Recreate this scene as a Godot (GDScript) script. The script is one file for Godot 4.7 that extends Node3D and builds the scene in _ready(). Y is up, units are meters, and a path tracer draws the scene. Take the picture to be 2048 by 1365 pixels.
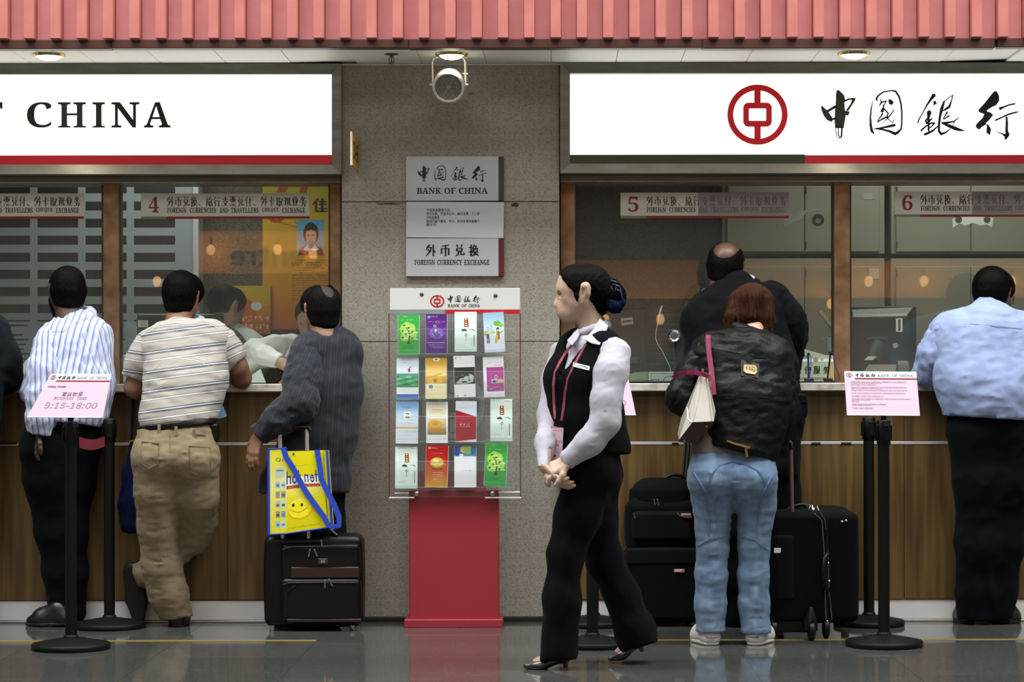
extends Node3D
# A bank counter in an airport hall. The wall of the counters is the plane z = 0, the floor is y = 0, the hall lies towards +z.
const F := 4470.0        # focal length in pixels of the 2048 pixel wide frame
const CX := 1115.0       # where the optical axis meets the frame
const CY := 773.0
const EYE := 1.1         # height of the lens
const D0 := 10.45        # distance of the lens from the wall plane
const ROLL := 0.0017
const SOFFIT := 2.61     # height of the lowered ceiling over the counters

var M := {}              # materials

# ------------------------------------------------------------------ measuring helpers
func P(px: float, py: float, z: float) -> Vector3:      # the point at depth z that was measured at this place of the photograph
	var d := D0 - z
	var u := px - CX
	var v := py - CY + ROLL * u
	return Vector3((u - ROLL * (py - CY)) * d / F, EYE - v * d / F, z)

func L(n: float, z: float) -> float:                    # a length measured in pixels at depth z, in metres
	return n * (D0 - z) / F

# ------------------------------------------------------------------ mesh helper
class Geo:
	var v := PackedVector3Array()
	var n := PackedVector3Array()
	var t := PackedVector2Array()
	var ix := PackedInt32Array()

	func tri(a: Vector3, b: Vector3, c: Vector3, na: Vector3, nb: Vector3, nc: Vector3, ta := Vector2.ZERO, tb := Vector2.ZERO, tc := Vector2.ZERO) -> void:
		var k := v.size()
		var flip := (b - a).cross(c - a).dot(na + nb + nc) > 0.0
		v.append(a); n.append(na); t.append(ta)
		if flip:
			v.append(c); n.append(nc); t.append(tc)
			v.append(b); n.append(nb); t.append(tb)
		else:
			v.append(b); n.append(nb); t.append(tb)
			v.append(c); n.append(nc); t.append(tc)
		ix.append(k); ix.append(k + 1); ix.append(k + 2)

	func quad(a: Vector3, b: Vector3, c: Vector3, d: Vector3, nn: Vector3, uv := false) -> void:
		if uv:                                          # a is the upper left corner, b the upper right, c the lower right
			tri(a, b, c, nn, nn, nn, Vector2(0, 0), Vector2(1, 0), Vector2(1, 1))
			tri(a, c, d, nn, nn, nn, Vector2(0, 0), Vector2(1, 1), Vector2(0, 1))
		else:
			tri(a, b, c, nn, nn, nn)
			tri(a, c, d, nn, nn, nn)

	func box(lo: Vector3, hi: Vector3, bev := 0.0, x := Transform3D()) -> Geo:     # a box with chamfered edges
		var c := (lo + hi) * 0.5
		var h := (hi - lo) * 0.5
		bev = minf(bev, minf(h.x, minf(h.y, h.z)) * 0.6)
		var ax := [Vector3.RIGHT, Vector3.UP, Vector3.BACK]
		for i in 3:
			var j := (i + 1) % 3
			var k := (i + 2) % 3
			for s in [-1.0, 1.0]:
				var nn: Vector3 = ax[i] * s
				var o: Vector3 = c + ax[i] * (s * h[i])
				var ej: Vector3 = ax[j] * (h[j] - bev)
				var ek: Vector3 = ax[k] * (h[k] - bev)
				quad(x * (o - ej - ek), x * (o + ej - ek), x * (o + ej + ek), x * (o - ej + ek), (x.basis * nn).normalized())
				if bev > 0.0:
					for s2 in [-1.0, 1.0]:
						var n2: Vector3 = (ax[i] * s + ax[j] * s2).normalized()
						var p1: Vector3 = c + ax[i] * (s * h[i]) + ax[j] * (s2 * (h[j] - bev))
						var p2: Vector3 = c + ax[i] * (s * (h[i] - bev)) + ax[j] * (s2 * h[j])
						quad(x * (p1 - ek), x * (p1 + ek), x * (p2 + ek), x * (p2 - ek), (x.basis * n2).normalized())
		if bev > 0.0:
			for sx in [-1.0, 1.0]:
				for sy in [-1.0, 1.0]:
					for sz in [-1.0, 1.0]:
						var sg := Vector3(sx, sy, sz)
						var a := c + sg * Vector3(h.x, h.y - bev, h.z - bev)
						var b := c + sg * Vector3(h.x - bev, h.y, h.z - bev)
						var d := c + sg * Vector3(h.x - bev, h.y - bev, h.z)
						var nn := (x.basis * sg).normalized()
						tri(x * a, x * b, x * d, nn, nn, nn)
		return self

	func sweep(rings: Array, closed_ring := true, caps := true) -> Geo:            # rings of equally many points, joined smoothly
		var m: int = rings[0].size()
		var base := v.size()
		var centers := []
		for r in rings:
			var s := Vector3.ZERO
			for p in r:
				s += p
			centers.append(s / m)
		for i in rings.size():
			for j in m:
				var p: Vector3 = rings[i][j]
				var q1: Vector3 = rings[i][(j + 1) % m] if closed_ring or j < m - 1 else p
				var q0: Vector3 = rings[i][(j + m - 1) % m] if closed_ring or j > 0 else p
				var r1: Vector3 = rings[mini(i + 1, rings.size() - 1)][j]
				var r0: Vector3 = rings[maxi(i - 1, 0)][j]
				var nn := (q1 - q0).cross(r1 - r0)
				if nn.length_squared() < 1e-20:
					nn = p - centers[i]
				nn = nn.normalized()
				if closed_ring and nn.dot(p - centers[i]) < 0.0 and (p - centers[i]).length() > 1e-5:
					var along: Vector3 = (centers[mini(i + 1, rings.size() - 1)] - centers[maxi(i - 1, 0)])
					var rad: Vector3 = p - centers[i]
					if along.length() > 1e-6:
						rad -= along * (rad.dot(along) / along.length_squared())
					if nn.dot(rad) < 0.0:
						nn = -nn
				v.append(p); n.append(nn); t.append(Vector2(float(j) / m, float(i) / maxi(1, rings.size() - 1)))
		for i in rings.size() - 1:
			for j in (m if closed_ring else m - 1):
				var a := base + i * m + j
				var b := base + i * m + (j + 1) % m
				var c := b + m
				var d := a + m
				for f in [[a, b, c], [a, c, d]]:
					var g := (v[f[1]] - v[f[0]]).cross(v[f[2]] - v[f[0]])
					ix.append(f[0])
					if g.dot(n[f[0]] + n[f[1]] + n[f[2]]) > 0.0:
						ix.append(f[2]); ix.append(f[1])
					else:
						ix.append(f[1]); ix.append(f[2])
		if caps and closed_ring:
			for e in [0, rings.size() - 1]:
				var inner: Vector3 = centers[1 if e == 0 else e - 1]
				var nn: Vector3 = (rings[e][0] - centers[e]).cross(rings[e][int(m / 4.0)] - centers[e]).normalized()
				if nn.dot(centers[e] - inner) < 0.0:
					nn = -nn
				for j in m:
					tri(centers[e], rings[e][j], rings[e][(j + 1) % m], nn, nn, nn)
		return self

	func tube(pts: Array, radii, seg := 10, flat := 1.0, flat_axis := Vector3.UP) -> Geo:
		var rings := []
		var side := Vector3.ZERO
		for i in pts.size():
			var dir: Vector3 = (pts[mini(i + 1, pts.size() - 1)] - pts[maxi(i - 1, 0)]).normalized()
			if i == 0:
				side = dir.cross(flat_axis if absf(dir.dot(flat_axis)) < 0.95 else Vector3(0.3, 0.2, 1).normalized()).normalized()
			else:
				side = (side - dir * side.dot(dir)).normalized()
			var up := side.cross(dir)
			var r: float = radii if radii is float else radii[i]
			var ring := []
			for j in seg:
				var a := TAU * j / seg
				ring.append(pts[i] + side * (cos(a) * r) + up * (sin(a) * r * flat))
			rings.append(ring)
		return sweep(rings)

	func lathe(profile: Array, at: Vector3, axis := Vector3.UP, seg := 24) -> Geo:  # profile of (radius, along the axis); sharp where a point repeats
		var z := axis.normalized()
		var a := z.cross(Vector3.RIGHT if absf(z.x) < 0.9 else Vector3.UP).normalized()
		var b := z.cross(a)
		for i in profile.size() - 1:
			var p: Vector2 = profile[i]
			var q: Vector2 = profile[i + 1]
			if p.is_equal_approx(q):
				continue
			var tn := (q - p).normalized()
			var nl := Vector2(tn.y, -tn.x)
			var n0 := nl
			var n1 := nl
			if i > 0:
				var e: Vector2 = p - profile[i - 1]
				if e.length() > 1e-6 and Vector2(e.normalized().y, -e.normalized().x).dot(nl) > 0.5:
					n0 = (nl + Vector2(e.normalized().y, -e.normalized().x)).normalized()
			if i + 2 < profile.size():
				var e: Vector2 = profile[i + 2] - q
				if e.length() > 1e-6 and Vector2(e.normalized().y, -e.normalized().x).dot(nl) > 0.5:
					n1 = (nl + Vector2(e.normalized().y, -e.normalized().x)).normalized()
			for j in seg:
				var u0 := TAU * j / seg
				var u1 := TAU * (j + 1) / seg
				var r0 := a * cos(u0) + b * sin(u0)
				var r1 := a * cos(u1) + b * sin(u1)
				var w := at + z * p.y + r0 * p.x
				var x := at + z * p.y + r1 * p.x
				var y := at + z * q.y + r1 * q.x
				var o := at + z * q.y + r0 * q.x
				var nw := r0 * n0.x + z * n0.y
				var nx := r1 * n0.x + z * n0.y
				var ny := r1 * n1.x + z * n1.y
				var no := r0 * n1.x + z * n1.y
				if p.x > 1e-7:
					tri(w, x, y, nw, nx, ny)
				if q.x > 1e-7:
					tri(w, y, o, nw, ny, no)
		return self

	func prism(poly: PackedVector2Array, z0: float, z1: float, x := Transform3D(), uv := false) -> Geo:  # an extruded outline, its face towards +z
		var lo := Vector2(1e9, 1e9)
		var hi := -lo
		for p in poly:
			lo = lo.min(p); hi = hi.max(p)
		var ids := Geometry2D.triangulate_polygon(poly)
		var nf := (x.basis * Vector3.BACK).normalized()
		for i in range(0, ids.size(), 3):
			var q := []
			var w := []
			for k in 3:
				var p := poly[ids[i + k]]
				q.append(p)
				w.append(Vector2((p.x - lo.x) / (hi.x - lo.x), 1.0 - (p.y - lo.y) / (hi.y - lo.y)))
			tri(x * Vector3(q[0].x, q[0].y, z1), x * Vector3(q[1].x, q[1].y, z1), x * Vector3(q[2].x, q[2].y, z1), nf, nf, nf, w[0], w[1], w[2])
			if z1 - z0 > 0.003:
				tri(x * Vector3(q[0].x, q[0].y, z0), x * Vector3(q[1].x, q[1].y, z0), x * Vector3(q[2].x, q[2].y, z0), -nf, -nf, -nf)
		var s := 0.0
		for i in poly.size():
			s += poly[i].cross(poly[(i + 1) % poly.size()])
		for i in poly.size():
			var p := poly[i]
			var q := poly[(i + 1) % poly.size()]
			var e := (q - p).normalized() * (1.0 if s > 0.0 else -1.0)
			var nn := (x.basis * Vector3(e.y, -e.x, 0)).normalized()
			quad(x * Vector3(p.x, p.y, z1), x * Vector3(q.x, q.y, z1), x * Vector3(q.x, q.y, z0), x * Vector3(p.x, p.y, z0), nn)
		return self

	func mesh() -> ArrayMesh:
		var a := []
		a.resize(Mesh.ARRAY_MAX)
		a[Mesh.ARRAY_VERTEX] = v
		a[Mesh.ARRAY_NORMAL] = n
		a[Mesh.ARRAY_TEX_UV] = t
		a[Mesh.ARRAY_INDEX] = ix
		var m := ArrayMesh.new()
		m.add_surface_from_arrays(Mesh.PRIMITIVE_TRIANGLES, a)
		return m

func disc(c: Vector2, r: float, seg := 24) -> PackedVector2Array:
	var o := PackedVector2Array()
	for i in seg:
		o.append(c + Vector2.from_angle(TAU * i / seg) * r)
	return o

func rounded(lo: Vector2, hi: Vector2, r: float, seg := 5) -> PackedVector2Array:
	var o := PackedVector2Array()
	var cs := [Vector2(hi.x - r, hi.y - r), Vector2(lo.x + r, hi.y - r), Vector2(lo.x + r, lo.y + r), Vector2(hi.x - r, lo.y + r)]
	for q in 4:
		for i in seg + 1:
			o.append(cs[q] + Vector2.from_angle(PI / 2 * (q + float(i) / seg)) * r)
	return o

# ------------------------------------------------------------------ objects
func thing(called: String, label: String, category: String, at := Vector3.ZERO, group := "") -> Node3D:
	var o := Node3D.new()
	o.name = called
	o.position = at
	add_child(o, true)
	return meta(o, label, category, group)

func meta(o: Node3D, label: String, category: String, group := "") -> Node3D:
	o.set_meta("label", label)
	o.set_meta("category", category)
	if group:
		o.set_meta("group", group)
	return o

func part(called: String, g: Geo, m: Material, parent: Node3D) -> MeshInstance3D:   # the shape is given in world space; the part keeps its parent's origin
	var o := MeshInstance3D.new()
	o.name = called
	var mm := g.mesh()
	mm.surface_set_material(0, m)
	o.mesh = mm
	parent.add_child(o, true)
	var up: Node = parent
	var off := Vector3.ZERO
	while up is Node3D and up != self:
		off += up.position
		up = up.get_parent()
	o.position = -off
	return o

func sub(called: String, g: Geo, m: Material, parent: MeshInstance3D) -> MeshInstance3D:
	return part(called, g, m, parent)

func struct(called: String, g: Geo, m: Material) -> MeshInstance3D:
	var o := part(called, g, m, self)
	o.set_meta("kind", "structure")
	return o

func pxbox(x0: float, y0: float, x1: float, y1: float, zf: float, zb: float, bev := 0.0) -> Geo:   # a box whose front face was measured in the photograph
	var a := P(x0, y1, zf)
	var b := P(x1, y0, zf)
	return Geo.new().box(Vector3(minf(a.x, b.x), minf(a.y, b.y), zb), Vector3(maxf(a.x, b.x), maxf(a.y, b.y), zf), bev)

# ------------------------------------------------------------------ lettering
var fonts := {}
func font(which: String, bold := false) -> SystemFont:
	var key := which + str(bold)
	if not fonts.has(key):
		var f := SystemFont.new()
		f.font_names = PackedStringArray([which])
		f.font_weight = 700 if bold else 400
		fonts[key] = f
	return fonts[key]

func lettering(called: String, s: String, f: Font, lo: Vector3, ex: Vector3, ey: Vector3, m: Material, parent: Node3D, depth := 0.0012, slant := 0.0) -> MeshInstance3D:
	# the text fitted to the parallelogram with lower left corner lo and edges ex, ey
	var tm := TextMesh.new()
	tm.text = s
	tm.font = f
	tm.font_size = 64
	tm.pixel_size = 0.01
	tm.depth = 0.01
	tm.curve_step = 1.5
	var arr := tm.surface_get_arrays(0)
	var vs: PackedVector3Array = arr[Mesh.ARRAY_VERTEX]
	var ns: PackedVector3Array = arr[Mesh.ARRAY_NORMAL]
	var id: PackedInt32Array = arr[Mesh.ARRAY_INDEX]
	var a := Vector3(1e9, 1e9, 1e9)
	var b := -a
	for p in vs:
		a = a.min(p); b = b.max(p)
	var ez := ex.cross(ey).normalized()
	var bx := Basis(ex.normalized(), ey.normalized(), ez)
	for i in vs.size():
		var p := vs[i]
		var fy := (p.y - a.y) / (b.y - a.y)
		vs[i] = lo + ex * ((p.x - a.x) / (b.x - a.x) + slant * fy) + ey * fy + ez * ((p.z - a.z) / (b.z - a.z) * depth)
		ns[i] = (bx * ns[i]).normalized()
	var g := Geo.new()
	g.v = vs; g.n = ns; g.ix = id
	g.t.resize(vs.size())
	return part(called, g, m, parent)

# simple written characters: strokes on a grid of ten by ten, two digits per point
const HAN := {
	"外": "301204 22524509 2446 7079 7496", "币": "8011 1317 138388 5159", "兑": "2032 7062 2373752523 453819 65689897",
	"换": "0232 202918 0635 5042 517163 4346 438386 6355 3696 665839 678899", "、": "1739", "旅": "1021 0242 121509 14343828 6043 5292 8355 555978 7499 5686",
	"行": "3003 3306 2529 5191 4494 747968", "支": "0292 5054 14845809 356899", "票": "0090 1282841412 4044 6064 2575 0797 5759 2819 7899",
	"付": "3004 2329 4393 707968 5566", "卡": "4044 4282 0494 4449 5687", "取": "0151 1118 4149 1343 1545 0857 52927659 647799",
	"现": "0131 0434 2128 0837 4146 418186 626549 76789897", "业": "3038 6068 1226 8276 0898", "务": "4013 31714405 325495 26867968 554819",
	"暂": "0141 2013 0343 2225 8051 515345 5393 7375 2676792926 2777", "停": "3004 2329 6061 4191 5282845452 4595 5787 777969",
	"服": "101609 10303929 1333 1636 5059 50808373 54947759 6599", "佳": "3004 2329 4292 6064 4494 4797 6569 3999",
	"贵": "2171732321 4053 0595 1616 263678 3849 6879 0555", "本": "0292 5059 5304 5394 3777", "人": "504609 5599", "个": "5004 5094 5359", "中": "1282862612 5059", "国": "1181891911 3363 3565 3868 5358",
	"营": "0191 3032 6062 1393 2464662624 1787892917", "时": "0141481801 0444 5292 727968 5465", "间": "1121 1319 208089 3363683833 3565",
}

func han_geo(g: Geo, s: String, lo: Vector3, ex: Vector3, ey: Vector3, gap := 0.18, weight := 0.055, slant := 0.0) -> void:
	# a line of characters, each in a cell; ex runs along the line, ey up
	var n := s.length()
	var cw := 1.0 / (n - gap)
	var ez := ex.cross(ey).normalized()
	var tr := Transform3D(Basis(ex, ey, ez), lo)
	var asp := ey.length() / ex.length()
	for i in n:
		if not HAN.has(s[i]):
			continue
		for st in HAN[s[i]].split(" "):
			var pts := []
			for k in range(0, st.length() - 1, 2):
				var gx := float(st[k]) / 9.0
				var gy := 1.0 - float(st[k + 1]) / 9.0
				pts.append(Vector2(cw * (i + (1.0 - gap) * gx) + slant * gy, gy))
			for k in pts.size() - 1:
				var a: Vector2 = pts[k]
				var b: Vector2 = pts[k + 1]
				var d := Vector2((b.x - a.x) / asp, b.y - a.y)
				var horiz := absf(d.x) > absf(d.y) * 2.0
				var w := weight * (0.62 if horiz else 1.15)
				var w1 := w * (1.0 if horiz or k < pts.size() - 2 or absf(d.x) < absf(d.y) * 0.3 else 0.5)
				d = d.normalized()
				var o := Vector2(-d.y, d.x)
				var e := d * w * 0.6
				var q := PackedVector2Array()
				for c in [[a, w, 1.0, -1.0], [b, w1, 1.0, 1.0], [b, w1, -1.0, 1.0], [a, w, -1.0, -1.0]]:
					var off: Vector2 = o * (c[1] * c[2]) + e * c[3]
					q.append(Vector2(c[0].x + off.x * asp, c[0].y + off.y))
				g.prism(q, 0.0, 0.0012, tr)

func han(called: String, s: String, lo: Vector3, ex: Vector3, ey: Vector3, m: Material, parent: Node3D, gap := 0.18, weight := 0.055, slant := 0.0) -> MeshInstance3D:
	var g := Geo.new()
	han_geo(g, s, lo, ex, ey, gap, weight, slant)
	return part(called, g, m, parent)

# the four brush-written characters of the shop sign, measured on the sign itself: strokes of x, y, breadth and filled outlines
const BRUSH := {
	"zhong": [[1630.0, 170.0, 9.752], [[400, 830, 16, 415, 980, 15, 450, 1070, 8], [455, 830, 20, 455, 980, 24, 478, 1034, 18], [525, 825, 36, 516, 1005, 34, 478, 1040, 22], [245, 515, 50, 395, 425, 56], [325, 675, 40, 395, 655, 44], [590, 312, 36, 650, 280, 34, 720, 272, 34, 780, 264, 20]],
		[[450, 92, 500, 130, 570, 205, 590, 290, 575, 360, 585, 490, 600, 600, 570, 780, 560, 845, 392, 845, 380, 700, 390, 480, 402, 380, 410, 180, 420, 120], [140, 405, 235, 495, 270, 540, 340, 640, 335, 725, 240, 690, 170, 600, 120, 470, 120, 420], [720, 290, 795, 255, 780, 310, 650, 510, 600, 500, 700, 360], [590, 500, 680, 525, 650, 600, 590, 590]]],
	"guo": [[1630.0, 170.0, 9.752], [[1212, 310, 24, 1197, 272, 40, 1232, 215, 35, 1330, 140, 28, 1490, 112, 26, 1572, 127, 40, 1640, 230, 36, 1680, 380, 34, 1695, 560, 32, 1690, 760, 32, 1682, 862, 34, 1605, 935, 56, 1560, 968, 40], [1560, 955, 60, 1450, 905, 46, 1300, 868, 36, 1140, 857, 12], [1150, 858, 14, 1300, 840, 36, 1500, 800, 54, 1550, 788, 54], [1128, 320, 10, 1095, 470, 28, 1080, 640, 34, 1088, 800, 50, 1108, 900, 54, 1148, 950, 26], [1265, 265, 8, 1300, 340, 34, 1262, 398, 26], [1300, 345, 26, 1385, 318, 28, 1375, 350, 20, 1332, 410, 30, 1335, 450, 30, 1310, 510, 70], [1345, 470, 30, 1425, 550, 26, 1408, 622, 30, 1290, 672, 22], [1320, 560, 30, 1240, 680, 24, 1222, 728, 24, 1300, 676, 28, 1410, 630, 26], [1540, 490, 22, 1450, 615, 26, 1350, 720, 12, 1240, 830, 4], [1410, 640, 30, 1450, 690, 16, 1510, 738, 18, 1540, 690, 14, 1570, 605, 3]],
		[[1430, 285, 1475, 280, 1535, 330, 1520, 380, 1480, 395, 1440, 370]]],
	"yin": [[1820.0, 170.0, 8.982], [[425, 195, 74, 382, 252, 48, 300, 372, 30, 220, 520, 18, 150, 645, 26, 142, 690, 18], [345, 500, 84, 330, 600, 40, 282, 640, 30, 300, 690, 40, 342, 655, 40, 390, 610, 28], [332, 560, 40, 335, 825, 34], [202, 820, 34, 270, 758, 30, 380, 688, 30, 440, 690, 32, 390, 750, 24, 320, 800, 20], [270, 890, 46, 330, 868, 44, 420, 820, 36, 500, 745, 22], [620, 300, 18, 690, 240, 16, 770, 187, 18, 745, 290, 22, 702, 400, 46, 640, 440, 40, 600, 470, 20], [612, 305, 34, 572, 430, 60, 540, 560, 44, 522, 700, 44, 518, 830, 42, 560, 888, 46, 640, 860, 32, 720, 795, 18], [668, 495, 34, 604, 600, 18, 604, 622, 18, 700, 562, 32], [570, 685, 24, 680, 680, 40, 780, 665, 28, 875, 597, 16], [580, 690, 30, 700, 740, 60, 820, 790, 66, 900, 815, 46, 995, 825, 6], [800, 670, 12, 775, 730, 14]],
		[[430, 290, 460, 290, 485, 340, 410, 378, 425, 335, 415, 305]]],
	"hang": [[1820.0, 170.0, 8.982], [[1622, 430, 56, 1690, 400, 32, 1780, 365, 28, 1880, 345, 30], [1540, 638, 32, 1650, 590, 28, 1780, 530, 32, 1900, 500, 30, 1965, 487, 6], [1735, 590, 36, 1740, 700, 44, 1735, 830, 50, 1752, 900, 70, 1718, 965, 50], [1720, 920, 56, 1650, 880, 22, 1590, 860, 14, 1535, 828, 5]],
		[[1530, 112, 1560, 120, 1600, 200, 1605, 290, 1550, 370, 1460, 410, 1385, 460, 1385, 485, 1440, 495, 1495, 545, 1440, 620, 1360, 695, 1370, 715, 1290, 760, 1250, 805, 1200, 790, 1178, 740, 1200, 700, 1300, 600, 1335, 530, 1240, 495, 1222, 460, 1350, 320, 1490, 140], [1370, 700, 1420, 735, 1455, 800, 1445, 870, 1432, 912, 1370, 860, 1380, 760]]],
}

func brush_geo(g: Geo, which: String, tr: Transform3D, thick := 0.0015) -> void:   # tr maps sign coordinates (0..1 across the four characters, 0..1 up) into space
	var d: Array = BRUSH[which]
	var o: Array = d[0]
	var put := func(x: float, y: float) -> Vector2:
		return Vector2((o[0] + x / o[2] - 1642.0) / 396.0, (281.0 - o[1] - y / o[2]) / 102.0)
	var k: float = 1.0 / (o[2] * 396.0)
	var asp := 396.0 / 102.0
	for st in d[1]:
		var n := int(st.size() / 3)
		for i in n:
			var a: Vector2 = put.call(st[i * 3], st[i * 3 + 1])
			var r: float = st[i * 3 + 2] * 0.5 * k
			var q := PackedVector2Array()
			for j in 10:
				q.append(a + Vector2(cos(TAU * j / 10) * r, sin(TAU * j / 10) * r * asp))
			g.prism(q, 0.0, thick, tr)
			if i < n - 1:
				var b: Vector2 = put.call(st[i * 3 + 3], st[i * 3 + 4])
				var r2: float = st[i * 3 + 5] * 0.5 * k
				var e := Vector2(b.x - a.x, (b.y - a.y) / asp).normalized()
				var s := Vector2(-e.y, e.x * asp)
				g.prism(PackedVector2Array([a + s * r, b + s * r2, b - s * r2, a - s * r]), 0.0, thick, tr)
	for po in d[2]:
		var q := PackedVector2Array()
		for i in range(0, po.size(), 2):
			q.append(put.call(po[i], po[i + 1]))
		g.prism(q, 0.0, thick, tr)

func brush_line(called: String, lo: Vector3, ex: Vector3, ey: Vector3, m: Material, parent: Node3D) -> MeshInstance3D:
	var g := Geo.new()
	for w in BRUSH:
		brush_geo(g, w, Transform3D(Basis(ex, ey, ex.cross(ey).normalized()), lo))
	return part(called, g, m, parent)

func emblem_geo(c: Vector3, ex: Vector3, ey: Vector3, thick := 0.0015) -> Geo:      # the round coin-like emblem; ex and ey are its half axes
	var g := Geo.new()
	var tr := Transform3D(Basis(ex, ey, ex.cross(ey).normalized()), c)
	var n := 48
	for i in n:
		var a := Vector2.from_angle(TAU * i / n)
		var b := Vector2.from_angle(TAU * (i + 1) / n)
		g.prism(PackedVector2Array([a, b, b * 0.805, a * 0.805]), 0.0, thick, tr)
	for s in [-1.0, 1.0]:
		g.prism(PackedVector2Array([Vector2(-0.105, 0.36 * s), Vector2(0.105, 0.36 * s), Vector2(0.105, 0.84 * s), Vector2(-0.105, 0.84 * s)]), 0.0, thick, tr)
	var o := rounded(Vector2(-0.475, -0.4), Vector2(0.475, 0.4), 0.17, 4)
	var q := rounded(Vector2(-0.285, -0.205), Vector2(0.285, 0.205), 0.03, 4)
	for i in o.size():
		var j := (i + 1) % o.size()
		g.prism(PackedVector2Array([o[i], o[j], q[j], q[i]]), 0.0, thick, tr)
	return g

# ------------------------------------------------------------------ materials
func mat(hex: String, rough := 0.7, metal := 0.0) -> StandardMaterial3D:
	var m := StandardMaterial3D.new()
	m.albedo_color = Color(hex)
	m.roughness = rough
	m.metallic = metal
	return m

func noise_tex(ns: FastNoiseLite, size: int, stops: Array, as_normal := false, bump := 4.0) -> NoiseTexture2D:
	var t := NoiseTexture2D.new()
	t.width = size
	t.height = size
	t.seamless = true
	t.noise = ns
	if as_normal:
		t.as_normal_map = true
		t.bump_strength = bump
	elif stops:
		var r := Gradient.new()
		var off := PackedFloat32Array()
		var col := PackedColorArray()
		for s in stops:
			off.append(s[0]); col.append(Color(s[1]))
		r.offsets = off
		r.colors = col
		t.color_ramp = r
	return t

func fnl(kind: int, freq: float, octaves := 3, sd := 1) -> FastNoiseLite:
	var n := FastNoiseLite.new()
	n.noise_type = kind
	n.frequency = freq
	n.fractal_octaves = octaves
	n.seed = sd
	return n

func tri_tex(m: StandardMaterial3D, t: Texture2D, scale: Vector3, world := true) -> StandardMaterial3D:
	m.albedo_texture = t
	m.albedo_color = Color.WHITE
	m.uv1_triplanar = true
	m.uv1_world_triplanar = world
	m.uv1_scale = scale
	return m

func cloth(hex: String, rough := 0.9, rim := 0.25) -> StandardMaterial3D:
	var m := mat(hex, rough)
	m.metallic_specular = 0.15
	m.rim_enabled = rim > 0.0
	m.rim = rim
	m.rim_tint = 0.5
	return m

func clear(hex: String, alpha: float, rough := 0.02) -> StandardMaterial3D:
	var m := mat(hex, rough)
	m.transparency = BaseMaterial3D.TRANSPARENCY_ALPHA
	m.albedo_color.a = alpha
	return m

func glow(hex: String, energy: float, base := "#ffffff") -> StandardMaterial3D:
	var m := mat(base, 0.5)
	m.emission_enabled = true
	m.emission = Color(hex)
	m.emission_energy_multiplier = energy
	return m

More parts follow.
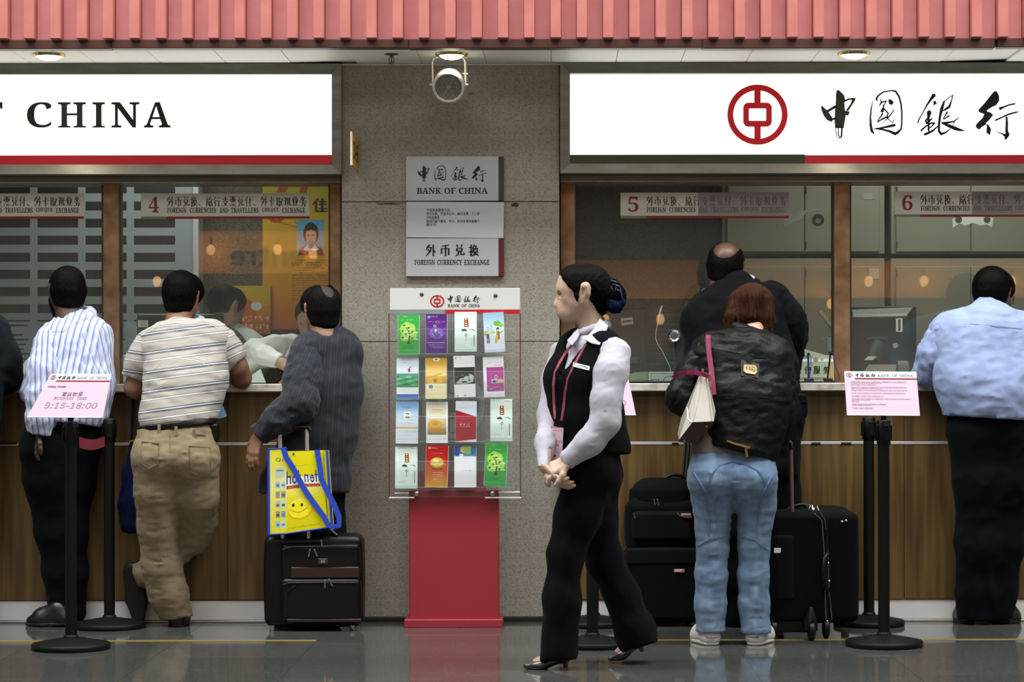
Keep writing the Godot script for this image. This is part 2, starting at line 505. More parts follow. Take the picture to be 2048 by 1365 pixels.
func materials() -> void:
	var S := FastNoiseLite.TYPE_SIMPLEX_SMOOTH
	var V := FastNoiseLite.TYPE_VALUE
	M.granite = tri_tex(mat("#ffffff", 0.32), noise_tex(fnl(V, 0.22, 3, 7), 512, [[0.0, "#36342f"], [0.26, "#5e5b54"], [0.38, "#8e8a80"], [0.5, "#a09c92"], [0.66, "#aca89d"], [0.8, "#958b7f"], [1.0, "#c8c4ba"]]), Vector3.ONE * 4.6)
	M.granite_in = tri_tex(mat("#ffffff", 0.35), noise_tex(fnl(V, 0.22, 3, 9), 512, [[0.0, "#15130f"], [0.3, "#37332c"], [0.5, "#4f4a40"], [0.7, "#5a5549"], [1.0, "#7a7465"]]), Vector3.ONE * 2.3)
	M.floor = tri_tex(mat("#ffffff", 0.07), noise_tex(fnl(V, 0.2, 3, 5), 512, [[0.0, "#353534"], [0.4, "#454543"], [0.6, "#4d4d4a"], [1.0, "#64635f"]]), Vector3.ONE * 2.0)
	M.floor.metallic_specular = 0.55
	M.grout = mat("#8a8984", 0.6)
	M.tape = mat("#7d6a26", 0.45)
	M.wood = tri_tex(mat("#ffffff", 0.42), noise_tex(fnl(S, 0.012, 4, 3), 512, [[0.0, "#493719"], [0.4, "#5e4826"], [0.55, "#68522e"], [0.72, "#725a34"], [1.0, "#7d663f"]]), Vector3(2.6, 0.16, 2.6))
	M.steel = mat("#8b897f", 0.4, 0.5)
	M.steel.albedo_texture = noise_tex(fnl(S, 0.02, 3, 2), 256, [[0.0, "#cfcac0"], [1.0, "#ffffff"]])
	M.steel.uv1_triplanar = true
	M.steel.uv1_world_triplanar = true
	M.steel.uv1_scale = Vector3(1, 4, 1)
	M.bronze = mat("#bd9c7c", 0.42, 0.7)
	M.bronze.albedo_texture = noise_tex(fnl(S, 0.03, 3, 12), 256, [[0.0, "#b0a8a0"], [1.0, "#ffffff"]])
	M.bronze.uv1_triplanar = true
	M.bronze.uv1_world_triplanar = true
	M.alu = mat("#c4c4c4", 0.32, 0.6)
	M.kick = mat("#e6e5e8", 0.35)
	M.marble = tri_tex(mat("#ffffff", 0.3), noise_tex(fnl(S, 0.015, 5, 4), 256, [[0.0, "#9c938a"], [0.35, "#bdb6ad"], [0.6, "#cfc9c1"], [1.0, "#d9d4cd"]]), Vector3.ONE * 3.0)
	M.soffit = mat("#e6e6e0", 0.5)
	M.dark = mat("#0d0d0d", 0.7)
	M.void = mat("#050505", 0.95)
	M.red_rib = tri_tex(mat("#ffffff", 0.55), noise_tex(fnl(S, 0.01, 4, 8), 256, [[0.0, "#ad625d"], [0.5, "#b46963"], [1.0, "#ba706a"]]), Vector3.ONE * 1.5)
	M.red_rib2 = tri_tex(mat("#ffffff", 0.5), noise_tex(fnl(S, 0.01, 4, 18), 256, [[0.0, "#c77a7c"], [0.5, "#cf8284"], [1.0, "#d48a8c"]]), Vector3.ONE * 1.5)
	M.maroon = mat("#54302a", 0.5)
	M.light_panel = glow("#fffdf4", 1.35, "#f4f4f0")
	M.ink = mat("#14130f", 0.5)
	M.crimson = mat("#b01522", 0.4)
	M.crimson_lit = glow("#b01522", 0.16, "#b01522")
	M.olive_lit = glow("#2c2f1d", 0.15, "#33361f")
	M.emblem = glow("#c01420", 0.25, "#c01420")
	M.black = mat("#090b0a", 0.5)
	M.black.metallic_specular = 0.3
	M.plastic_black = mat("#070808", 0.42)
	M.plastic_black.metallic_specular = 0.35
	M.white_paint = mat("#dedcd4", 0.4)
	M.brass = mat("#b59a55", 0.3, 0.8)
	M.chrome = mat("#c9c9cc", 0.15, 0.95)
	M.paper = mat("#e6e6e6", 0.8)
	M.grey_board = mat("#b9bcc0", 0.35)
	M.plate = mat("#f2f5ea", 0.4)
	M.glass = clear("#f2fff8", 0.06, 0.0)
	M.acrylic = clear("#ffffff", 0.015, 0.01)
	M.red_stand = mat("#8e2530", 0.42)
	M.pink = mat("#d9b9cd", 0.6)
	M.pink_ink = mat("#a37f9c", 0.6)
	M.grey_ink = mat("#8d8a94", 0.6)
	M.skin = mat("#b98a6e", 0.55)
	M.ceiling_glow = glow("#f3f5ff", 1.0)
	M.lamp_glow = glow("#fff6e0", 6.0)
	M.alu_dark = mat("#4a4c4a", 0.4, 0.6)
	M.alu_bright = mat("#d8d8da", 0.28, 0.4)
	M.brown_ink = mat("#3a2c20", 0.6)
	M.cover_film = clear("#a9a4b0", 0.32, 0.35)
	M.room_glow = glow("#f2f6e6", 1.0)
	M.board_grey = mat("#7f888e", 0.55)
	M.slot = mat("#080907", 0.5)
	M.slot_ink = mat("#2c2118", 0.5)
	M.locker = mat("#78796b", 0.45)
	M.amber_wall = glow("#ffac58", 0.6, "#d8ac70")
	M.amber_bulb = glow("#ffbe70", 9.0)
	M.shop_glow = glow("#d89a4c", 0.08, "#6a5238")
	M.white_gloss = mat("#e4e2da", 0.25)
	M.rim_clear = clear("#dfe6e4", 0.35, 0.1)
	M.leather = mat("#080a0a", 0.42)
	M.leather.metallic_specular = 0.35
	M.leather_shine = mat("#16191a", 0.25)
	M.leather_brown = mat("#2a1710", 0.4)
	M.nylon = cloth("#0b0c0d", 0.75, 0.1)
	M.nylon2 = cloth("#0f1011", 0.7, 0.1)
	M.rod = mat("#d0d0d4", 0.25, 0.7)
	M.rod_dark = mat("#5a5a5c", 0.25, 0.8)
	M.rod_bronze = mat("#8a7a66", 0.3, 0.8)
	M.blue_strap = mat("#1f3fae", 0.55)
	M.strands = noise_tex(fnl(S, 0.06, 3, 33), 256, [], true, 6.0)
	M.monitor = mat("#070807", 0.3)
	M.grey_dark = mat("#44463f", 0.6)

# ------------------------------------------------------------------ soft bodies: tapered capsules joined by a smooth minimum, meshed as surface nets
class Soft:
	var a := PackedVector3Array()
	var b := PackedVector3Array()
	var ra := PackedFloat32Array()
	var rb := PackedFloat32Array()
	var fl := PackedFloat32Array()
	var ax := PackedVector3Array()
	var neg := PackedByteArray()
	var k := 0.015
	var fold := 0.0                # height of cloth folds
	var ff := Vector3(9, 22, 9)    # how close the folds lie along each axis
	var fseed := 1

	func cap(p: Vector3, q: Vector3, r: float, s: float, flat := 1.0, axis := Vector3.BACK, cut := false) -> Soft:
		a.append(p); b.append(q); ra.append(r); rb.append(s); fl.append(flat); ax.append(axis.normalized()); neg.append(1 if cut else 0)
		return self

	func cut(p: Vector3, n: Vector3, r: float) -> Soft:          # cuts off what lies beyond the plane through p, within r of it
		a.append(p); b.append(n.normalized()); ra.append(r); rb.append(r); fl.append(1.0); ax.append(Vector3.BACK); neg.append(2)
		return self

	func value(p: Vector3) -> float:
		var s := 0.0
		for i in a.size():
			if neg[i] == 0:
				var pq := b[i] - a[i]
				var w := p - a[i]
				var t := clampf(w.dot(pq) / maxf(pq.length_squared(), 1e-12), 0.0, 1.0)
				var o := w - pq * t
				o += ax[i] * (o.dot(ax[i]) * (fl[i] - 1.0))
				s += exp(-clampf((o.length() - lerpf(ra[i], rb[i], t)) / k, -40.0, 40.0))
		return -k * log(s)

	func grown(by: float) -> Soft:
		var o := Soft.new()
		o.k = k
		for i in a.size():
			if neg[i] == 0:
				o.cap(a[i], b[i], ra[i] + by, rb[i] + by, fl[i], ax[i])
		return o

	func copy_scaled(f: float) -> Soft:
		var o := Soft.new()
		o.k = k
		for i in a.size():
			if not neg[i]:
				o.cap(a[i], b[i], ra[i] * f, rb[i] * f, fl[i], ax[i])
		return o

	func mesh_into(g: Geo, cell: float) -> void:
		var lo := Vector3(1e9, 1e9, 1e9)
		var hi := -lo
		for i in a.size():
			if neg[i]:
				continue
			var r := maxf(ra[i], rb[i])
			var rr := Vector3(r, r, r)
			lo = lo.min(a[i] - rr).min(b[i] - rr)
			hi = hi.max(a[i] + rr).max(b[i] + rr)
		var pad := k + fold + cell * 2.5
		lo -= Vector3(pad, pad, pad)
		hi += Vector3(pad, pad, pad)
		var nx := int((hi.x - lo.x) / cell) + 2
		var ny := int((hi.y - lo.y) / cell) + 2
		var nz := int((hi.z - lo.z) / cell) + 2
		var nxy := nx * ny
		var n := nxy * nz
		var f := PackedFloat32Array()
		f.resize(n)
		var ik := 1.0 / k
		var m := 3.0 * k + cell * 2.0
		for pass_ in 2:
			for i in a.size():
				if mini(neg[i], 1) != pass_:
					continue
				if neg[i] == 2:
					var c2 := ((a[i] - Vector3.ONE * ra[i] - lo) / cell).max(Vector3.ZERO)
					var c3 := (a[i] + Vector3.ONE * ra[i] - lo) / cell
					for z in range(int(c2.z), mini(nz - 1, int(c3.z)) + 1):
						for y in range(int(c2.y), mini(ny - 1, int(c3.y)) + 1):
							for x in range(int(c2.x), mini(nx - 1, int(c3.x)) + 1):
								var id := z * nxy + y * nx + x
								f[id] = maxf(f[id], (lo + Vector3(x, y, z) * cell - a[i]).dot(b[i]))
					continue
				var p := a[i]
				var q := b[i]
				var pq := q - p
				var l2 := maxf(pq.length_squared(), 1e-12)
				var r0 := ra[i]
				var dr := rb[i] - ra[i]
				var r := maxf(ra[i], rb[i]) + m
				var rr := Vector3(r, r, r)
				var c0 := ((p.min(q) - rr - lo) / cell).max(Vector3.ZERO)
				var c1 := (p.max(q) + rr - lo) / cell
				var x0 := int(c0.x)
				var x1 := mini(nx - 1, int(c1.x) + 1)
				var flat := fl[i] - 1.0
				var axis := ax[i]
				var bent := absf(flat) > 0.001
				for z in range(int(c0.z), mini(nz - 1, int(c1.z) + 1) + 1):
					for y in range(int(c0.y), mini(ny - 1, int(c1.y) + 1) + 1):
						var id := z * nxy + y * nx + x0
						var w := lo + Vector3(x0, y, z) * cell - p
						for x in range(x0, x1 + 1):
							var t := clampf(w.dot(pq) / l2, 0.0, 1.0)
							var o := w - pq * t
							if bent:
								o += axis * (o.dot(axis) * flat)
							var d := o.length() - r0 - dr * t
							if pass_ == 0:
								if d < m:
									f[id] += exp(-maxf(d * ik, -40.0))
							else:
								f[id] = maxf(f[id], -d)
							id += 1
							w.x += cell
			if pass_ == 0:
				var none := 4.0 * k + cell * 3.0
				for i in n:
					var s := f[i]
					f[i] = -k * log(s) if s > 0.0 else none
		if fold > 0.0:
			var ns := FastNoiseLite.new()
			ns.noise_type = FastNoiseLite.TYPE_SIMPLEX_SMOOTH
			ns.frequency = 1.0
			ns.fractal_octaves = 2
			ns.seed = fseed
			var lim := fold + cell * 2.0
			var id := 0
			for z in nz:
				for y in ny:
					for x in nx:
						if absf(f[id]) < lim:
							var w := (lo + Vector3(x, y, z) * cell) * ff
							f[id] += fold * (absf(ns.get_noise_3d(w.x, w.y, w.z)) * 2.6 - 0.7)
						id += 1
		# surface nets
		var vid := PackedInt32Array()
		vid.resize(n)
		vid.fill(-1)
		var base := g.v.size()
		var co := PackedInt32Array([0, 1, nx, nx + 1, nxy, nxy + 1, nxy + nx, nxy + nx + 1])
		var cv := PackedVector3Array([Vector3(0, 0, 0), Vector3(1, 0, 0), Vector3(0, 1, 0), Vector3(1, 1, 0), Vector3(0, 0, 1), Vector3(1, 0, 1), Vector3(0, 1, 1), Vector3(1, 1, 1)])
		var ed := PackedInt32Array([0, 1, 2, 3, 4, 5, 6, 7, 0, 2, 1, 3, 4, 6, 5, 7, 0, 4, 1, 5, 2, 6, 3, 7])
		var lim2 := cell * 5.0 + fold
		var verts := PackedVector3Array()
		for z in nz - 1:
			for y in ny - 1:
				var id := z * nxy + y * nx
				for x in nx - 1:
					if absf(f[id]) < lim2:
						var s := 0
						for c in 8:
							if f[id + co[c]] < 0.0:
								s += 1
						if s > 0 and s < 8:
							var sum := Vector3.ZERO
							var cnt := 0
							for e in 12:
								var u := ed[e * 2]
								var v := ed[e * 2 + 1]
								var fu := f[id + co[u]]
								var fv := f[id + co[v]]
								if (fu < 0.0) != (fv < 0.0):
									sum += cv[u].lerp(cv[v], fu / (fu - fv))
									cnt += 1
							vid[id] = base + verts.size()
							verts.append(lo + (Vector3(x, y, z) + sum / cnt) * cell)
					id += 1
		var norms := PackedVector3Array()
		norms.resize(verts.size())
		var tris := PackedInt32Array()
		for z in range(1, nz - 1):
			for y in range(1, ny - 1):
				var id := z * nxy + y * nx + 1
				for x in range(1, nx - 1):
					var f0 := f[id]
					if absf(f0) < lim2:
						var in0 := f0 < 0.0
						if in0 != (f[id + 1] < 0.0):
							var q0 := vid[id]
							var q1 := vid[id - nx]
							var q2 := vid[id - nx - nxy]
							var q3 := vid[id - nxy]
							if in0:
								tris.append_array([q0, q2, q1, q0, q3, q2])
							else:
								tris.append_array([q0, q1, q2, q0, q2, q3])
						if in0 != (f[id + nx] < 0.0):
							var q0 := vid[id]
							var q1 := vid[id - nxy]
							var q2 := vid[id - nxy - 1]
							var q3 := vid[id - 1]
							if in0:
								tris.append_array([q0, q2, q1, q0, q3, q2])
							else:
								tris.append_array([q0, q1, q2, q0, q2, q3])
						if in0 != (f[id + nxy] < 0.0):
							var q0 := vid[id]
							var q1 := vid[id - 1]
							var q2 := vid[id - 1 - nx]
							var q3 := vid[id - nx]
							if in0:
								tris.append_array([q0, q2, q1, q0, q3, q2])
							else:
								tris.append_array([q0, q1, q2, q0, q2, q3])
					id += 1
		for i in range(0, tris.size(), 3):
			var p := tris[i] - base
			var q := tris[i + 1] - base
			var r := tris[i + 2] - base
			if p < 0 or q < 0 or r < 0:
				continue
			var nn := (verts[r] - verts[p]).cross(verts[q] - verts[p])
			norms[p] += nn; norms[q] += nn; norms[r] += nn
			g.ix.append(p + base); g.ix.append(q + base); g.ix.append(r + base)
		for i in verts.size():
			g.v.append(verts[i])
			g.n.append(norms[i].normalized())
			g.t.append(Vector2.ZERO)

	func geo(cell: float) -> Geo:
		var g := Geo.new()
		mesh_into(g, cell)
		return g

# a chain of capsules measured in the photograph: entries [px, py, depth, radius in pixels]
func chain(s: Soft, list: Array, flat := 1.0, axis := Vector3.BACK) -> Soft:
	for i in list.size() - 1:
		var p: Array = list[i]
		var q: Array = list[i + 1]
		s.cap(P(p[0], p[1], p[2]), P(q[0], q[1], q[2]), L(p[3], p[2]), L(q[3], q[2]), flat, axis)
	return s

func soft(k := 0.015, fold := 0.0, ff := Vector3(9, 22, 9), sd := 1) -> Soft:
	var s := Soft.new()
	s.k = k
	s.fold = fold
	s.ff = ff
	s.fseed = sd
	return s

# ------------------------------------------------------------------ heads and hands
func head_frame(at: Vector3, yaw: float, pitch := 0.0, roll := 0.0, size := 1.0) -> Transform3D:   # yaw 0 looks at +z, 90 degrees looks at +x; pitch down is positive
	var b := Basis(Vector3.UP, deg_to_rad(yaw)) * Basis(Vector3.RIGHT, deg_to_rad(pitch)) * Basis(Vector3.BACK, deg_to_rad(roll))
	return Transform3D(b.scaled(Vector3.ONE * size), at)

func hc(s: Soft, t: Transform3D, p: Vector3, q: Vector3, r: float, r2: float, flat := 1.0, axis := Vector3.BACK, cut := false) -> void:
	var z := t.basis.x.length()
	s.cap(t * p, t * q, r * z, r2 * z, flat, t.basis * axis, cut)

func head_soft(t: Transform3D, female := false) -> Soft:
	var s := soft(0.010 if female else 0.006)
	hc(s, t, Vector3(0, 0.034, -0.028), Vector3(0, 0.036, 0.022), 0.079, 0.076, 1.1, Vector3.RIGHT)
	hc(s, t, Vector3(0, -0.005, 0.03), Vector3(0, -0.05, 0.042), 0.062, 0.046, 1.05, Vector3.RIGHT)
	hc(s, t, Vector3(0, -0.085, 0.058), Vector3(0, -0.095, 0.066), 0.026, 0.017)
	for x in [-1.0, 1.0]:
		hc(s, t, Vector3(0.05 * x, -0.04, -0.002), Vector3(0.018 * x, -0.088, 0.056), 0.022, 0.019)
		hc(s, t, Vector3(0.036 * x, -0.022, 0.056), Vector3(0.04 * x, -0.036, 0.04), 0.019 if female else 0.021, 0.020)
		hc(s, t, Vector3(0.036 * x, 0.021, 0.074), Vector3(0.012 * x, 0.019, 0.083), 0.010, 0.009)
		hc(s, t, Vector3(0.011 * x, -0.043, 0.094), Vector3(0.010 * x, -0.041, 0.098), 0.0075, 0.006)
		hc(s, t, Vector3(0.017 * x, -0.069, 0.081), Vector3(0.0, -0.066, 0.090), 0.0055, 0.0065)
		hc(s, t, Vector3(0.014 * x, -0.078, 0.081), Vector3(0.0, -0.078, 0.0875), 0.0055, 0.0075)
		# ears
		hc(s, t, Vector3(0.077 * x, 0.022, -0.014), Vector3(0.074 * x, -0.026, -0.003), 0.017, 0.010, 2.4, Vector3.RIGHT)
		hc(s, t, Vector3(0.083 * x, 0.026, -0.018), Vector3(0.082 * x, -0.004, -0.024), 0.006, 0.005)
	hc(s, t, Vector3(0, 0.004, 0.088), Vector3(0, -0.037, 0.108), 0.008, 0.0095)
	hc(s, t, Vector3(0, 0.03, 0.075), Vector3(0, 0.06, 0.06), 0.022, 0.03)
	# neck
	hc(s, t, Vector3(0, -0.055, -0.016), Vector3(0, -0.15, -0.03), 0.05 if female else 0.057, 0.052 if female else 0.062)
	# eye sockets, mouth line, ear hollows
	for x in [-1.0, 1.0]:
		hc(s, t, Vector3(0.032 * x, 0.002, 0.094), Vector3(0.030 * x, 0.0, 0.094), 0.0135, 0.0135, 1.0, Vector3.BACK, true)
		hc(s, t, Vector3(0.086 * x, 0.014, -0.008), Vector3(0.084 * x, -0.008, -0.006), 0.006, 0.005, 1.0, Vector3.BACK, true)
	if not female:
		hc(s, t, Vector3(-0.02, -0.0725, 0.088), Vector3(0.02, -0.0725, 0.088), 0.0022, 0.0022, 1.0, Vector3.BACK, true)
	return s

func eyes(t: Transform3D, o: Node3D, brow: Material) -> void:
	for x in [-1.0, 1.0]:
		var e := soft(0.002)
		hc(e, t, Vector3(0.032 * x, 0.001, 0.074), Vector3(0.031 * x, 0.001, 0.074), 0.0105, 0.0105)
		part("eyeball", e.geo(0.0025), mat("#c9c2bb", 0.3), o)
		e = soft(0.0015)
		hc(e, t, Vector3(0.032 * x, 0.001, 0.0815), Vector3(0.032 * x, 0.0, 0.0815), 0.005, 0.005)
		part("iris", e.geo(0.0016), mat("#1a120d", 0.2), o)
		e = soft(0.0015)
		hc(e, t, Vector3(0.020 * x, 0.006, 0.083), Vector3(0.034 * x, 0.009, 0.083), 0.0022, 0.0024)
		hc(e, t, Vector3(0.034 * x, 0.009, 0.083), Vector3(0.045 * x, 0.004, 0.074), 0.0024, 0.002)
		part("eyelashes", e.geo(0.0016), mat("#15100d", 0.6), o)
		e = soft(0.002)
		hc(e, t, Vector3(0.014 * x, 0.022, 0.0915), Vector3(0.034 * x, 0.027, 0.0845), 0.003, 0.0032)
		hc(e, t, Vector3(0.034 * x, 0.027, 0.0845), Vector3(0.048 * x, 0.021, 0.074), 0.0032, 0.002)
		part("eyebrow", e.geo(0.002), brow, o)

func hand_soft(wrist: Vector3, fore: Vector3, dir: Vector3, palm: Vector3, side: float, curl := 0.5, size := 1.0, spread := 1.0) -> Soft:
	# dir: towards the fingertips, palm: out of the palm, side: +1 or -1 for where the thumb lies (dir x palm times side)
	var s := soft(0.004)
	dir = dir.normalized()
	palm = (palm - dir * palm.dot(dir)).normalized()
	var th := dir.cross(palm).normalized() * side
	var u := size
	s.cap(fore, wrist, 0.033 * u, 0.026 * u, 1.2, palm)
	for i in 4:
		var off := th * ((1.5 - i) * 0.0185 * u)
		s.cap(wrist + off * 0.7, wrist + dir * (0.078 - 0.004 * absf(i - 1.2)) * u + off, 0.0155 * u, 0.0125 * u, 1.15, palm)
	s.cap(wrist + th * 0.012 * u, wrist + dir * 0.05 * u + th * 0.02 * u, 0.018 * u, 0.014 * u, 1.2, palm)
	var len := [0.074, 0.082, 0.076, 0.060]
	for i in 4:
		var off := th * ((1.5 - i) * 0.0195 * u)
		var p := wrist + dir * (0.078 - 0.004 * absf(i - 1.2)) * u + off
		var d := (dir + th * ((1.5 - i) * 0.07 * spread)).normalized()
		var r := (0.0092 - 0.0006 * absf(i - 1)) * u
		var nn := palm
		for seg in 3:
			var ang: float = curl * [0.55, 1.0, 0.8][seg] * (1.0 + 0.12 * i)
			var e := d * cos(ang) + nn * sin(ang)
			nn = (nn * cos(ang) - d * sin(ang)).normalized()
			d = e.normalized()
			var q: Vector3 = p + d * (len[i] * [0.46, 0.3, 0.24][seg] * u)
			s.cap(p, q, r, r * 0.92)
			p = q
			r *= 0.92
	var tp := wrist + dir * 0.022 * u + th * 0.026 * u
	var t1 := tp + (dir * 0.7 + th * 0.75 + palm * 0.25).normalized() * 0.042 * u
	var t2 := t1 + (dir * 0.95 + th * 0.25 + palm * (0.2 + curl * 0.4)).normalized() * 0.03 * u
	var t3 := t2 + (dir * 1.0 + th * 0.0 + palm * (0.2 + curl * 0.5)).normalized() * 0.024 * u
	s.cap(tp, t1, 0.0145 * u, 0.0115 * u)
	s.cap(t1, t2, 0.0112 * u, 0.0102 * u)
	s.cap(t2, t3, 0.0102 * u, 0.0085 * u)
	return s

func hit(s: Soft, px: float, py: float, z0: float, lift := 0.0) -> Vector3:      # where the line of sight through this pixel meets the surface
	var z := z0
	for i in 400:
		if s.value(P(px, py, z)) < lift:
			break
		z -= 0.003
	return P(px, py, z)

func patch(called: String, pts: Array, s: Soft, z0: float, lift: float, m: Material, parent: Node3D, thick := 0.002, uv := false) -> MeshInstance3D:
	# a flat piece of cloth, leather or print laid on a soft body: its outline was measured in the photograph
	var poly := PackedVector2Array()
	var zs := []
	for i in pts.size():
		var p: Array = pts[i]
		poly.append(Vector2(p[0], -p[1]))
		zs.append(p[2] if p.size() > 2 else (hit(s, p[0], p[1], z0).z + lift))
	var ids := Geometry2D.triangulate_polygon(poly)
	var g := Geo.new()
	var w := []
	var lo := Vector2(1e9, 1e9)
	var hi := -lo
	for i in pts.size():
		w.append(P(pts[i][0], pts[i][1], zs[i]))
		lo = lo.min(poly[i]); hi = hi.max(poly[i])
	for i in range(0, ids.size(), 3):
		var a: Vector3 = w[ids[i]]
		var b: Vector3 = w[ids[i + 1]]
		var c: Vector3 = w[ids[i + 2]]
		var nn := (b - a).cross(c - a).normalized()
		if nn.z < 0.0:
			nn = -nn
		var t := []
		for k in 3:
			var q := (poly[ids[i + k]] - lo) / (hi - lo)
			t.append(Vector2(q.x, 1.0 - q.y))
		g.tri(a, b, c, nn, nn, nn, t[0], t[1], t[2])
		var d := nn * thick
		g.tri(a - d, b - d, c - d, -nn, -nn, -nn)
	for i in pts.size():
		var a: Vector3 = w[i]
		var b: Vector3 = w[(i + 1) % pts.size()]
		var e := Vector3(b.y - a.y, a.x - b.x, 0).normalized()
		g.quad(a, b, b - Vector3(0, 0, thick), a - Vector3(0, 0, thick), e)
	return part(called, g, m, parent)

func ribbon(called: String, pts: Array, s: Soft, z0: float, wd: float, m: Material, parent: Node3D, lift := 0.0055, thick := 0.0015) -> MeshInstance3D:
	# a band that follows the surface of a soft body
	var w := []
	for i in pts.size():
		var p: Array = pts[i]
		if p.size() > 2:
			w.append(P(p[0], p[1], p[2]))
			continue
		var q: Array = pts[mini(i + 1, pts.size() - 1)]
		var n := maxi(1, int(Vector2(q[0] - p[0], q[1] - p[1]).length() / 9.0))
		for j in n:
			var x := lerpf(p[0], q[0], float(j) / n)
			var y := lerpf(p[1], q[1], float(j) / n)
			w.append(P(x, y, hit(s, x, y, z0).z + lift))
	return band(called, w, wd, m, parent, thick)

func band(called: String, w: Array, wd: float, m: Material, parent: Node3D, thick := 0.0015, facing := Vector3.BACK) -> MeshInstance3D:
	var g := Geo.new()
	for i in w.size() - 1:
		var d0: Vector3 = (w[i + 1] - w[maxi(i - 1, 0)]).normalized()
		var d1: Vector3 = (w[mini(i + 2, w.size() - 1)] - w[i]).normalized()
		var s0 := d0.cross(facing).normalized() * wd / 2
		var s1 := d1.cross(facing).normalized() * wd / 2
		var nn: Vector3 = s0.cross(d0).normalized()
		if nn.dot(facing) < 0.0:
			nn = -nn
		var t := nn * thick
		g.quad(w[i] + s0, w[i + 1] + s1, w[i + 1] - s1, w[i] - s0, nn)
		g.quad(w[i] + s0 - t, w[i + 1] + s1 - t, w[i + 1] - s1 - t, w[i] - s0 - t, -nn)
		g.quad(w[i] + s0, w[i + 1] + s1, w[i + 1] + s1 - t, w[i] + s0 - t, s0.normalized())
		g.quad(w[i] - s0, w[i + 1] - s1, w[i + 1] - s1 - t, w[i] - s0 - t, -s0.normalized())
	return part(called, g, m, parent)

func hoop(s: Soft, c: Vector3, u: Vector3, v: Vector3, r: float, n := 12, from := 0.0, to := TAU) -> void:    # a ring of capsules round c
	for i in n:
		var t0 := lerpf(from, to, float(i) / n)
		var t1 := lerpf(from, to, float(i + 1) / n)
		s.cap(c + u * cos(t0) + v * sin(t0), c + u * cos(t1) + v * sin(t1), r, r)

func short_hair(t: Transform3D, bald := 0.0, low := -0.07, thick := 0.0, front := 0.05) -> Soft:
	var s := soft(0.006, 0.0012, Vector3(50, 20, 50), 3)
	var r := 0.086 + thick
	hc(s, t, Vector3(0, 0.036, -0.030), Vector3(0, 0.04, 0.022), r, r - 0.002, 1.07, Vector3.RIGHT)
	hc(s, t, Vector3(0, -0.005, -0.052), Vector3(0, -0.05, -0.048), 0.062, 0.05, 0.95, Vector3.RIGHT)
	for x in [-1.0, 1.0]:
		hc(s, t, Vector3(0.045 * x, 0.0, -0.03), Vector3(0.04 * x, -0.04, -0.035), 0.04, 0.032)
		hc(s, t, Vector3(0.083 * x, -0.004, -0.004), Vector3(0.08 * x, -0.03, 0.004), 0.026, 0.024, 1.0, Vector3.BACK, true)
	var z := t.basis.x.length()
	s.cut(t * Vector3(0, 0.02, front), t.basis * Vector3(0, -0.6, 0.8), 0.3 * z)
	s.cut(t * Vector3(0, low, -0.03), t.basis * Vector3(0, -1, 0.25), 0.3 * z)
	if bald > 0.0:
		hc(s, t, Vector3(0, 0.078, -0.122), Vector3(0, 0.125, 0.05), bald, bald, 1.0, Vector3.BACK, true)
	return s

func shoe(o: Node3D, heel: Vector3, toe: Vector3, up: Vector3, m: Material, sole: Material, called := "shoe", ht := 0.075) -> void:
	# heel and toe lie on the ground line of the sole
	var d := (toe - heel).normalized()
	up = (up - d * up.dot(d)).normalized()
	var ln := (toe - heel).length()
	var s := soft(0.012)
	s.cap(heel + d * 0.032 + up * 0.038, heel + d * 0.05 + up * ht, 0.034, 0.033)
	s.cap(heel + d * 0.035 + up * 0.03, heel + d * ln * 0.62 + up * 0.03, 0.034, 0.043)
	s.cap(heel + d * ln * 0.62 + up * 0.028, toe - d * 0.035 + up * 0.022, 0.043, 0.03, 1.3, up)
	s.cap(heel + d * 0.06 + up * ht, heel + d * ln * 0.6 + up * 0.045, 0.034, 0.034)
	s.cut(heel + d * ln * 0.5 + up * 0.012, -up, 0.3)
	var sh := part(called, s.geo(0.007), m, o)
	var q := soft(0.006)
	q.cap(heel + d * 0.036 + up * 0.01, heel + d * ln * 0.6 + up * 0.01, 0.037, 0.046, 1.0, up)
	q.cap(heel + d * ln * 0.6 + up * 0.01, toe - d * 0.034 + up * 0.01, 0.046, 0.034, 1.0, up)
	q.cut(heel + up * 0.016 + d * ln * 0.5, up, 0.3)
	q.cut(heel + d * ln * 0.5, -up, 0.3)
	sub("sole", q.geo(0.006), sole, sh)

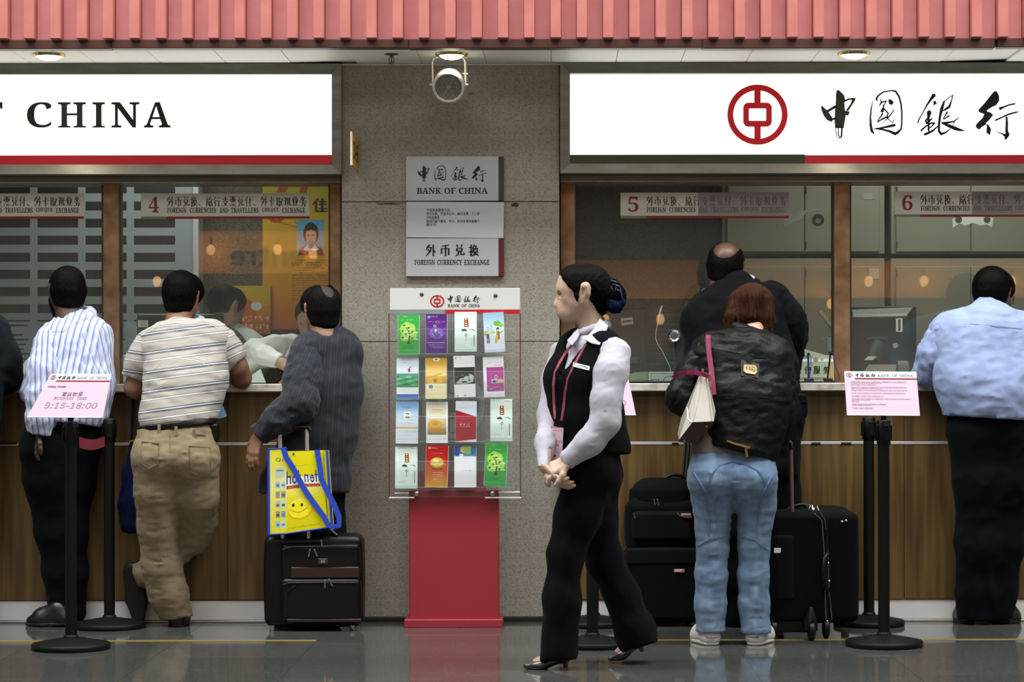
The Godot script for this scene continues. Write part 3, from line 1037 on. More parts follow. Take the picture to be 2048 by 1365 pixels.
# ================================================================== the scene
func _ready() -> void:
	# camera: a long lens at waist height, level, the frame cut off centre
	var cam := Camera3D.new()
	cam.name = "camera"
	cam.projection = Camera3D.PROJECTION_FRUSTUM
	cam.near = 0.1
	cam.far = 120.0
	cam.size = 1365.0 / F * cam.near
	cam.frustum_offset = Vector2(-(CX - 1024.0) / F, (CY - 682.5) / F) * cam.near
	cam.position = Vector3(0, EYE, D0)
	cam.rotation.z = -ROLL
	var lens := CameraAttributesPhysical.new()
	lens.frustum_focal_length = 78.6
	lens.frustum_focus_distance = 10.2
	lens.frustum_near = cam.near
	lens.frustum_far = cam.far
	lens.exposure_aperture = 8.0
	lens.exposure_sensitivity = 100.0
	cam.attributes = lens
	add_child(cam)
	# sky and exposure
	var env := Environment.new()
	env.background_mode = Environment.BG_COLOR
	env.background_color = Color("#aab4c0")
	env.background_energy_multiplier = 0.3
	env.tonemap_mode = Environment.TONE_MAPPER_LINEAR
	env.tonemap_exposure = 1.1
	env.sdfgi_enabled = true
	env.ssao_enabled = true
	env.ssil_enabled = true
	var we := WorldEnvironment.new()
	we.name = "environment"
	we.environment = env
	add_child(we)
	# light: the long ceiling lights of the hall, high in front of the counters
	for k in HALL_LIGHTS.size():
		var h: Array = HALL_LIGHTS[k]
		var l := AreaLight3D.new()
		l.name = "hall_light"
		l.area_size = Vector2(h[2], h[3])
		l.position = Vector3(h[0], 6.96, h[1])
		l.rotation.x = -PI / 2
		l.light_color = Color("#eff6f2")
		l.light_energy = h[4]
		l.area_range = 60.0
		l.shadow_enabled = true
		add_child(l, true)
	materials()
	shell()
	signs()
	counters()
	interior()
	opposite()
	pillar_things()
	brochure_stand()
	stanchions()
	luggage()
	desk_things()
	people()

# x, z, breadth, depth, strength of the ceiling lights
const HALL_LIGHTS := [[-3.6, 2.6, 6.4, 1.8, 72.0], [3.6, 2.6, 6.4, 1.8, 72.0], [-3.6, 5.6, 6.4, 1.8, 11.0], [3.6, 5.6, 6.4, 1.8, 11.0], [-3.6, 13.0, 6.4, 5.0, 13.0], [3.6, 13.0, 6.4, 5.0, 13.0]]

func shell() -> void:
	# floor: stone slabs of 0.6 m with narrow joints, and the plain floor beyond them
	var base := struct("floor", Geo.new().box(Vector3(-9, -0.3, -2.2), Vector3(9, -0.0045, 18.6)), M.grout)
	var x0 := (632.0 - CX) * 9.66 / F
	var z0 := 0.79
	var rng := RandomNumberGenerator.new()
	rng.seed = 4
	var tones := []
	for i in 4:
		var m: StandardMaterial3D = M.floor.duplicate()
		m.albedo_color = Color.from_hsv(0.58, 0.015, [0.97, 1.0, 0.94, 0.99][i])
		m.uv1_offset = Vector3(i * 0.31, 0, i * 0.17)
		tones.append(m)
	for i in range(-5, 8):
		for j in range(-2, 4):
			var lo := Vector3(x0 + i * 0.6 + 0.0008, -0.004, z0 + j * 0.6 + 0.0008)
			part("floor_tile", Geo.new().box(lo, lo + Vector3(0.5984, 0.004, 0.5984)), tones[rng.randi() % 4], base)
	var zl := z0 + 4 * 0.6
	part("floor_slab", Geo.new().box(Vector3(-9, -0.03, zl), Vector3(9, 0, 18.6)), M.floor, base)
	part("floor_slab", Geo.new().box(Vector3(-9, -0.03, -2.2), Vector3(x0 - 3.0 - 0.001, 0, zl - 0.001)), M.floor, base)
	part("floor_slab", Geo.new().box(Vector3(x0 + 4.8 + 0.001, -0.03, -2.2), Vector3(9, 0, zl - 0.001)), M.floor, base)
	part("floor_slab", Geo.new().box(Vector3(x0 - 3.0, -0.03, -2.2), Vector3(x0 + 4.8, 0, z0 - 1.2 - 0.001)), M.floor, base)
	# yellow line on the floor, broken in front of the pillar
	var zt := D0 - F * EYE / (1281.5 - CY)
	for s in [[-5.0, x0 - 0.002, "worn yellow floor line running out in front of the left counter"], [x0 + 1.2, 5.0, "worn yellow floor line running out in front of the right counter"]]:
		var o := part("floor_line", Geo.new().box(Vector3(s[0], 0.0, zt - 0.022), Vector3(s[1], 0.0012, zt + 0.022)), M.tape, self)
		meta(o, s[2], "floor marking")
	# hall: back wall and side walls, ceiling slab behind and above
	struct("wall_left", Geo.new().box(Vector3(-9.3, 0, -2.5), Vector3(-9, 7.3, 18.9)), mat("#8f8b84", 0.8))
	struct("wall_right", Geo.new().box(Vector3(9, 0, -2.5), Vector3(9.3, 7.3, 18.9)), mat("#8f8b84", 0.8))
	struct("ceiling", Geo.new().box(Vector3(-9.3, 7.0, -2.5), Vector3(9.3, 7.3, 18.9)), mat("#d5d5d2", 0.8))
	for h in HALL_LIGHTS:
		var o := part("ceiling_light", Geo.new().box(Vector3(h[0] - h[2] / 2, 6.975, h[1] - h[3] / 2), Vector3(h[0] + h[2] / 2, 7.0, h[1] + h[3] / 2)), M.ceiling_glow, self)
		meta(o, "long luminous ceiling panel high over the hall floor", "light", "hall ceiling lights")
	# pillar between the two counters, in three granite panels, with a black skirting
	var w := struct("wall_center", Geo.new().box(Vector3(P(684, 0, 0).x + 0.01, 0, -1.7), Vector3(P(1119, 0, 0).x - 0.01, 2.7, -0.03)), M.granite_in)
	var px0 := P(684, 700, 0).x
	var px1 := P(1119, 700, 0).x
	var ys := [0.02, P(900, 684, 0).y, P(900, 404, 0).y, SOFFIT + 0.03]
	for i in 3:
		part("granite_panel", Geo.new().box(Vector3(px0, ys[i] + 0.0015, -0.03), Vector3(px1, ys[i + 1] - 0.0015, 0.0), 0.002), M.granite, w)
	struct("baseboard_center", Geo.new().box(Vector3(px0, 0, -0.03), Vector3(px1, 0.02, 0.006), 0.003), M.dark)
	# red ribbed cladding over the counters
	var fa := struct("wall_fascia", Geo.new().box(Vector3(-4.2, SOFFIT + 0.02, 0.30), Vector3(4.2, 4.3, 0.46)), M.maroon)
	var pitch := 52.72 * 9.9 / F
	var xa := P(679, 76, 0.55).x
	var bot := P(900, 76, 0.55).y
	var bot2 := P(900, 80, 0.485).y
	for i in range(-20, 33):
		var x := xa + i * pitch
		part("cladding_rib", Geo.new().box(Vector3(x, bot, 0.46), Vector3(x + 21.0 * 9.9 / F, 4.3, 0.55), 0.003), M.red_rib, fa)
		part("cladding_strip", Geo.new().box(Vector3(x + 21.2 * 9.9 / F, bot2, 0.45), Vector3(x + pitch - 0.001, 4.3, 0.485), 0.002), M.red_rib2, fa)
	var e := 0
	for seg in [[-4.2, P(222, 90, 0.5).x], [P(222.6, 90, 0.5).x, P(817, 90, 0.5).x], [P(817.6, 90, 0.5).x, P(1404, 90, 0.5).x], [P(1404.6, 90, 0.5).x, P(1990, 90, 0.5).x], [P(1996, 90, 0.5).x, 4.2]]:
		var dy := [0.0, 0.0025, 0.0, -0.003, 0.0][e] as float
		e += 1
		part("edge_trim", Geo.new().box(Vector3(seg[0], SOFFIT - 0.004 + dy, 0.44), Vector3(seg[1], bot2 + 0.002, 0.505), 0.003), M.maroon, fa)
	# lowered ceiling of metal panels
	var so := struct("ceiling_lowered", Geo.new().box(Vector3(-4.2, SOFFIT + 0.09, -0.05), Vector3(4.2, SOFFIT + 0.12, 0.44)), M.void)
	for i in range(-13, 14):
		var xl := -0.0276 + i * 0.3027
		var tr := Transform3D()
		var g := Geo.new()
		if i == -4 or i == 6:                                # two panels have come loose at the back
			tr.origin = Vector3(xl, SOFFIT, 0.44)
			tr.basis = Basis(Vector3(0, 0, 1), 0.02 if i == -4 else 0.03) * Basis(Vector3(1, 0, 0), 0.004)
			g.box(Vector3(0.001, 0, -0.43), Vector3(0.3015, 0.018, 0), 0.002, tr)
		else:
			tr.origin = Vector3(xl, SOFFIT, 0.44)
			g.box(Vector3(0.001, 0, -0.44), Vector3(0.3015, 0.018, 0), 0.002, tr)
		part("ceiling_panel", g, M.soffit, so)
	struct("trim_ceiling", Geo.new().box(Vector3(-4.2, SOFFIT - 0.022, -0.03), Vector3(P(683, 0, 0).x, SOFFIT - 0.001, 0.012), 0.003), M.white_paint)
	struct("trim_ceiling_1", Geo.new().box(Vector3(P(1121, 0, 0).x, SOFFIT - 0.022, -0.03), Vector3(4.2, SOFFIT - 0.001, 0.012), 0.003), M.white_paint)
	struct("trim_ceiling_2", Geo.new().box(Vector3(P(683, 0, 0).x, SOFFIT - 0.008, -0.0), Vector3(P(1121, 0, 0).x, SOFFIT - 0.001, 0.01), 0.002), M.white_paint)
	# round ceiling lamps
	for d in [[98.0, "round ceiling lamp over the left end of the red striped lightbox sign"], [903.0, "round ceiling lamp over the pillar, right above the white loudspeaker"], [1708.0, "round ceiling lamp above the emblem and brush writing of the right sign"]]:
		var zc := 0.31
		var c := P(d[0], 107, zc)
		c.y = SOFFIT
		var o := thing("ceiling_lamp", d[1], "lamp", c)
		part("ring", Geo.new().lathe([Vector2(0.055, 0.012), Vector2(0.073, 0.002), Vector2(0.073, -0.006), Vector2(0.066, -0.012), Vector2(0.056, -0.008), Vector2(0.055, 0.012)], c, Vector3.UP, 32), M.brass, o)
		part("diffuser", Geo.new().lathe([Vector2(0.056, -0.006), Vector2(0.05, -0.014), Vector2(0.035, -0.022), Vector2(0.016, -0.026), Vector2(0.0, -0.027)], c, Vector3.UP, 32), M.lamp_glow, o)
		for s in [-1, 1]:
			part("clip", Geo.new().box(c + Vector3(s * 0.034 - 0.004, -0.014, 0.058), c + Vector3(s * 0.034 + 0.004, 0.0, 0.076), 0.001), M.chrome, o)
		var l := SpotLight3D.new()
		l.name = "lamp_light"
		l.position = c + Vector3(0, -0.035, 0)
		l.rotation.x = -PI / 2
		l.spot_angle = 78.0
		l.spot_range = 8.0
		l.light_size = 0.05
		l.light_energy = 0.10
		l.light_color = Color("#fff3d8")
		l.shadow_enabled = true
		add_child(l, true)

func signs() -> void:
	# ---- left lightbox
	var o := thing("lightbox_sign", "long white lightbox sign with black English capitals and a red stripe, left of the pillar", "sign", P(200, 340, 0.03))
	var zf := 0.035
	sign_frame(o, -620, 683, 128, 349, 20)
	part("lit_panel", pxbox(-600, 149, 663, 310, 0.012, -0.10), M.light_panel, o)
	part("red_band", pxbox(-600, 310, 663, 331, 0.013, -0.10), M.crimson_lit, o)
	for c in [["C", 54, 103], ["H", 116, 172], ["I", 185, 210], ["N", 223, 279], ["A", 288, 341], ["F", -34, 5], ["O", -98, -44], ["K", -210, -158], ["N", -276, -222], ["A", -338, -286], ["B", -392, -350]]:
		var lo := P(c[1], 255.5, 0.0125)
		lettering("letter", c[0], font("Droid Serif", true), lo, Vector3(L(c[2] - c[1], 0.0125), 0, 0), Vector3(0, L(51, 0.0125), 0), M.ink, o)
	# ---- right lightbox
	var r := thing("lightbox_sign", "long white lightbox sign with a red emblem and black brush characters", "sign", P(1700, 340, 0.03))
	sign_frame(r, 1120, 2620, 126, 347, 20)
	part("lit_panel", pxbox(1139, 147, 2600, 309, 0.012, -0.10), M.light_panel, r)
	part("dark_band", pxbox(1139, 309, 1610, 328, 0.013, -0.10), M.olive_lit, r)
	part("red_band", pxbox(1610, 309, 2600, 328, 0.013, -0.10), M.crimson_lit, r)
	part("emblem", emblem_geo(P(1515, 229.5, 0.0125), Vector3(L(60.3, 0.0125), 0, 0), Vector3(0, L(60.3, 0.0125), 0)), M.emblem, r)
	for w in BRUSH:
		var g := Geo.new()
		brush_geo(g, w, Transform3D(Basis(Vector3(L(396, 0.0125), 0, 0), Vector3(0, L(102, 0.0125), 0), Vector3.BACK), P(1642, 281, 0.0125)))
		part("brush_character", g, M.ink, r)
	# light that the boxes throw out, just in front of their faces
	for b in [[-600.0, 663.0], [1139.0, 2600.0]]:
		var l := AreaLight3D.new()
		l.name = "sign_light"
		l.area_size = Vector2(L(b[1] - b[0], 0.02), L(158, 0.02))
		l.position = P((b[0] + b[1]) / 2, 229, 0.0)
		l.position.z = 0.0123
		l.rotation.y = PI
		l.light_color = Color("#fffdf4")
		l.light_energy = SIGN_LIGHT
		l.shadow_enabled = true
		l.area_range = 30.0
		add_child(l, true)

const SIGN_LIGHT := 0.12

func sign_frame(o: Node3D, x0: float, x1: float, y0: float, y1: float, w: float) -> void:
	# four bars with a sloping inner face, mitred at the corners
	var zo := 0.045
	var zi := 0.02
	var c := [P(x0, y0, 0.03), P(x1, y0, 0.03), P(x1, y1, 0.03), P(x0, y1, 0.03)]
	var i := [P(x0 + w, y0 + w, 0.03), P(x1 - w, y0 + w, 0.03), P(x1 - w, y1 - w, 0.03), P(x0 + w, y1 - w, 0.03)]
	for k in 4:
		var a: Vector3 = c[k]
		var b: Vector3 = c[(k + 1) % 4]
		var ai: Vector3 = i[k]
		var bi: Vector3 = i[(k + 1) % 4]
		var g := Geo.new()
		var edge := [Vector3(a.x, a.y, zo), Vector3(b.x, b.y, zo), Vector3(bi.x, bi.y, zi), Vector3(ai.x, ai.y, zi)]
		var nn: Vector3 = (edge[1] - edge[0]).cross(edge[3] - edge[0]).normalized()
		if nn.z < 0.0:
			nn = -nn
		g.quad(edge[0], edge[1], edge[2], edge[3], nn)
		var out: Vector3 = Vector3(a.x + b.x - ai.x - bi.x, a.y + b.y - ai.y - bi.y, 0)
		out = Vector3(0, signf(out.y), 0) if absf(a.y - b.y) < 0.1 else Vector3(signf(out.x), 0, 0)
		g.quad(edge[0], edge[1], Vector3(b.x, b.y, -0.1), Vector3(a.x, a.y, -0.1), out)
		g.quad(edge[3], edge[2], Vector3(bi.x, bi.y, -0.1), Vector3(ai.x, ai.y, -0.1), -out)
		g.quad(Vector3(a.x, a.y, -0.1), Vector3(b.x, b.y, -0.1), Vector3(bi.x, bi.y, -0.1), Vector3(ai.x, ai.y, -0.1), Vector3.FORWARD)
		part("frame_bar", g, M.steel, o)

# ------------------------------------------------------------------ windows, counters
const GZ := -0.22        # plane of the glass
const TOPY := 1.1135     # height of the counter tops

func counters() -> void:
	# head rail and posts of the windows
	var sides := [[-640.0, 682.0, [[-640.0, -608.0], [-236.0, -205.0], [206.0, 238.0], [660.0, 682.0]]], [1120.0, 2640.0, [[1121.0, 1150.0], [1668.0, 1700.0], [2100.0, 2132.0], [2608.0, 2640.0]]]]
	var nw := 1
	for s in 2:
		var x0: float = sides[s][0]
		var x1: float = sides[s][1]
		var yo := -1.0 if s == 1 else 2.0
		struct("trim_window_head_%d" % (s + 1), pxbox(x0, 349 + yo, x1, 365 + yo, -0.06, -0.3, 0.004), M.steel)
		struct("trim_window_rail_%d" % (s + 1), pxbox(x0, 347 + yo, x1, 355 + yo, -0.03, -0.1, 0.003), M.alu_dark)
		struct("trim_over_window_%d" % (s + 1), Geo.new().box(Vector3(P(x0, 0, 0).x, P(0, 340, 0).y, -0.3), Vector3(P(x1, 0, 0).x, SOFFIT + 0.1, -0.105)), M.void)
		var posts: Array = sides[s][2]
		for k in posts.size():
			struct("trim_post_%d" % (nw + k + s * 10), pxbox(posts[k][0], 362 + yo, posts[k][1], 769, -0.17, -0.27, 0.004), M.bronze)
			# dark gasket beside the post
			if k < posts.size() - 1:
				struct("trim_gasket_%d" % (nw + k + s * 10), pxbox(posts[k][1], 362 + yo, posts[k][1] + 2.5, 769, -0.19, -0.25), M.alu_dark)
				struct("trim_gasket_%d" % (nw + k + 30 + s * 10), pxbox(posts[k + 1][0] - 2.5, 362 + yo, posts[k + 1][0], 769, -0.19, -0.25), M.alu_dark)
		for k in posts.size() - 1:
			var g := Geo.new()
			# the pane stops short of the counter: a slot is left open for passing things through
			g.box(P(posts[k][1] + 2, 762, GZ), P(posts[k + 1][0] - 2, 363 + yo, GZ) + Vector3(0, 0, -0.0), 0.0)
			var a := P(posts[k][1] + 2, PANE_BOTTOM[s * 3 + k], GZ)
			var b := P(posts[k + 1][0] - 2, 363 + yo, GZ)
			g = Geo.new()
			g.quad(Vector3(a.x, b.y, GZ), Vector3(b.x, b.y, GZ), Vector3(b.x, a.y, GZ), Vector3(a.x, a.y, GZ), Vector3.BACK)
			struct("window_%d" % (s * 3 + k + 1), g, M.glass)
	# counters: carcass with veneered panels, a metal line, a pale metal plinth
	var ends := [[-640.0, 684.0], [1119.0, 2640.0]]
	for s in 2:
		var x0: float = P(ends[s][0], 800, 0).x
		var x1: float = P(ends[s][1], 800, 0).x
		var lab := "wood veneered bank counter with a metal line, left of the pillar" if s == 0 else "wood veneered bank counter with a metal line, right of the pillar"
		var o := thing("counter", lab, "counter", Vector3((x0 + x1) / 2, 0, 0))
		var zf := 0.04
		part("carcass", Geo.new().box(Vector3(x0 + (0.012 if s == 1 else 0.0), 0.105, -0.5), Vector3(x1, TOPY - 0.04, zf - 0.02)), M.dark, o)
		var cuts := [-640, -270, 92, 455, 684] if s == 0 else [1119, 1404, 1808, 2170, 2640]
		for k in 4:
			var tone: StandardMaterial3D = M.wood.duplicate()
			tone.uv1_offset = Vector3(k * 0.37 + s * 0.2, k * 0.13, 0)
			tone.albedo_color = Color.from_hsv(0.08, 0.03, [0.97, 1.0, 0.93, 0.98][k])
			var xa := P(cuts[k], 800, zf).x + 0.001
			var xb := P(cuts[k + 1], 800, zf).x - 0.001
			var yt := TOPY - 0.038
			var ym := P(1000, 884, zf).y
			var yn := P(1000, 891, zf).y
			part("upper_panel", Geo.new().box(Vector3(xa, ym, zf - 0.02), Vector3(xb, yt, zf), 0.001), tone, o)
			part("lower_panel", Geo.new().box(Vector3(xa, 0.105, zf - 0.02), Vector3(xb, yn, zf), 0.001), tone, o)
		part("metal_line", Geo.new().box(Vector3(x0, P(1000, 890.5, zf).y, zf - 0.02), Vector3(x1, P(1000, 884.5, zf).y, zf + 0.002), 0.001), M.alu_bright, o)
		for q in ([[-2, 34]] if s == 0 else [[1344, 1357], [1623, 1641], [1682, 1703], [1896, 1902]]):
			part("line_clip", pxbox(q[0], 885.5, q[1], 889.5, zf + 0.004, zf, 0.0005), M.dark, o)
		part("plinth", Geo.new().box(Vector3(x0, 0.012, 0.0), Vector3(x1, 0.102, 0.034), 0.002), M.kick, o)
		part("plinth_foot", Geo.new().box(Vector3(x0, 0.0, 0.0), Vector3(x1, 0.0105, 0.038), 0.002), M.alu, o)
		var t := part("worktop", Geo.new().box(Vector3(x0, TOPY - 0.038, -0.62), Vector3(x1, TOPY, 0.1), 0.004), M.marble, self)
		meta(t, "pale stone counter top left of the pillar" if s == 0 else "pale stone counter top right of the pillar", "worktop")
	# notice strips on the glass over each position
	var strips := [["3", -46, 167, 387, 433, 0], ["4", 282, 619, 387, 433, 0], ["5", 1240, 1578, 385, 432, 1], ["6", 1788, 2126, 383, 429, 1]]
	for q in strips:
		var x1: float = q[2]
		var x0: float = x1 - 337.0
		var zz := GZ + 0.012
		var k := (x1 - x0) / 337.0
		var o := thing("counter_notice", "white notice strip %s on the glass, %s" % [q[0], {"3": "cut off by the left edge", "4": "fully readable, before the yellow poster", "5": "its right half covered, nearest the pillar", "6": "its right half covered, above the black monitor"}[q[0]]], "sign", P((x0 + x1) / 2, 433, zz), "counter notices")
		part("plate", pxbox(x0, q[3], x1, q[4], zz, GZ + 0.002, 0.001), M.plate, o)
		part("green_foot", pxbox(x0, q[4], x0 + 51, q[4] + 5, zz - 0.002, GZ + 0.002, 0.0005), mat("#8f9a80", 0.5), o)
		part("red_foot", pxbox(x0 + 51, q[4], x1, q[4] + 5, zz - 0.002, GZ + 0.002, 0.0005), mat("#9c3436", 0.5), o)
		lettering("numeral", q[0], font("Droid Serif", true), P(x0 + 15.5, q[4] - 8, zz), Vector3(L(20.5, zz), 0, 0), Vector3(0, L(30.5, zz), 0), mat("#a03434", 0.5), o)
		han("chinese_line", "外币兑换、旅行支票兑付、外卡取现业务", P(x0 + 52.5, q[4] - 20, zz), Vector3(L(277.5, zz), 0, 0), Vector3(0, L(18.5, zz), 0), M.brown_ink, o, 0.2, 0.04)
		var xs := [[ "FOREIGN", 52.5, 90.5], ["CURRENCIES", 97.5, 150], ["AND", 157, 174], ["TRAVELLERS", 180, 235], ["CHEQUE", 242, 276], ["EXCHANGE", 282, 328]]
		for w in xs:
			lettering("english_word", w[0], font("Droid Serif", true), P(x0 + w[1], q[4] - 7, zz), Vector3(L(w[2] - w[1], zz), 0, 0), Vector3(0, L(10, zz), 0), M.brown_ink, o)
		if q[5] == 1:
			var c := part("cover_sheet", pxbox(x0 + 155, q[3] - 0.5, x1 + 0.5, q[4] - 1, zz + 0.004, zz + 0.003), M.cover_film, self)
			meta(c, "greyish film over the right half of the notice strip %s" % ("nearest the pillar" if q[0] == "5" else "above the big black monitor"), "film", "cover films")

const PANE_BOTTOM := [738.0, 738.0, 738.0, 764.0, 764.0, 764.0]

# ------------------------------------------------------------------ behind the glass
const BZ := -1.62        # the back wall of the counters

func interior() -> void:
	# shell of the two rooms behind the counters
	struct("wall_back", Geo.new().box(Vector3(-5, 0, BZ - 0.3), Vector3(5, 2.75, BZ - 0.1)), M.granite_in)
	struct("ceiling_back", Geo.new().box(Vector3(-5, 2.62, BZ - 0.1), Vector3(5, 2.72, -0.3)), mat("#b9b9b2", 0.8))
	struct("wall_over_fascia", Geo.new().box(Vector3(-9, SOFFIT + 0.12, -0.3), Vector3(9, 7.0, 0.3)), mat("#8c8680", 0.8))
	struct("wall_end_left", Geo.new().box(Vector3(-5.1, 0, BZ), Vector3(-4.3, 2.75, 0.0)), mat("#6d6a64", 0.8))
	struct("wall_end_right", Geo.new().box(Vector3(4.3, 0, BZ), Vector3(5.1, 2.75, 0.0)), mat("#6d6a64", 0.8))
	for s in [[-2.0, -1], [2.0, 1]]:
		var o := part("ceiling_light", Geo.new().box(Vector3(s[0] - 0.6, 2.605, -1.1), Vector3(s[0] + 0.6, 2.62, -0.8)), M.room_glow, self)
		meta(o, "flat ceiling light inside the room behind the left counter" if s[1] < 0 else "flat ceiling light inside the room behind the right counter", "light")
		var l := AreaLight3D.new()
		l.name = "room_light"
		l.area_size = Vector2(1.2, 0.3)
		l.position = Vector3(s[0], 2.6, -0.95)
		l.rotation.x = -PI / 2
		l.light_energy = ROOM_LIGHT
		l.light_color = Color("#f2f6e6")
		l.area_range = 12.0
		l.shadow_enabled = true
		add_child(l, true)
	# ---- left: exchange rate board with rows of dark display slots
	var z := BZ + 0.06
	var b := thing("rate_board", "grey exchange rate board with rows of black display slots behind the left windows", "board", P(190, 720, z))
	part("panel", pxbox(-420, 340, 386, 860, z, BZ - 0.09, 0.004), M.board_grey, b)
	part("edge_strip", pxbox(386, 340, 397, 860, z + 0.012, BZ - 0.09, 0.003), mat("#a7adb4", 0.5), b)
	var cols := [[-306, -232], [-214, -130], [-112, -30], [-20, 60], [75, 156], [171, 253], [268, 350]]
	for r in 8:
		var yc := 378.0 + r * 34.2
		for c in cols:
			var s := part("display_slot", pxbox(c[0], yc - 9, c[1], yc + 9, z + 0.002, z - 0.01, 0.002), M.slot, b)
			if c[0] > -40 and r > 0:
				var g := Geo.new()
				for k in 6:                                   # unlit figures in the slot
					var w: float = (c[1] - c[0]) / 7.0
					var xx: float = c[0] + w * (k + 0.7)
					for q in [[0, 0.7, 0, 0.0], [0, 0.7, 7, 0.0], [0, 0.7, 14, 0.0]]:
						g.box(P(xx, yc - 6 + q[2] + 0.8 - 1, z + 0.0024) + Vector3(0, -0.0012, 0), P(xx + w * 0.6, yc - 7 + q[2], z + 0.0026))
					g.box(P(xx, yc + 7, z + 0.0024), P(xx + 1.2, yc - 7, z + 0.0026))
					g.box(P(xx + w * 0.55, yc + 7, z + 0.0024), P(xx + w * 0.55 + 1.2, yc - 7, z + 0.0026))
				sub("figures", g, M.slot_ink, s)
	for r in 9:                                               # small print lines lower down
		for c in cols:
			if r != 2:
				part("print_line", pxbox(c[0] + (r * 7) % 12, 640 + r * 9.5, c[1] - (r * 5) % 17, 643.5 + r * 9.5, z + 0.001, z - 0.004), M.slot, b)
	# ---- left: yellow poster with portrait, and a smaller one below
	var pz := BZ - 0.1 + 0.05
	var p := thing("poster", "tall golden yellow poster with a portrait photo and lines of print", "poster", P(595, 660, pz))
	var q := pxbox(525, 352, 676, 659, pz, pz - 0.03)
	part("panel_back", q, M.void, p)
	var g := Geo.new()
	g.quad(P(525, 352, pz + 0.001), P(676, 352, pz + 0.001), P(676, 659, pz + 0.001), P(525, 659, pz + 0.001), Vector3.BACK, true)
	part("print", g, tex_mat(poster_image(), 0.35), p)
	han("title", "佳贵", P(626, 423, pz + 0.002), Vector3(L(64, pz), 0, 0), Vector3(0, L(25, pz), 0), M.ink, p, 0.25, 0.08)
	var p2 := thing("poster", "small yellow and orange poster partly behind the seated clerk", "poster", P(485, 655, pz))
	part("panel_back", pxbox(430, 572, 541, 668, pz + 0.02, pz - 0.01), mat("#8a6a20", 0.6), p2)
	g = Geo.new()
	g.quad(P(430, 572, pz + 0.021), P(541, 572, pz + 0.021), P(541, 668, pz + 0.021), P(430, 668, pz + 0.021), Vector3.BACK, true)
	part("print", g, tex_mat(poster2_image(), 0.4), p2)
	# ---- right: grey steel lockers, two rows of units
	var lz := BZ + 0.12
	var units := [[1444, 1609, 1769], [1782, 1942, 2104], [2118, 2280, 2440]]
	var nth := ["nearest the pillar", "behind notice strip 6", "farthest right"]
	for u in 3:
		var a: Array = units[u]
		for row in 2:
			var y0: float = [345.0, 517.0][row]
			var y1: float = [509.0, 800.0][row]
			var d0: float = [366.0, 533.0][row]
			var d1: float = [504.0, 786.0][row]
			var o := thing("steel_locker", "grey steel locker with two doors, %s row, %s" % [["upper", "lower"][row], nth[u]], "locker", P((a[0] + a[2]) / 2.0, y1, lz), "steel lockers behind the right windows")
			part("body", pxbox(a[0], y0, a[2], y1, lz - 0.012, BZ - 0.09, 0.004), M.locker, o)
			for k in 2:
				var xl: float = a[k] + (10.0 if k == 0 else 1.0)
				var xr: float = a[k + 1] - (1.0 if k == 0 else 10.0)
				var d := part("door", pxbox(xl, d0, xr, d1, lz, lz - 0.011, 0.003), M.locker, o)
				var hx: float = xl + 2.5 if k == 1 and u == 0 else (xr - 3.0 if k == 1 else xl + 2.0)
				for hy in [d0 + 14, d1 - 14]:
					sub("hinge", pxbox(hx - 1, hy - 7, hx + 1, hy + 7, lz + 0.006, lz, 0.001), M.alu_dark, d)
				if k == 0 and row == 1:
					sub("handle", pxbox(xr - 9, 640, xr - 6, 668, lz + 0.012, lz, 0.002), M.alu_dark, d)
	# small labels and scraps stuck on the lockers
	var scraps := [[1727, 387, 1745, 399, "small pale label on the upper locker left of notice strip 6", "#8e8a84"], [1737, 537, 1758, 558, "small white paper label on the lower locker above the monitor", "#a39c90"]]
	for s in scraps:
		var o := part("label", pxbox(s[0], s[1], s[2], s[3], lz + 0.002, lz), mat(s[5], 0.7), self)
		meta(o, s[4], "label")
	var o := thing("torn_sticker", "remains of a torn white sticker with two dark emblem halves below notice strip 6", "sticker", P(1945, 445, lz))
	var poly := PackedVector2Array()
	for w in [[1905, 437], [1930, 434], [1965, 433], [1987, 436], [1984, 455], [1972, 449], [1962, 452], [1945, 446], [1930, 452], [1920, 447], [1905, 456]]:
		var c := P(w[0], w[1], lz)
		poly.append(Vector2(c.x, c.y))
	part("paper", Geo.new().prism(poly, lz + 0.0005, lz + 0.0015), mat("#bfc3b9", 0.7), o)
	for c in [[1917, 440], [1974, 440]]:
		var e := P(c[0], c[1], lz)
		part("emblem_half", Geo.new().prism(disc(Vector2(e.x, e.y), L(7, lz), 16), lz + 0.001, lz + 0.002), mat("#3c423c", 0.7), o)
	var st := thing("torn_sticker", "torn pale sticker beside a round dark decal on the upper locker", "sticker", P(1600, 440, lz))
	poly = PackedVector2Array()
	for w in [[1566, 446], [1573, 432], [1590, 427], [1612, 420], [1640, 416], [1646, 420], [1612, 426], [1602, 440], [1585, 446], [1568, 455]]:
		var c := P(w[0], w[1], lz)
		poly.append(Vector2(c.x, c.y))
	part("paper", Geo.new().prism(poly, lz + 0.0005, lz + 0.0015), mat("#7f837f", 0.7), st)
	var e := P(1636, 440, lz)
	part("round_decal", Geo.new().prism(disc(Vector2(e.x, e.y), L(12, lz), 24), lz + 0.001, lz + 0.002), mat("#25221d", 0.7), st)
	part("decal_mark", Geo.new().prism(disc(Vector2(e.x, e.y - L(2, lz)), L(5.5, lz), 18), lz + 0.002, lz + 0.003), mat("#6a675e", 0.7), st)
	# louvred cupboard low behind counter 5
	var v := thing("louvred_cupboard", "low dark louvred cupboard behind the microphone", "cupboard", P(1340, 780, lz))
	part("body", pxbox(1284, 628, 1444, 800, lz - 0.02, BZ - 0.09, 0.003), mat("#3a3f38", 0.6), v)
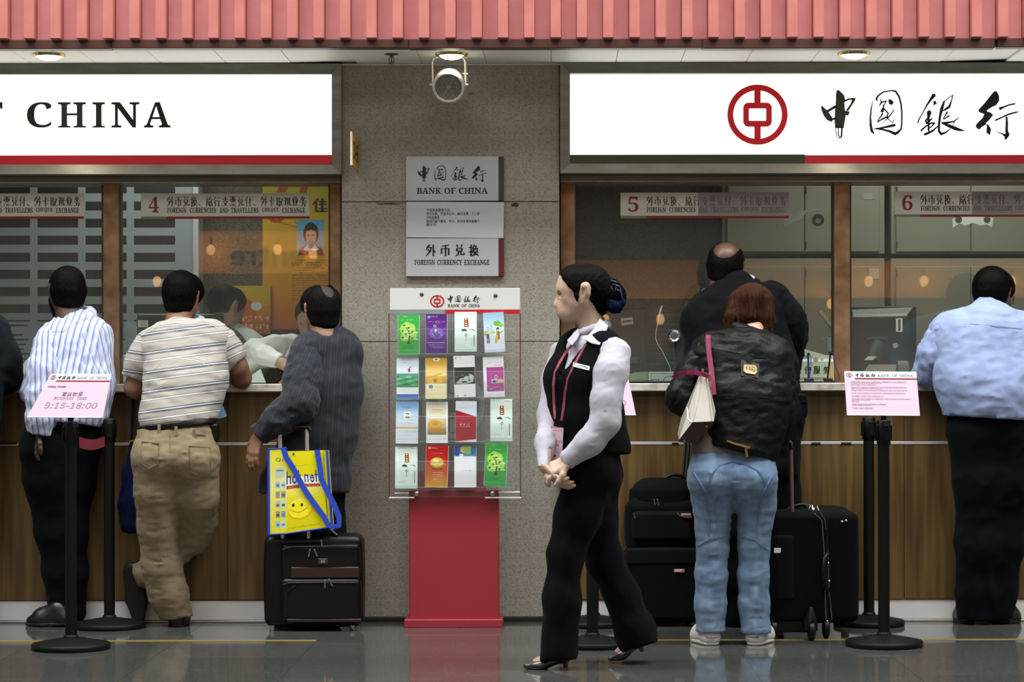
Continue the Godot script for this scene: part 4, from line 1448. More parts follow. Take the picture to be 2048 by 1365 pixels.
	for k in 15:
		var tr := Transform3D(Basis(Vector3.RIGHT, 0.6), (P(1286, 634 + k * 9.6, lz - 0.012) + P(1442, 634 + k * 9.6, lz - 0.012)) / 2)
		var w := L(155, lz) / 2
		part("louvre", Geo.new().box(Vector3(-w, -0.011, -0.002), Vector3(w, 0.011, 0.002), 0.0008, tr), mat("#4d5249", 0.5), v)

const ROOM_LIGHT := 1.3

func tex_mat(im: Image, rough := 0.5) -> StandardMaterial3D:
	var m := mat("#ffffff", rough)
	m.albedo_texture = ImageTexture.create_from_image(im)
	m.texture_repeat = false
	return m

# ------------------------------------------------------------------ painting of flat print
class Paint:
	var im: Image
	var w: int
	var h: int
	func _init(ww: int, hh: int, hex: String) -> void:
		w = ww; h = hh
		im = Image.create(ww, hh, false, Image.FORMAT_RGBA8)
		im.fill(Color(hex))
	func rect(x0: float, y0: float, x1: float, y1: float, hex: String) -> void:       # fractions of the sheet
		im.fill_rect(Rect2i(int(x0 * w), int(y0 * h), maxi(1, int((x1 - x0) * w)), maxi(1, int((y1 - y0) * h))), Color(hex))
	func grad(y0: float, y1: float, a: String, b: String, x0 := 0.0, x1 := 1.0) -> void:
		var n := maxi(1, int((y1 - y0) * h))
		for i in n:
			im.fill_rect(Rect2i(int(x0 * w), int(y0 * h) + i, int((x1 - x0) * w), 1), Color(a).lerp(Color(b), float(i) / n))
	func oval(cx: float, cy: float, rx: float, ry: float, hex: String, hole := 0.0) -> void:
		var c := Color(hex)
		for y in range(maxi(0, int((cy - ry) * h)), mini(h, int((cy + ry) * h) + 1)):
			for x in range(maxi(0, int((cx - rx) * w)), mini(w, int((cx + rx) * w) + 1)):
				var d := pow((float(x) / w - cx) / rx, 2) + pow((float(y) / h - cy) / ry, 2)
				if d <= 1.0 and d >= hole:
					im.set_pixel(x, y, c)
	func line(x0: float, y0: float, x1: float, y1: float, wd: float, hex: String) -> void:
		var c := Color(hex)
		var n := int(maxf(absf(x1 - x0) * w, absf(y1 - y0) * h)) + 1
		var r := maxi(1, int(wd * w))
		for i in n + 1:
			var f := float(i) / n
			im.fill_rect(Rect2i(int(lerpf(x0, x1, f) * w) - r / 2, int(lerpf(y0, y1, f) * h) - r / 2, r, r), c)
	func poly(pts: Array, hex: String) -> void:
		var q := PackedVector2Array()
		var lo := Vector2(1e9, 1e9)
		var hi := -lo
		for p in pts:
			var v := Vector2(p[0] * w, p[1] * h)
			q.append(v); lo = lo.min(v); hi = hi.max(v)
		for y in range(maxi(0, int(lo.y)), mini(h, int(hi.y) + 1)):
			for x in range(maxi(0, int(lo.x)), mini(w, int(hi.x) + 1)):
				if Geometry2D.is_point_in_polygon(Vector2(x + 0.5, y + 0.5), q):
					im.set_pixel(x, y, Color(hex))
	func words(x0: float, x1: float, y: float, ht: float, hex: String, sd := 1, fill := 0.8) -> void:   # a line of print too small to read
		var r := RandomNumberGenerator.new()
		r.seed = sd
		var x := x0 * w
		while x < x1 * w:
			var k := r.randf_range(0.5, 1.1) * ht * h
			if r.randf() < fill:
				for c in 4:
					im.fill_rect(Rect2i(int(x + r.randf() * k * 0.6), int((y + r.randf() * ht * 0.7) * h), maxi(1, int(k * (0.5 if c % 2 else 0.22))), maxi(1, int(ht * h * (0.16 if c % 2 else 0.7)))).intersection(Rect2i(0, 0, w, h)), Color(hex))
			x += k * 1.25

	func letters_net(x0: float, y0: float, x1: float, y1: float, hex: String) -> void:   # bold blue word in lower case, partly hidden by the strap
		var u := (x1 - x0) / 6.6
		var m := lerpf(y0, y1, 0.35)
		var put := func(i: float, k: String) -> void:
			var x := x0 + i * u
			match k:
				"n", "h":
					rect(x, m if k == "n" else y0, x + u * 0.26, y1, hex)
					rect(x, m, x + u * 0.85, m + 0.022, hex)
					rect(x + u * 0.6, m + 0.006, x + u * 0.86, y1, hex)
				"e", "o":
					oval(x + u * 0.43, (m + y1) / 2, u * 0.43, (y1 - m) / 2, hex, 0.3)
					if k == "e":
						rect(x + u * 0.1, (m + y1) / 2 - 0.013, x + u * 0.8, (m + y1) / 2 + 0.007, hex)
				"t":
					rect(x + u * 0.1, y0, x + u * 0.36, y1, hex)
					rect(x - u * 0.05, m, x + u * 0.6, m + 0.018, hex)
				".":
					rect(x, y1 - 0.02, x + u * 0.25, y1, hex)
		put.call(0.0, "h"); put.call(1.0, "o"); put.call(2.0, "t"); put.call(2.75, "."); put.call(3.3, "n"); put.call(4.4, "e"); put.call(5.5, "t")

func poster_image() -> Image:
	var p := Paint.new(256, 520, "#8a7a1c")
	p.grad(0.0, 0.3, "#7b7f1e", "#b08f1c")
	p.grad(0.3, 0.75, "#b08f1c", "#b9801e")
	p.grad(0.75, 1.0, "#b9801e", "#a8521c")
	p.poly([[0.18, 0.11], [0.3, 0.0], [0.42, 0.0], [0.3, 0.11]], "#7e3818")
	p.poly([[0.48, 0.11], [0.56, 0.02], [0.64, 0.02], [0.58, 0.11]], "#7e3818")
	p.oval(0.18, 0.275, 0.10, 0.03, "#9d2f12", 0.1)
	p.line(0.2, 0.3, 0.5, 0.34, 0.02, "#9d5a12")
	p.line(0.5, 0.34, 0.42, 0.29, 0.015, "#9d5a12")
	# the portrait: a dark haired woman in a red jacket with a white collar
	p.grad(0.285, 0.52, "#3f86ae", "#9db4c8", 0.46, 0.82)
	p.oval(0.64, 0.375, 0.10, 0.072, "#17130f")
	p.poly([[0.46, 0.52], [0.5, 0.475], [0.6, 0.45], [0.69, 0.45], [0.79, 0.475], [0.82, 0.52]], "#8c2c20")
	p.poly([[0.54, 0.48], [0.6, 0.445], [0.645, 0.475], [0.69, 0.445], [0.75, 0.48], [0.7, 0.49], [0.645, 0.48], [0.59, 0.49]], "#e6e6e2")
	p.oval(0.64, 0.395, 0.072, 0.058, "#c79a82")
	p.poly([[0.6, 0.44], [0.68, 0.44], [0.66, 0.475], [0.62, 0.475]], "#c08f76")
	p.poly([[0.56, 0.385], [0.59, 0.345], [0.64, 0.338], [0.7, 0.345], [0.72, 0.385], [0.7, 0.36], [0.64, 0.352], [0.58, 0.362]], "#17130f")
	for s in [-1, 1]:
		p.rect(0.64 + s * 0.03 - 0.014, 0.385, 0.64 + s * 0.03 + 0.014, 0.39, "#2c1d18")
	p.rect(0.622, 0.425, 0.658, 0.43, "#a04a42")
	for r in 17:
		p.words(0.39, 0.97 if r % 5 != 4 else 0.6, 0.545 + r * 0.0165, 0.009, "#4c3a10", r + 1)
	return p.im

func poster2_image() -> Image:
	var p := Paint.new(160, 140, "#b08a20")
	p.grad(0.0, 0.4, "#a3962a", "#b98a20")
	p.grad(0.4, 1.0, "#b97a20", "#9a4a18")
	p.oval(0.5, 0.55, 0.24, 0.3, "#a8541a")
	p.oval(0.74, 0.42, 0.1, 0.09, "#b9c6c8")
	p.oval(0.4, 0.45, 0.06, 0.06, "#b9a890")
	for r in 2:
		p.words(0.4, 0.97, 0.62 + r * 0.17, 0.1, "#d8b8a0", r + 5, 1.0)
	return p.im

# ------------------------------------------------------------------ the other side of the hall, seen only as reflections
func opposite() -> void:
	var z := 18.0
	struct("wall_front", Geo.new().box(Vector3(-9, 0, z + 0.3), Vector3(9, 7.0, z + 0.6)), mat("#3c3832", 0.8))
	var d := D0 + 0.22 + z + 0.22                             # the way a mirrored ray goes
	var up := func(py: float) -> float: return EYE - (py - CY) * d / F
	var rt := func(px: float) -> float: return (px - CX) * d / F
	# two shop fronts with amber lit boards over dark windows
	for q in [[395.0, 800.0, 461.0, 547.0, [[425.0, 500.0], [558.0, 500.0], [628.0, 508.0], [318.0, 563.0]], "lower shop front across the hall with dark letters on an amber board", "left"], [1000.0, 2300.0, 521.0, 598.0, [[1060.0, 590.0], [1210.0, 640.0], [1320.0, 640.0], [1490.0, 640.0], [1660.0, 610.0], [1735.0, 565.0], [1845.0, 565.0], [2020.0, 565.0], [2110.0, 565.0]], "shop front across the hall with a plain amber board and many wall lamps", "right"]]:
		var xa: float = rt.call(q[0])
		var xb: float = rt.call(q[1])
		var yb: float = up.call(q[3])
		var yt: float = up.call(q[2])
		var s := thing("shop_front", q[5], "shop front", Vector3((xa + xb) / 2, 0, z))
		part("sign_board", Geo.new().box(Vector3(xa, yb, z), Vector3(xb, yt, z + 0.3), 0.01), M.amber_wall, s)
		part("canopy", Geo.new().box(Vector3(xa - 0.1, yt, z - 0.2), Vector3(xb + 0.1, yt + 0.12, z + 0.3), 0.01), mat("#2a2622", 0.6), s)
		part("base_wall", Geo.new().box(Vector3(xa, 0, z + 0.05), Vector3(xb, yb, z + 0.3), 0.01), mat("#544636", 0.6), s)
		for k in 3:
			var w := (xb - xa) / 3.0
			part("shop_window", Geo.new().box(Vector3(xa + k * w + 0.15, 0.3, z + 0.02), Vector3(xa + k * w + w - 0.15, yb - 0.45, z + 0.05), 0.005), M.shop_glow, s)
		if q[6] == "left":
			# big letters (read the right way from inside the hall; the glass mirrors them)
			var xl: float = rt.call(645.0)
			var xr: float = rt.call(462.0)
			lettering("letters", "Centre", font("Droid Sans", true), Vector3(xl, up.call(530.0), z - 0.002), Vector3(xr - xl, 0, 0), Vector3(0, up.call(492.0) - up.call(530.0), 0), mat("#15150f", 0.6), s, 0.04)
		for p in q[4]:
			var c := Vector3(rt.call(p[0]), up.call(p[1]), z - 0.13)
			var o := thing("wall_lamp", "amber wall lamp on the shop front across the hall", "lamp", c, "wall lamps across the hall")
			part("bulb", Geo.new().lathe([Vector2(0, 0.07), Vector2(0.03, 0.06), Vector2(0.05, 0.03), Vector2(0.055, 0.0), Vector2(0.05, -0.03), Vector2(0.03, -0.06), Vector2(0, -0.07)], c, Vector3.UP, 14), M.amber_bulb, o)
			part("bracket", Geo.new().box(c + Vector3(-0.012, 0.07, -0.012), c + Vector3(0.012, 0.16, 0.012), 0.003).box(c + Vector3(-0.012, 0.14, 0), c + Vector3(0.012, 0.16, 0.14), 0.003), M.alu_dark, o)
			var l := OmniLight3D.new()
			l.name = "lamp_light"
			l.position = c
			l.light_size = 0.05
			l.light_energy = AMBER
			l.light_color = Color("#ffb055")
			l.omni_range = 30.0
			l.omni_attenuation = 2.0
			l.shadow_enabled = true
			add_child(l, true)

const AMBER := 0.35

# ------------------------------------------------------------------ on the pillar
func pillar_things() -> void:
	# three boards above the brochure stand
	var o := thing("wall_sign", "grey metal wall sign with brush characters and bank name, topmost of three on the pillar", "sign", P(910, 402, 0.01))
	part("plate", pxbox(812, 313, 997, 402, 0.022, 0.001, 0.001), M.grey_board, o)
	part("side_strip", pxbox(997.3, 313, 1007, 402, 0.021, 0.001, 0.001), mat("#35373a", 0.5), o)
	brush_line("brush_characters", P(835, 365, 0.0222), Vector3(L(139, 0.0222), 0, 0), Vector3(0, L(34, 0.0222), 0), M.ink, o)
	for c in [["BANK", 833.5, 882.5], ["OF", 889, 911], ["CHINA", 917.5, 975.5]]:
		lettering("english_word", c[0], font("Droid Serif", true), P(c[1], 387.7, 0.0222), Vector3(L(c[2] - c[1], 0.0222), 0, 0), Vector3(0, L(11.8, 0.0222), 0), M.ink, o)
	o = thing("paper_notice", "plain paper notice with five short lines of small print, between two wall signs", "notice", P(910, 476, 0.01))
	var g := Geo.new()
	g.prism(PackedVector2Array([v2(P(812.5, 475, 0.024)), v2(P(1006.5, 476.5, 0.024)), v2(P(1008, 404.5, 0.024)), v2(P(812.5, 404, 0.024))]), 0.001, 0.0235)
	part("sheet", g, mat("#c5c5cb", 0.85), o)
	var lines := [["本国业务服务行国、", 853, 905, 423], ["外币兑换、外国付行卡、旅行支票、个人业", 853, 959, 430.5], ["付外国现务", 853, 879, 438], ["时间付取个服业、本行、时付业务外取旅个", 853, 959, 445.5], ["服外行", 853, 872, 452.5]]
	for q in lines:
		han("printed_line", q[0], P(q[1], q[3], 0.0237), Vector3(L(q[2] - q[1], 0.0237), 0, 0), Vector3(0, L(5.6, 0.0237), 0), mat("#55555c", 0.8), o, 0.2, 0.05)
	o = thing("wall_sign", "grey metal currency exchange wall sign with a dark red edge strip, lowest of three", "sign", P(910, 553, 0.01))
	part("plate", pxbox(812, 476.8, 997, 553, 0.022, 0.001, 0.001), M.grey_board, o)
	part("side_strip", pxbox(997.3, 476.8, 1007.5, 553, 0.021, 0.001, 0.001), mat("#5c1420", 0.5), o)
	han("chinese_line", "外币兑换", P(852.5, 512, 0.0222), Vector3(L(104, 0.0222), 0, 0), Vector3(0, L(21.5, 0.0222), 0), M.ink, o, 0.36, 0.065)
	for c in [["FOREIGN", 829, 870], ["CURRENCY", 874.5, 924], ["EXCHANGE", 928.5, 979]]:
		lettering("english_word", c[0], font("Droid Serif", true), P(c[1], 530, 0.0222), Vector3(L(c[2] - c[1], 0.0222), 0, 0), Vector3(0, L(10, 0.0222), 0), M.ink, o)
	# small wooden number board standing out from the wall
	var a := P(703.5, 264, 0.34)
	var b := P(701, 330, 0.34)
	o = thing("number_board", "small yellow wooden number board standing out edgeways from the pillar, left of the signs", "sign", Vector3(a.x, b.y, 0.17))
	part("board", Geo.new().box(Vector3(a.x - 0.006, b.y, 0.0), Vector3(a.x + 0.002, a.y, 0.336), 0.001), mat("#b7892e", 0.5), o)
	part("front_edge", Geo.new().box(Vector3(a.x - 0.0075, b.y - 0.002, 0.3365), Vector3(a.x + 0.0025, a.y + 0.001, 0.342), 0.001), mat("#c9c2b0", 0.5), o)
	var h := a.y - b.y
	lettering("number", "3-5", font("Droid Sans", true), Vector3(a.x + 0.0022, b.y + h * 0.22, 0.29), Vector3(0, 0, -0.24), Vector3(0, h * 0.56, 0), mat("#3c2410", 0.6), o)
	# stain marks on the granite
	for s in [[751, 805, 408, 1.8], [1022, 1038, 410, 5.0]]:
		var q := PackedVector2Array()
		var c := P((s[0] + s[1]) / 2.0, s[2], 0)
		for i in 14:
			q.append(Vector2(c.x, c.y) + Vector2(cos(TAU * i / 14) * L((s[1] - s[0]) / 2.0, 0), sin(TAU * i / 14) * L(s[3] * (0.8 + 0.3 * sin(i * 2.3)), 0)))
		var st := part("stain", Geo.new().prism(q, 0.0, 0.0004), mat("#2f2b22", 0.7), self)
		meta(st, "dark thin smear on the granite joint left of the wall signs" if s[0] < 900 else "dark round spot on the granite right of the wall signs", "stain")
	# loudspeaker in a bracket under the lowered ceiling
	var zs := 0.24
	var c := P(898, 172, zs)
	o = thing("loudspeaker", "white round loudspeaker hanging in a bracket from the lowered ceiling", "loudspeaker", Vector3(c.x, SOFFIT, zs))
	var ax := Vector3(0, -0.42, 1).normalized()
	var r := L(31.5, zs)
	var front := c + Vector3(0, -L(5, zs), 0.05)
	part("housing", Geo.new().lathe([Vector2(0, -0.13), Vector2(r * 0.45, -0.128), Vector2(r * 0.78, -0.112), Vector2(r * 0.93, -0.08), Vector2(r * 0.99, -0.03), Vector2(r, 0.0), Vector2(r * 0.985, 0.012), Vector2(r * 0.9, 0.016), Vector2(r * 0.83, 0.006)], front, ax, 40), M.white_gloss, o)
	var gr := part("grille", Geo.new().lathe([Vector2(r * 0.84, 0.0), Vector2(0, 0.0)], front, ax, 32), mat("#1a1a18", 0.8), o)
	for i in 8:
		var rr := r * (0.1 + 0.1 * i)
		sub("grille_ring", Geo.new().lathe([Vector2(rr, 0.004), Vector2(rr + r * 0.028, 0.008), Vector2(rr + r * 0.056, 0.004), Vector2(rr + r * 0.028, 0.002), Vector2(rr, 0.004)], front, ax, 32), mat("#cfcdc2", 0.4), gr)
	for k in 3:
		var dd := Vector3.RIGHT.rotated(ax, k * PI / 3)
		sub("grille_spoke", Geo.new().tube([front + ax * 0.004 - dd * r * 0.8, front + ax * 0.004 + dd * r * 0.8], 0.0012, 6), mat("#a9a79e", 0.4), gr)
	sub("centre_cap", Geo.new().lathe([Vector2(0, 0.009), Vector2(r * 0.09, 0.008), Vector2(r * 0.11, 0.003)], front, ax, 16), mat("#a9a79e", 0.4), gr)
	var xl := P(864.5, 150, zs).x
	var xr := P(931, 150, zs).x
	var yb := P(900, 172, zs).y
	var pts := [Vector3(xl + 0.002, yb, zs), Vector3(xl, SOFFIT - 0.03, zs), Vector3(xl + 0.006, SOFFIT - 0.012, zs), Vector3(xl + 0.02, SOFFIT - 0.004, zs), Vector3(xr - 0.02, SOFFIT - 0.004, zs), Vector3(xr - 0.006, SOFFIT - 0.012, zs), Vector3(xr, SOFFIT - 0.03, zs), Vector3(xr + 0.001, yb, zs)]
	part("bracket", Geo.new().tube(pts, 0.0033, 8, 2.0), M.white_gloss, o)
	for s in [[xl, -1.0], [xr, 1.0]]:
		part("pivot_screw", Geo.new().lathe([Vector2(0, 0.014), Vector2(0.006, 0.012), Vector2(0.006, 0.0), Vector2(0.003, -0.003), Vector2(0.003, -0.02)], Vector3(s[0], yb + 0.005, zs), Vector3(s[1], 0, 0), 12), M.alu, o)
	part("thumb_screw", Geo.new().tube([P(925, 147.5, zs), P(936, 148, zs)], [0.003, 0.0045], 8), M.white_gloss, o)
	var w := P(940, 186, 0.01)
	var cl := part("cable_clip", Geo.new().box(w - Vector3(0.008, 0.003, 0.009), w + Vector3(0.006, 0.003, 0.004), 0.001).tube([w + Vector3(0.005, 0.001, 0), w + Vector3(0.016, 0.002, 0)], 0.0015, 6), mat("#8a8a6a", 0.5), self)
	meta(cl, "tiny pale cable clip on the granite right below the loudspeaker", "clip")
	# sprinkler head
	var zk := 0.31
	var k := P(783, 97, zk)
	k.y = SOFFIT
	o = thing("sprinkler", "small chrome fire sprinkler under the lowered ceiling left of the loudspeaker", "sprinkler", k)
	part("rosette", Geo.new().lathe([Vector2(0.033, 0.0), Vector2(0.033, -0.002), Vector2(0.02, -0.006), Vector2(0.009, -0.008), Vector2(0.009, -0.016), Vector2(0, -0.016)], k, Vector3.UP, 24), mat("#6b6a66", 0.3, 0.6), o)
	for s in [-1.0, 1.0]:
		part("yoke", Geo.new().tube([k + Vector3(0.005 * s, -0.014, 0), k + Vector3(0.0125 * s, -0.024, 0), k + Vector3(0.011 * s, -0.034, 0), k + Vector3(0.003 * s, -0.042, 0)], 0.0022, 8), mat("#5a5955", 0.3, 0.6), o)
	part("glass_bulb", Geo.new().tube([k + Vector3(0, -0.015, 0), k + Vector3(0, -0.02, 0), k + Vector3(0, -0.034, 0), k + Vector3(0, -0.04, 0)], [0.001, 0.0028, 0.0028, 0.001], 8), mat("#b4232a", 0.2), o)
	part("deflector", Geo.new().lathe([Vector2(0, -0.042), Vector2(0.014, -0.044), Vector2(0.014, -0.046), Vector2(0, -0.046)], k, Vector3.UP, 20), mat("#6b6a66", 0.3, 0.6), o)

func v2(p: Vector3) -> Vector2:
	return Vector2(p.x, p.y)

# ------------------------------------------------------------------ brochure stand
func brochure_stand() -> void:
	var zf := 0.24
	var o := thing("brochure_stand", "red floor stand with a clear brochure rack and a white bank header", "brochure stand", Vector3(P(907, 900, 0.1).x, 0, 0.12))
	var b0 := P(808, 1250, 0.26).x
	var b1 := P(1005, 1250, 0.26).x
	part("base_plate", Geo.new().box(Vector3(b0, 0.0, 0.02), Vector3(b1, P(900, 1240.5, 0.26).y, 0.26), 0.002), M.red_stand, o)
	part("pedestal", Geo.new().box(Vector3(P(818, 1000, 0.22).x, 0.025, 0.05), Vector3(P(997, 1000, 0.22).x, P(900, 982, 0.22).y, 0.22), 0.003), M.red_stand, o)
	# grey upright behind the clear board, its foot red, with a large ring
	part("upright", pxbox(836, 590, 972, 944, 0.15, 0.06, 0.002), mat("#868987", 0.4), o)
	part("upright_foot", pxbox(836, 944, 972, 983, 0.152, 0.058, 0.002), M.red_stand, o)
	part("large_emblem", emblem_geo(P(907, 812, 0.151), Vector3(L(63, 0.15), 0, 0), Vector3(0, L(66, 0.15), 0), 0.001), mat("#a3a6a4", 0.45), o)
	# clear board
	var lo := P(778.5, 996, zf)
	var hi := P(1040.5, 577, zf)
	part("clear_board", Geo.new().box(Vector3(lo.x, lo.y, zf - 0.004), Vector3(hi.x, P(900, 600, zf).y, zf), 0.0), M.acrylic, o)
	for s in [lo.x, hi.x]:
		part("red_edge", Geo.new().box(Vector3(s - 0.0022, lo.y, zf - 0.006), Vector3(s + 0.0022, P(900, 628, zf).y, zf + 0.001), 0.0005), mat("#5a1a1e", 0.4), o)
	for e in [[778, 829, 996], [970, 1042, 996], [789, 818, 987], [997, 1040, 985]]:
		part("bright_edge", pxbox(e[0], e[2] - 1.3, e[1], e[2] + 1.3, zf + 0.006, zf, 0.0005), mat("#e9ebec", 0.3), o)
	var hz := zf + 0.004
	part("header", pxbox(780, 576.5, 1040, 620, hz, zf - 0.006, 0.001), mat("#c9c9c6", 0.3), o)
	part("grey_band", pxbox(780, 620, 890, 628, hz, zf - 0.006, 0.0005), mat("#7c8084", 0.35), o)
	part("red_band", pxbox(890, 620, 1040, 628, hz, zf - 0.006, 0.0005), M.crimson, o)
	part("emblem", emblem_geo(P(874.5, 602.8, hz), Vector3(L(14.2, hz), 0, 0), Vector3(0, L(12.3, hz), 0)), M.crimson, o)
	brush_line("brush_characters", P(895, 606, hz), Vector3(L(65, hz), 0, 0), Vector3(0, L(15, hz), 0), M.ink, o)
	for c in [["BANK", 895.5, 919], ["OF", 923, 933], ["CHINA", 937, 960]]:
		lettering("english_word", c[0], font("Droid Serif"), P(c[1], 614.3, hz), Vector3(L(c[2] - c[1], hz), 0, 0), Vector3(0, L(5.6, hz), 0), M.ink, o)
	for c in [[843.5, 589, "#5b5c58"], [991, 591.5, "#5b5c58"]]:
		part("screw", Geo.new().lathe([Vector2(0, 0.004), Vector2(L(3, hz), 0.0035), Vector2(L(4.2, hz), 0.001), Vector2(L(4.2, hz), 0)], P(c[0], c[1], hz), Vector3.BACK, 16), mat(c[2], 0.35, 0.5), o)
	for c in [[833.5, 988], [985, 988]]:
		part("stand_off", Geo.new().lathe([Vector2(0, 0.012), Vector2(L(4, zf), 0.011), Vector2(L(5, zf), 0.008), Vector2(L(5, zf), -0.02)], P(c[0], c[1], zf), Vector3.BACK, 18), M.chrome, o)
	# four pockets of clear plastic
	for y in [[658, 714], [743, 801], [833, 889], [923, 981]]:
		var zp := zf + 0.034
		var a := P(790, y[1], zp)
		var b := P(1030, y[0], zp)
		var p := part("pocket", Geo.new().box(Vector3(a.x, a.y, zp - 0.002), Vector3(b.x, b.y, zp)).box(Vector3(a.x, a.y, zf), Vector3(b.x, a.y + 0.002, zp - 0.002)), M.acrylic, o)
		sub("pocket_rim", Geo.new().box(Vector3(a.x, b.y - 0.0006, zp - 0.002), Vector3(b.x, b.y + 0.0006, zp)), M.rim_clear, p)
		sub("pocket_rim", Geo.new().box(Vector3(a.x, a.y + L(5.5, zp), zp), Vector3(b.x, a.y + L(5.5, zp) + 0.001, zp + 0.0006)), M.rim_clear, p)
	# brochures
	var pics := {}
	for k in ["tree", "purple", "seal", "kids", "pond", "gold", "fish", "pink", "sky", "coin", "red", "globe", "map"]:
		pics[k] = tex_mat(brochure_image(k), 0.35)
	var list := [
		["tree", 795.5, 629.5, 838, 710, 0.0, "green brochures with a tree, top left pocket"], ["purple", 851.5, 628.5, 894, 708.5, 0.0, "purple brochures in the top pocket"],
		["seal", 909.5, 624, 953, 704, 0.0, "pale green brochures with a red seal, topmost of three such stacks"], ["kids", 970, 625, 1010, 705, -0.045, "pale blue brochures with drawn figures, top right"],
		["pond", 793, 716.5, 836.5, 799, 0.0, "white and green brochures with a pond and flower"], ["gold", 851, 716, 893, 798.5, 0.0, "golden yellow brochures, second pocket row"],
		["fish", 909.5, 712, 951, 795, -0.03, "white brochures with a black and white photo band"], ["pink", 968.5, 714, 1009, 795, -0.035, "white brochures with a magenta panel"],
		["sky", 791.5, 804, 835, 888, 0.012, "light blue sky brochures, third row left"], ["coin", 852.5, 804, 895, 887, 0.0, "white brochures with a gold coin picture"],
		["red", 910.5, 803, 952, 885, 0.01, "white and dark red slanted brochures"], ["seal", 981, 798.5, 1024, 883, 0.0, "pale green brochures with a red seal at the right end of the third row"],
		["seal", 790.5, 894, 834, 978, 0.0, "pale green brochures with a red seal in the bottom left corner"], ["globe", 850, 891, 894, 976, 0.03, "red and orange brochures with a golden globe"],
		["map", 908.5, 893, 952, 976, 0.0, "white brochures with a colourful map on top"], ["tree", 967.5, 887.5, 1011, 974, 0.05, "green brochures with a tree, bottom right pocket"]]
	for q in list:
		var zb := zf + 0.006
		var zt := zf + 0.028
		var a := P(q[1], q[4], zb)
		var b := P(q[3], q[2], zt)
		var w := P(q[3], q[4], zt).x - P(q[1], q[4], zt).x
		var hh := b.y - P(q[1], q[4], zt).y
		var x0 := P(q[1], q[4], zt).x
		var y0 := P(q[1], q[4], zt).y
		var t := thing("brochure", q[6], "brochure", Vector3(x0 + w / 2, y0, zb), "brochures in the rack")
		t.rotation.z = -q[5]
		var tr := Transform3D(Basis(Vector3.RIGHT, -0.04), Vector3(0, 0, 0))
		var n := 4 + int(q[1]) % 4
		var pg := Geo.new()
		for i in n:
			var sh := 0.0016 * sin(i * 2.1 + q[1])
			pg.box(Vector3(-w / 2 + sh, 0.0 + 0.001 * i, i * 0.0022), Vector3(w / 2 + sh, hh - 0.0025 * (n - i) * 0.4, i * 0.0022 + 0.0018), 0.0, tr)
		local("pages", pg, mat("#dfe2e0", 0.7), t)
		var cg := Geo.new()
		var zc := n * 0.0022 + 0.0006
		cg.box(Vector3(-w / 2, 0, zc - 0.0006), Vector3(w / 2, hh, zc), 0.0, tr)
		local("back_cover", cg, mat("#dfe2e0", 0.6), t)
		cg = Geo.new()
		cg.quad(tr * Vector3(-w / 2, hh, zc + 0.0002), tr * Vector3(w / 2, hh, zc + 0.0002), tr * Vector3(w / 2, 0, zc + 0.0002), tr * Vector3(-w / 2, 0, zc + 0.0002), tr.basis * Vector3.BACK, true)
		local("cover", cg, pics[q[0]], t)

func local(called: String, g: Geo, m: Material, parent: Node3D) -> MeshInstance3D:     # a part whose shape is given in its parent's own axes
	var o := MeshInstance3D.new()
	o.name = called
	var mm := g.mesh()
	mm.surface_set_material(0, m)
	o.mesh = mm
	parent.add_child(o, true)
	return o

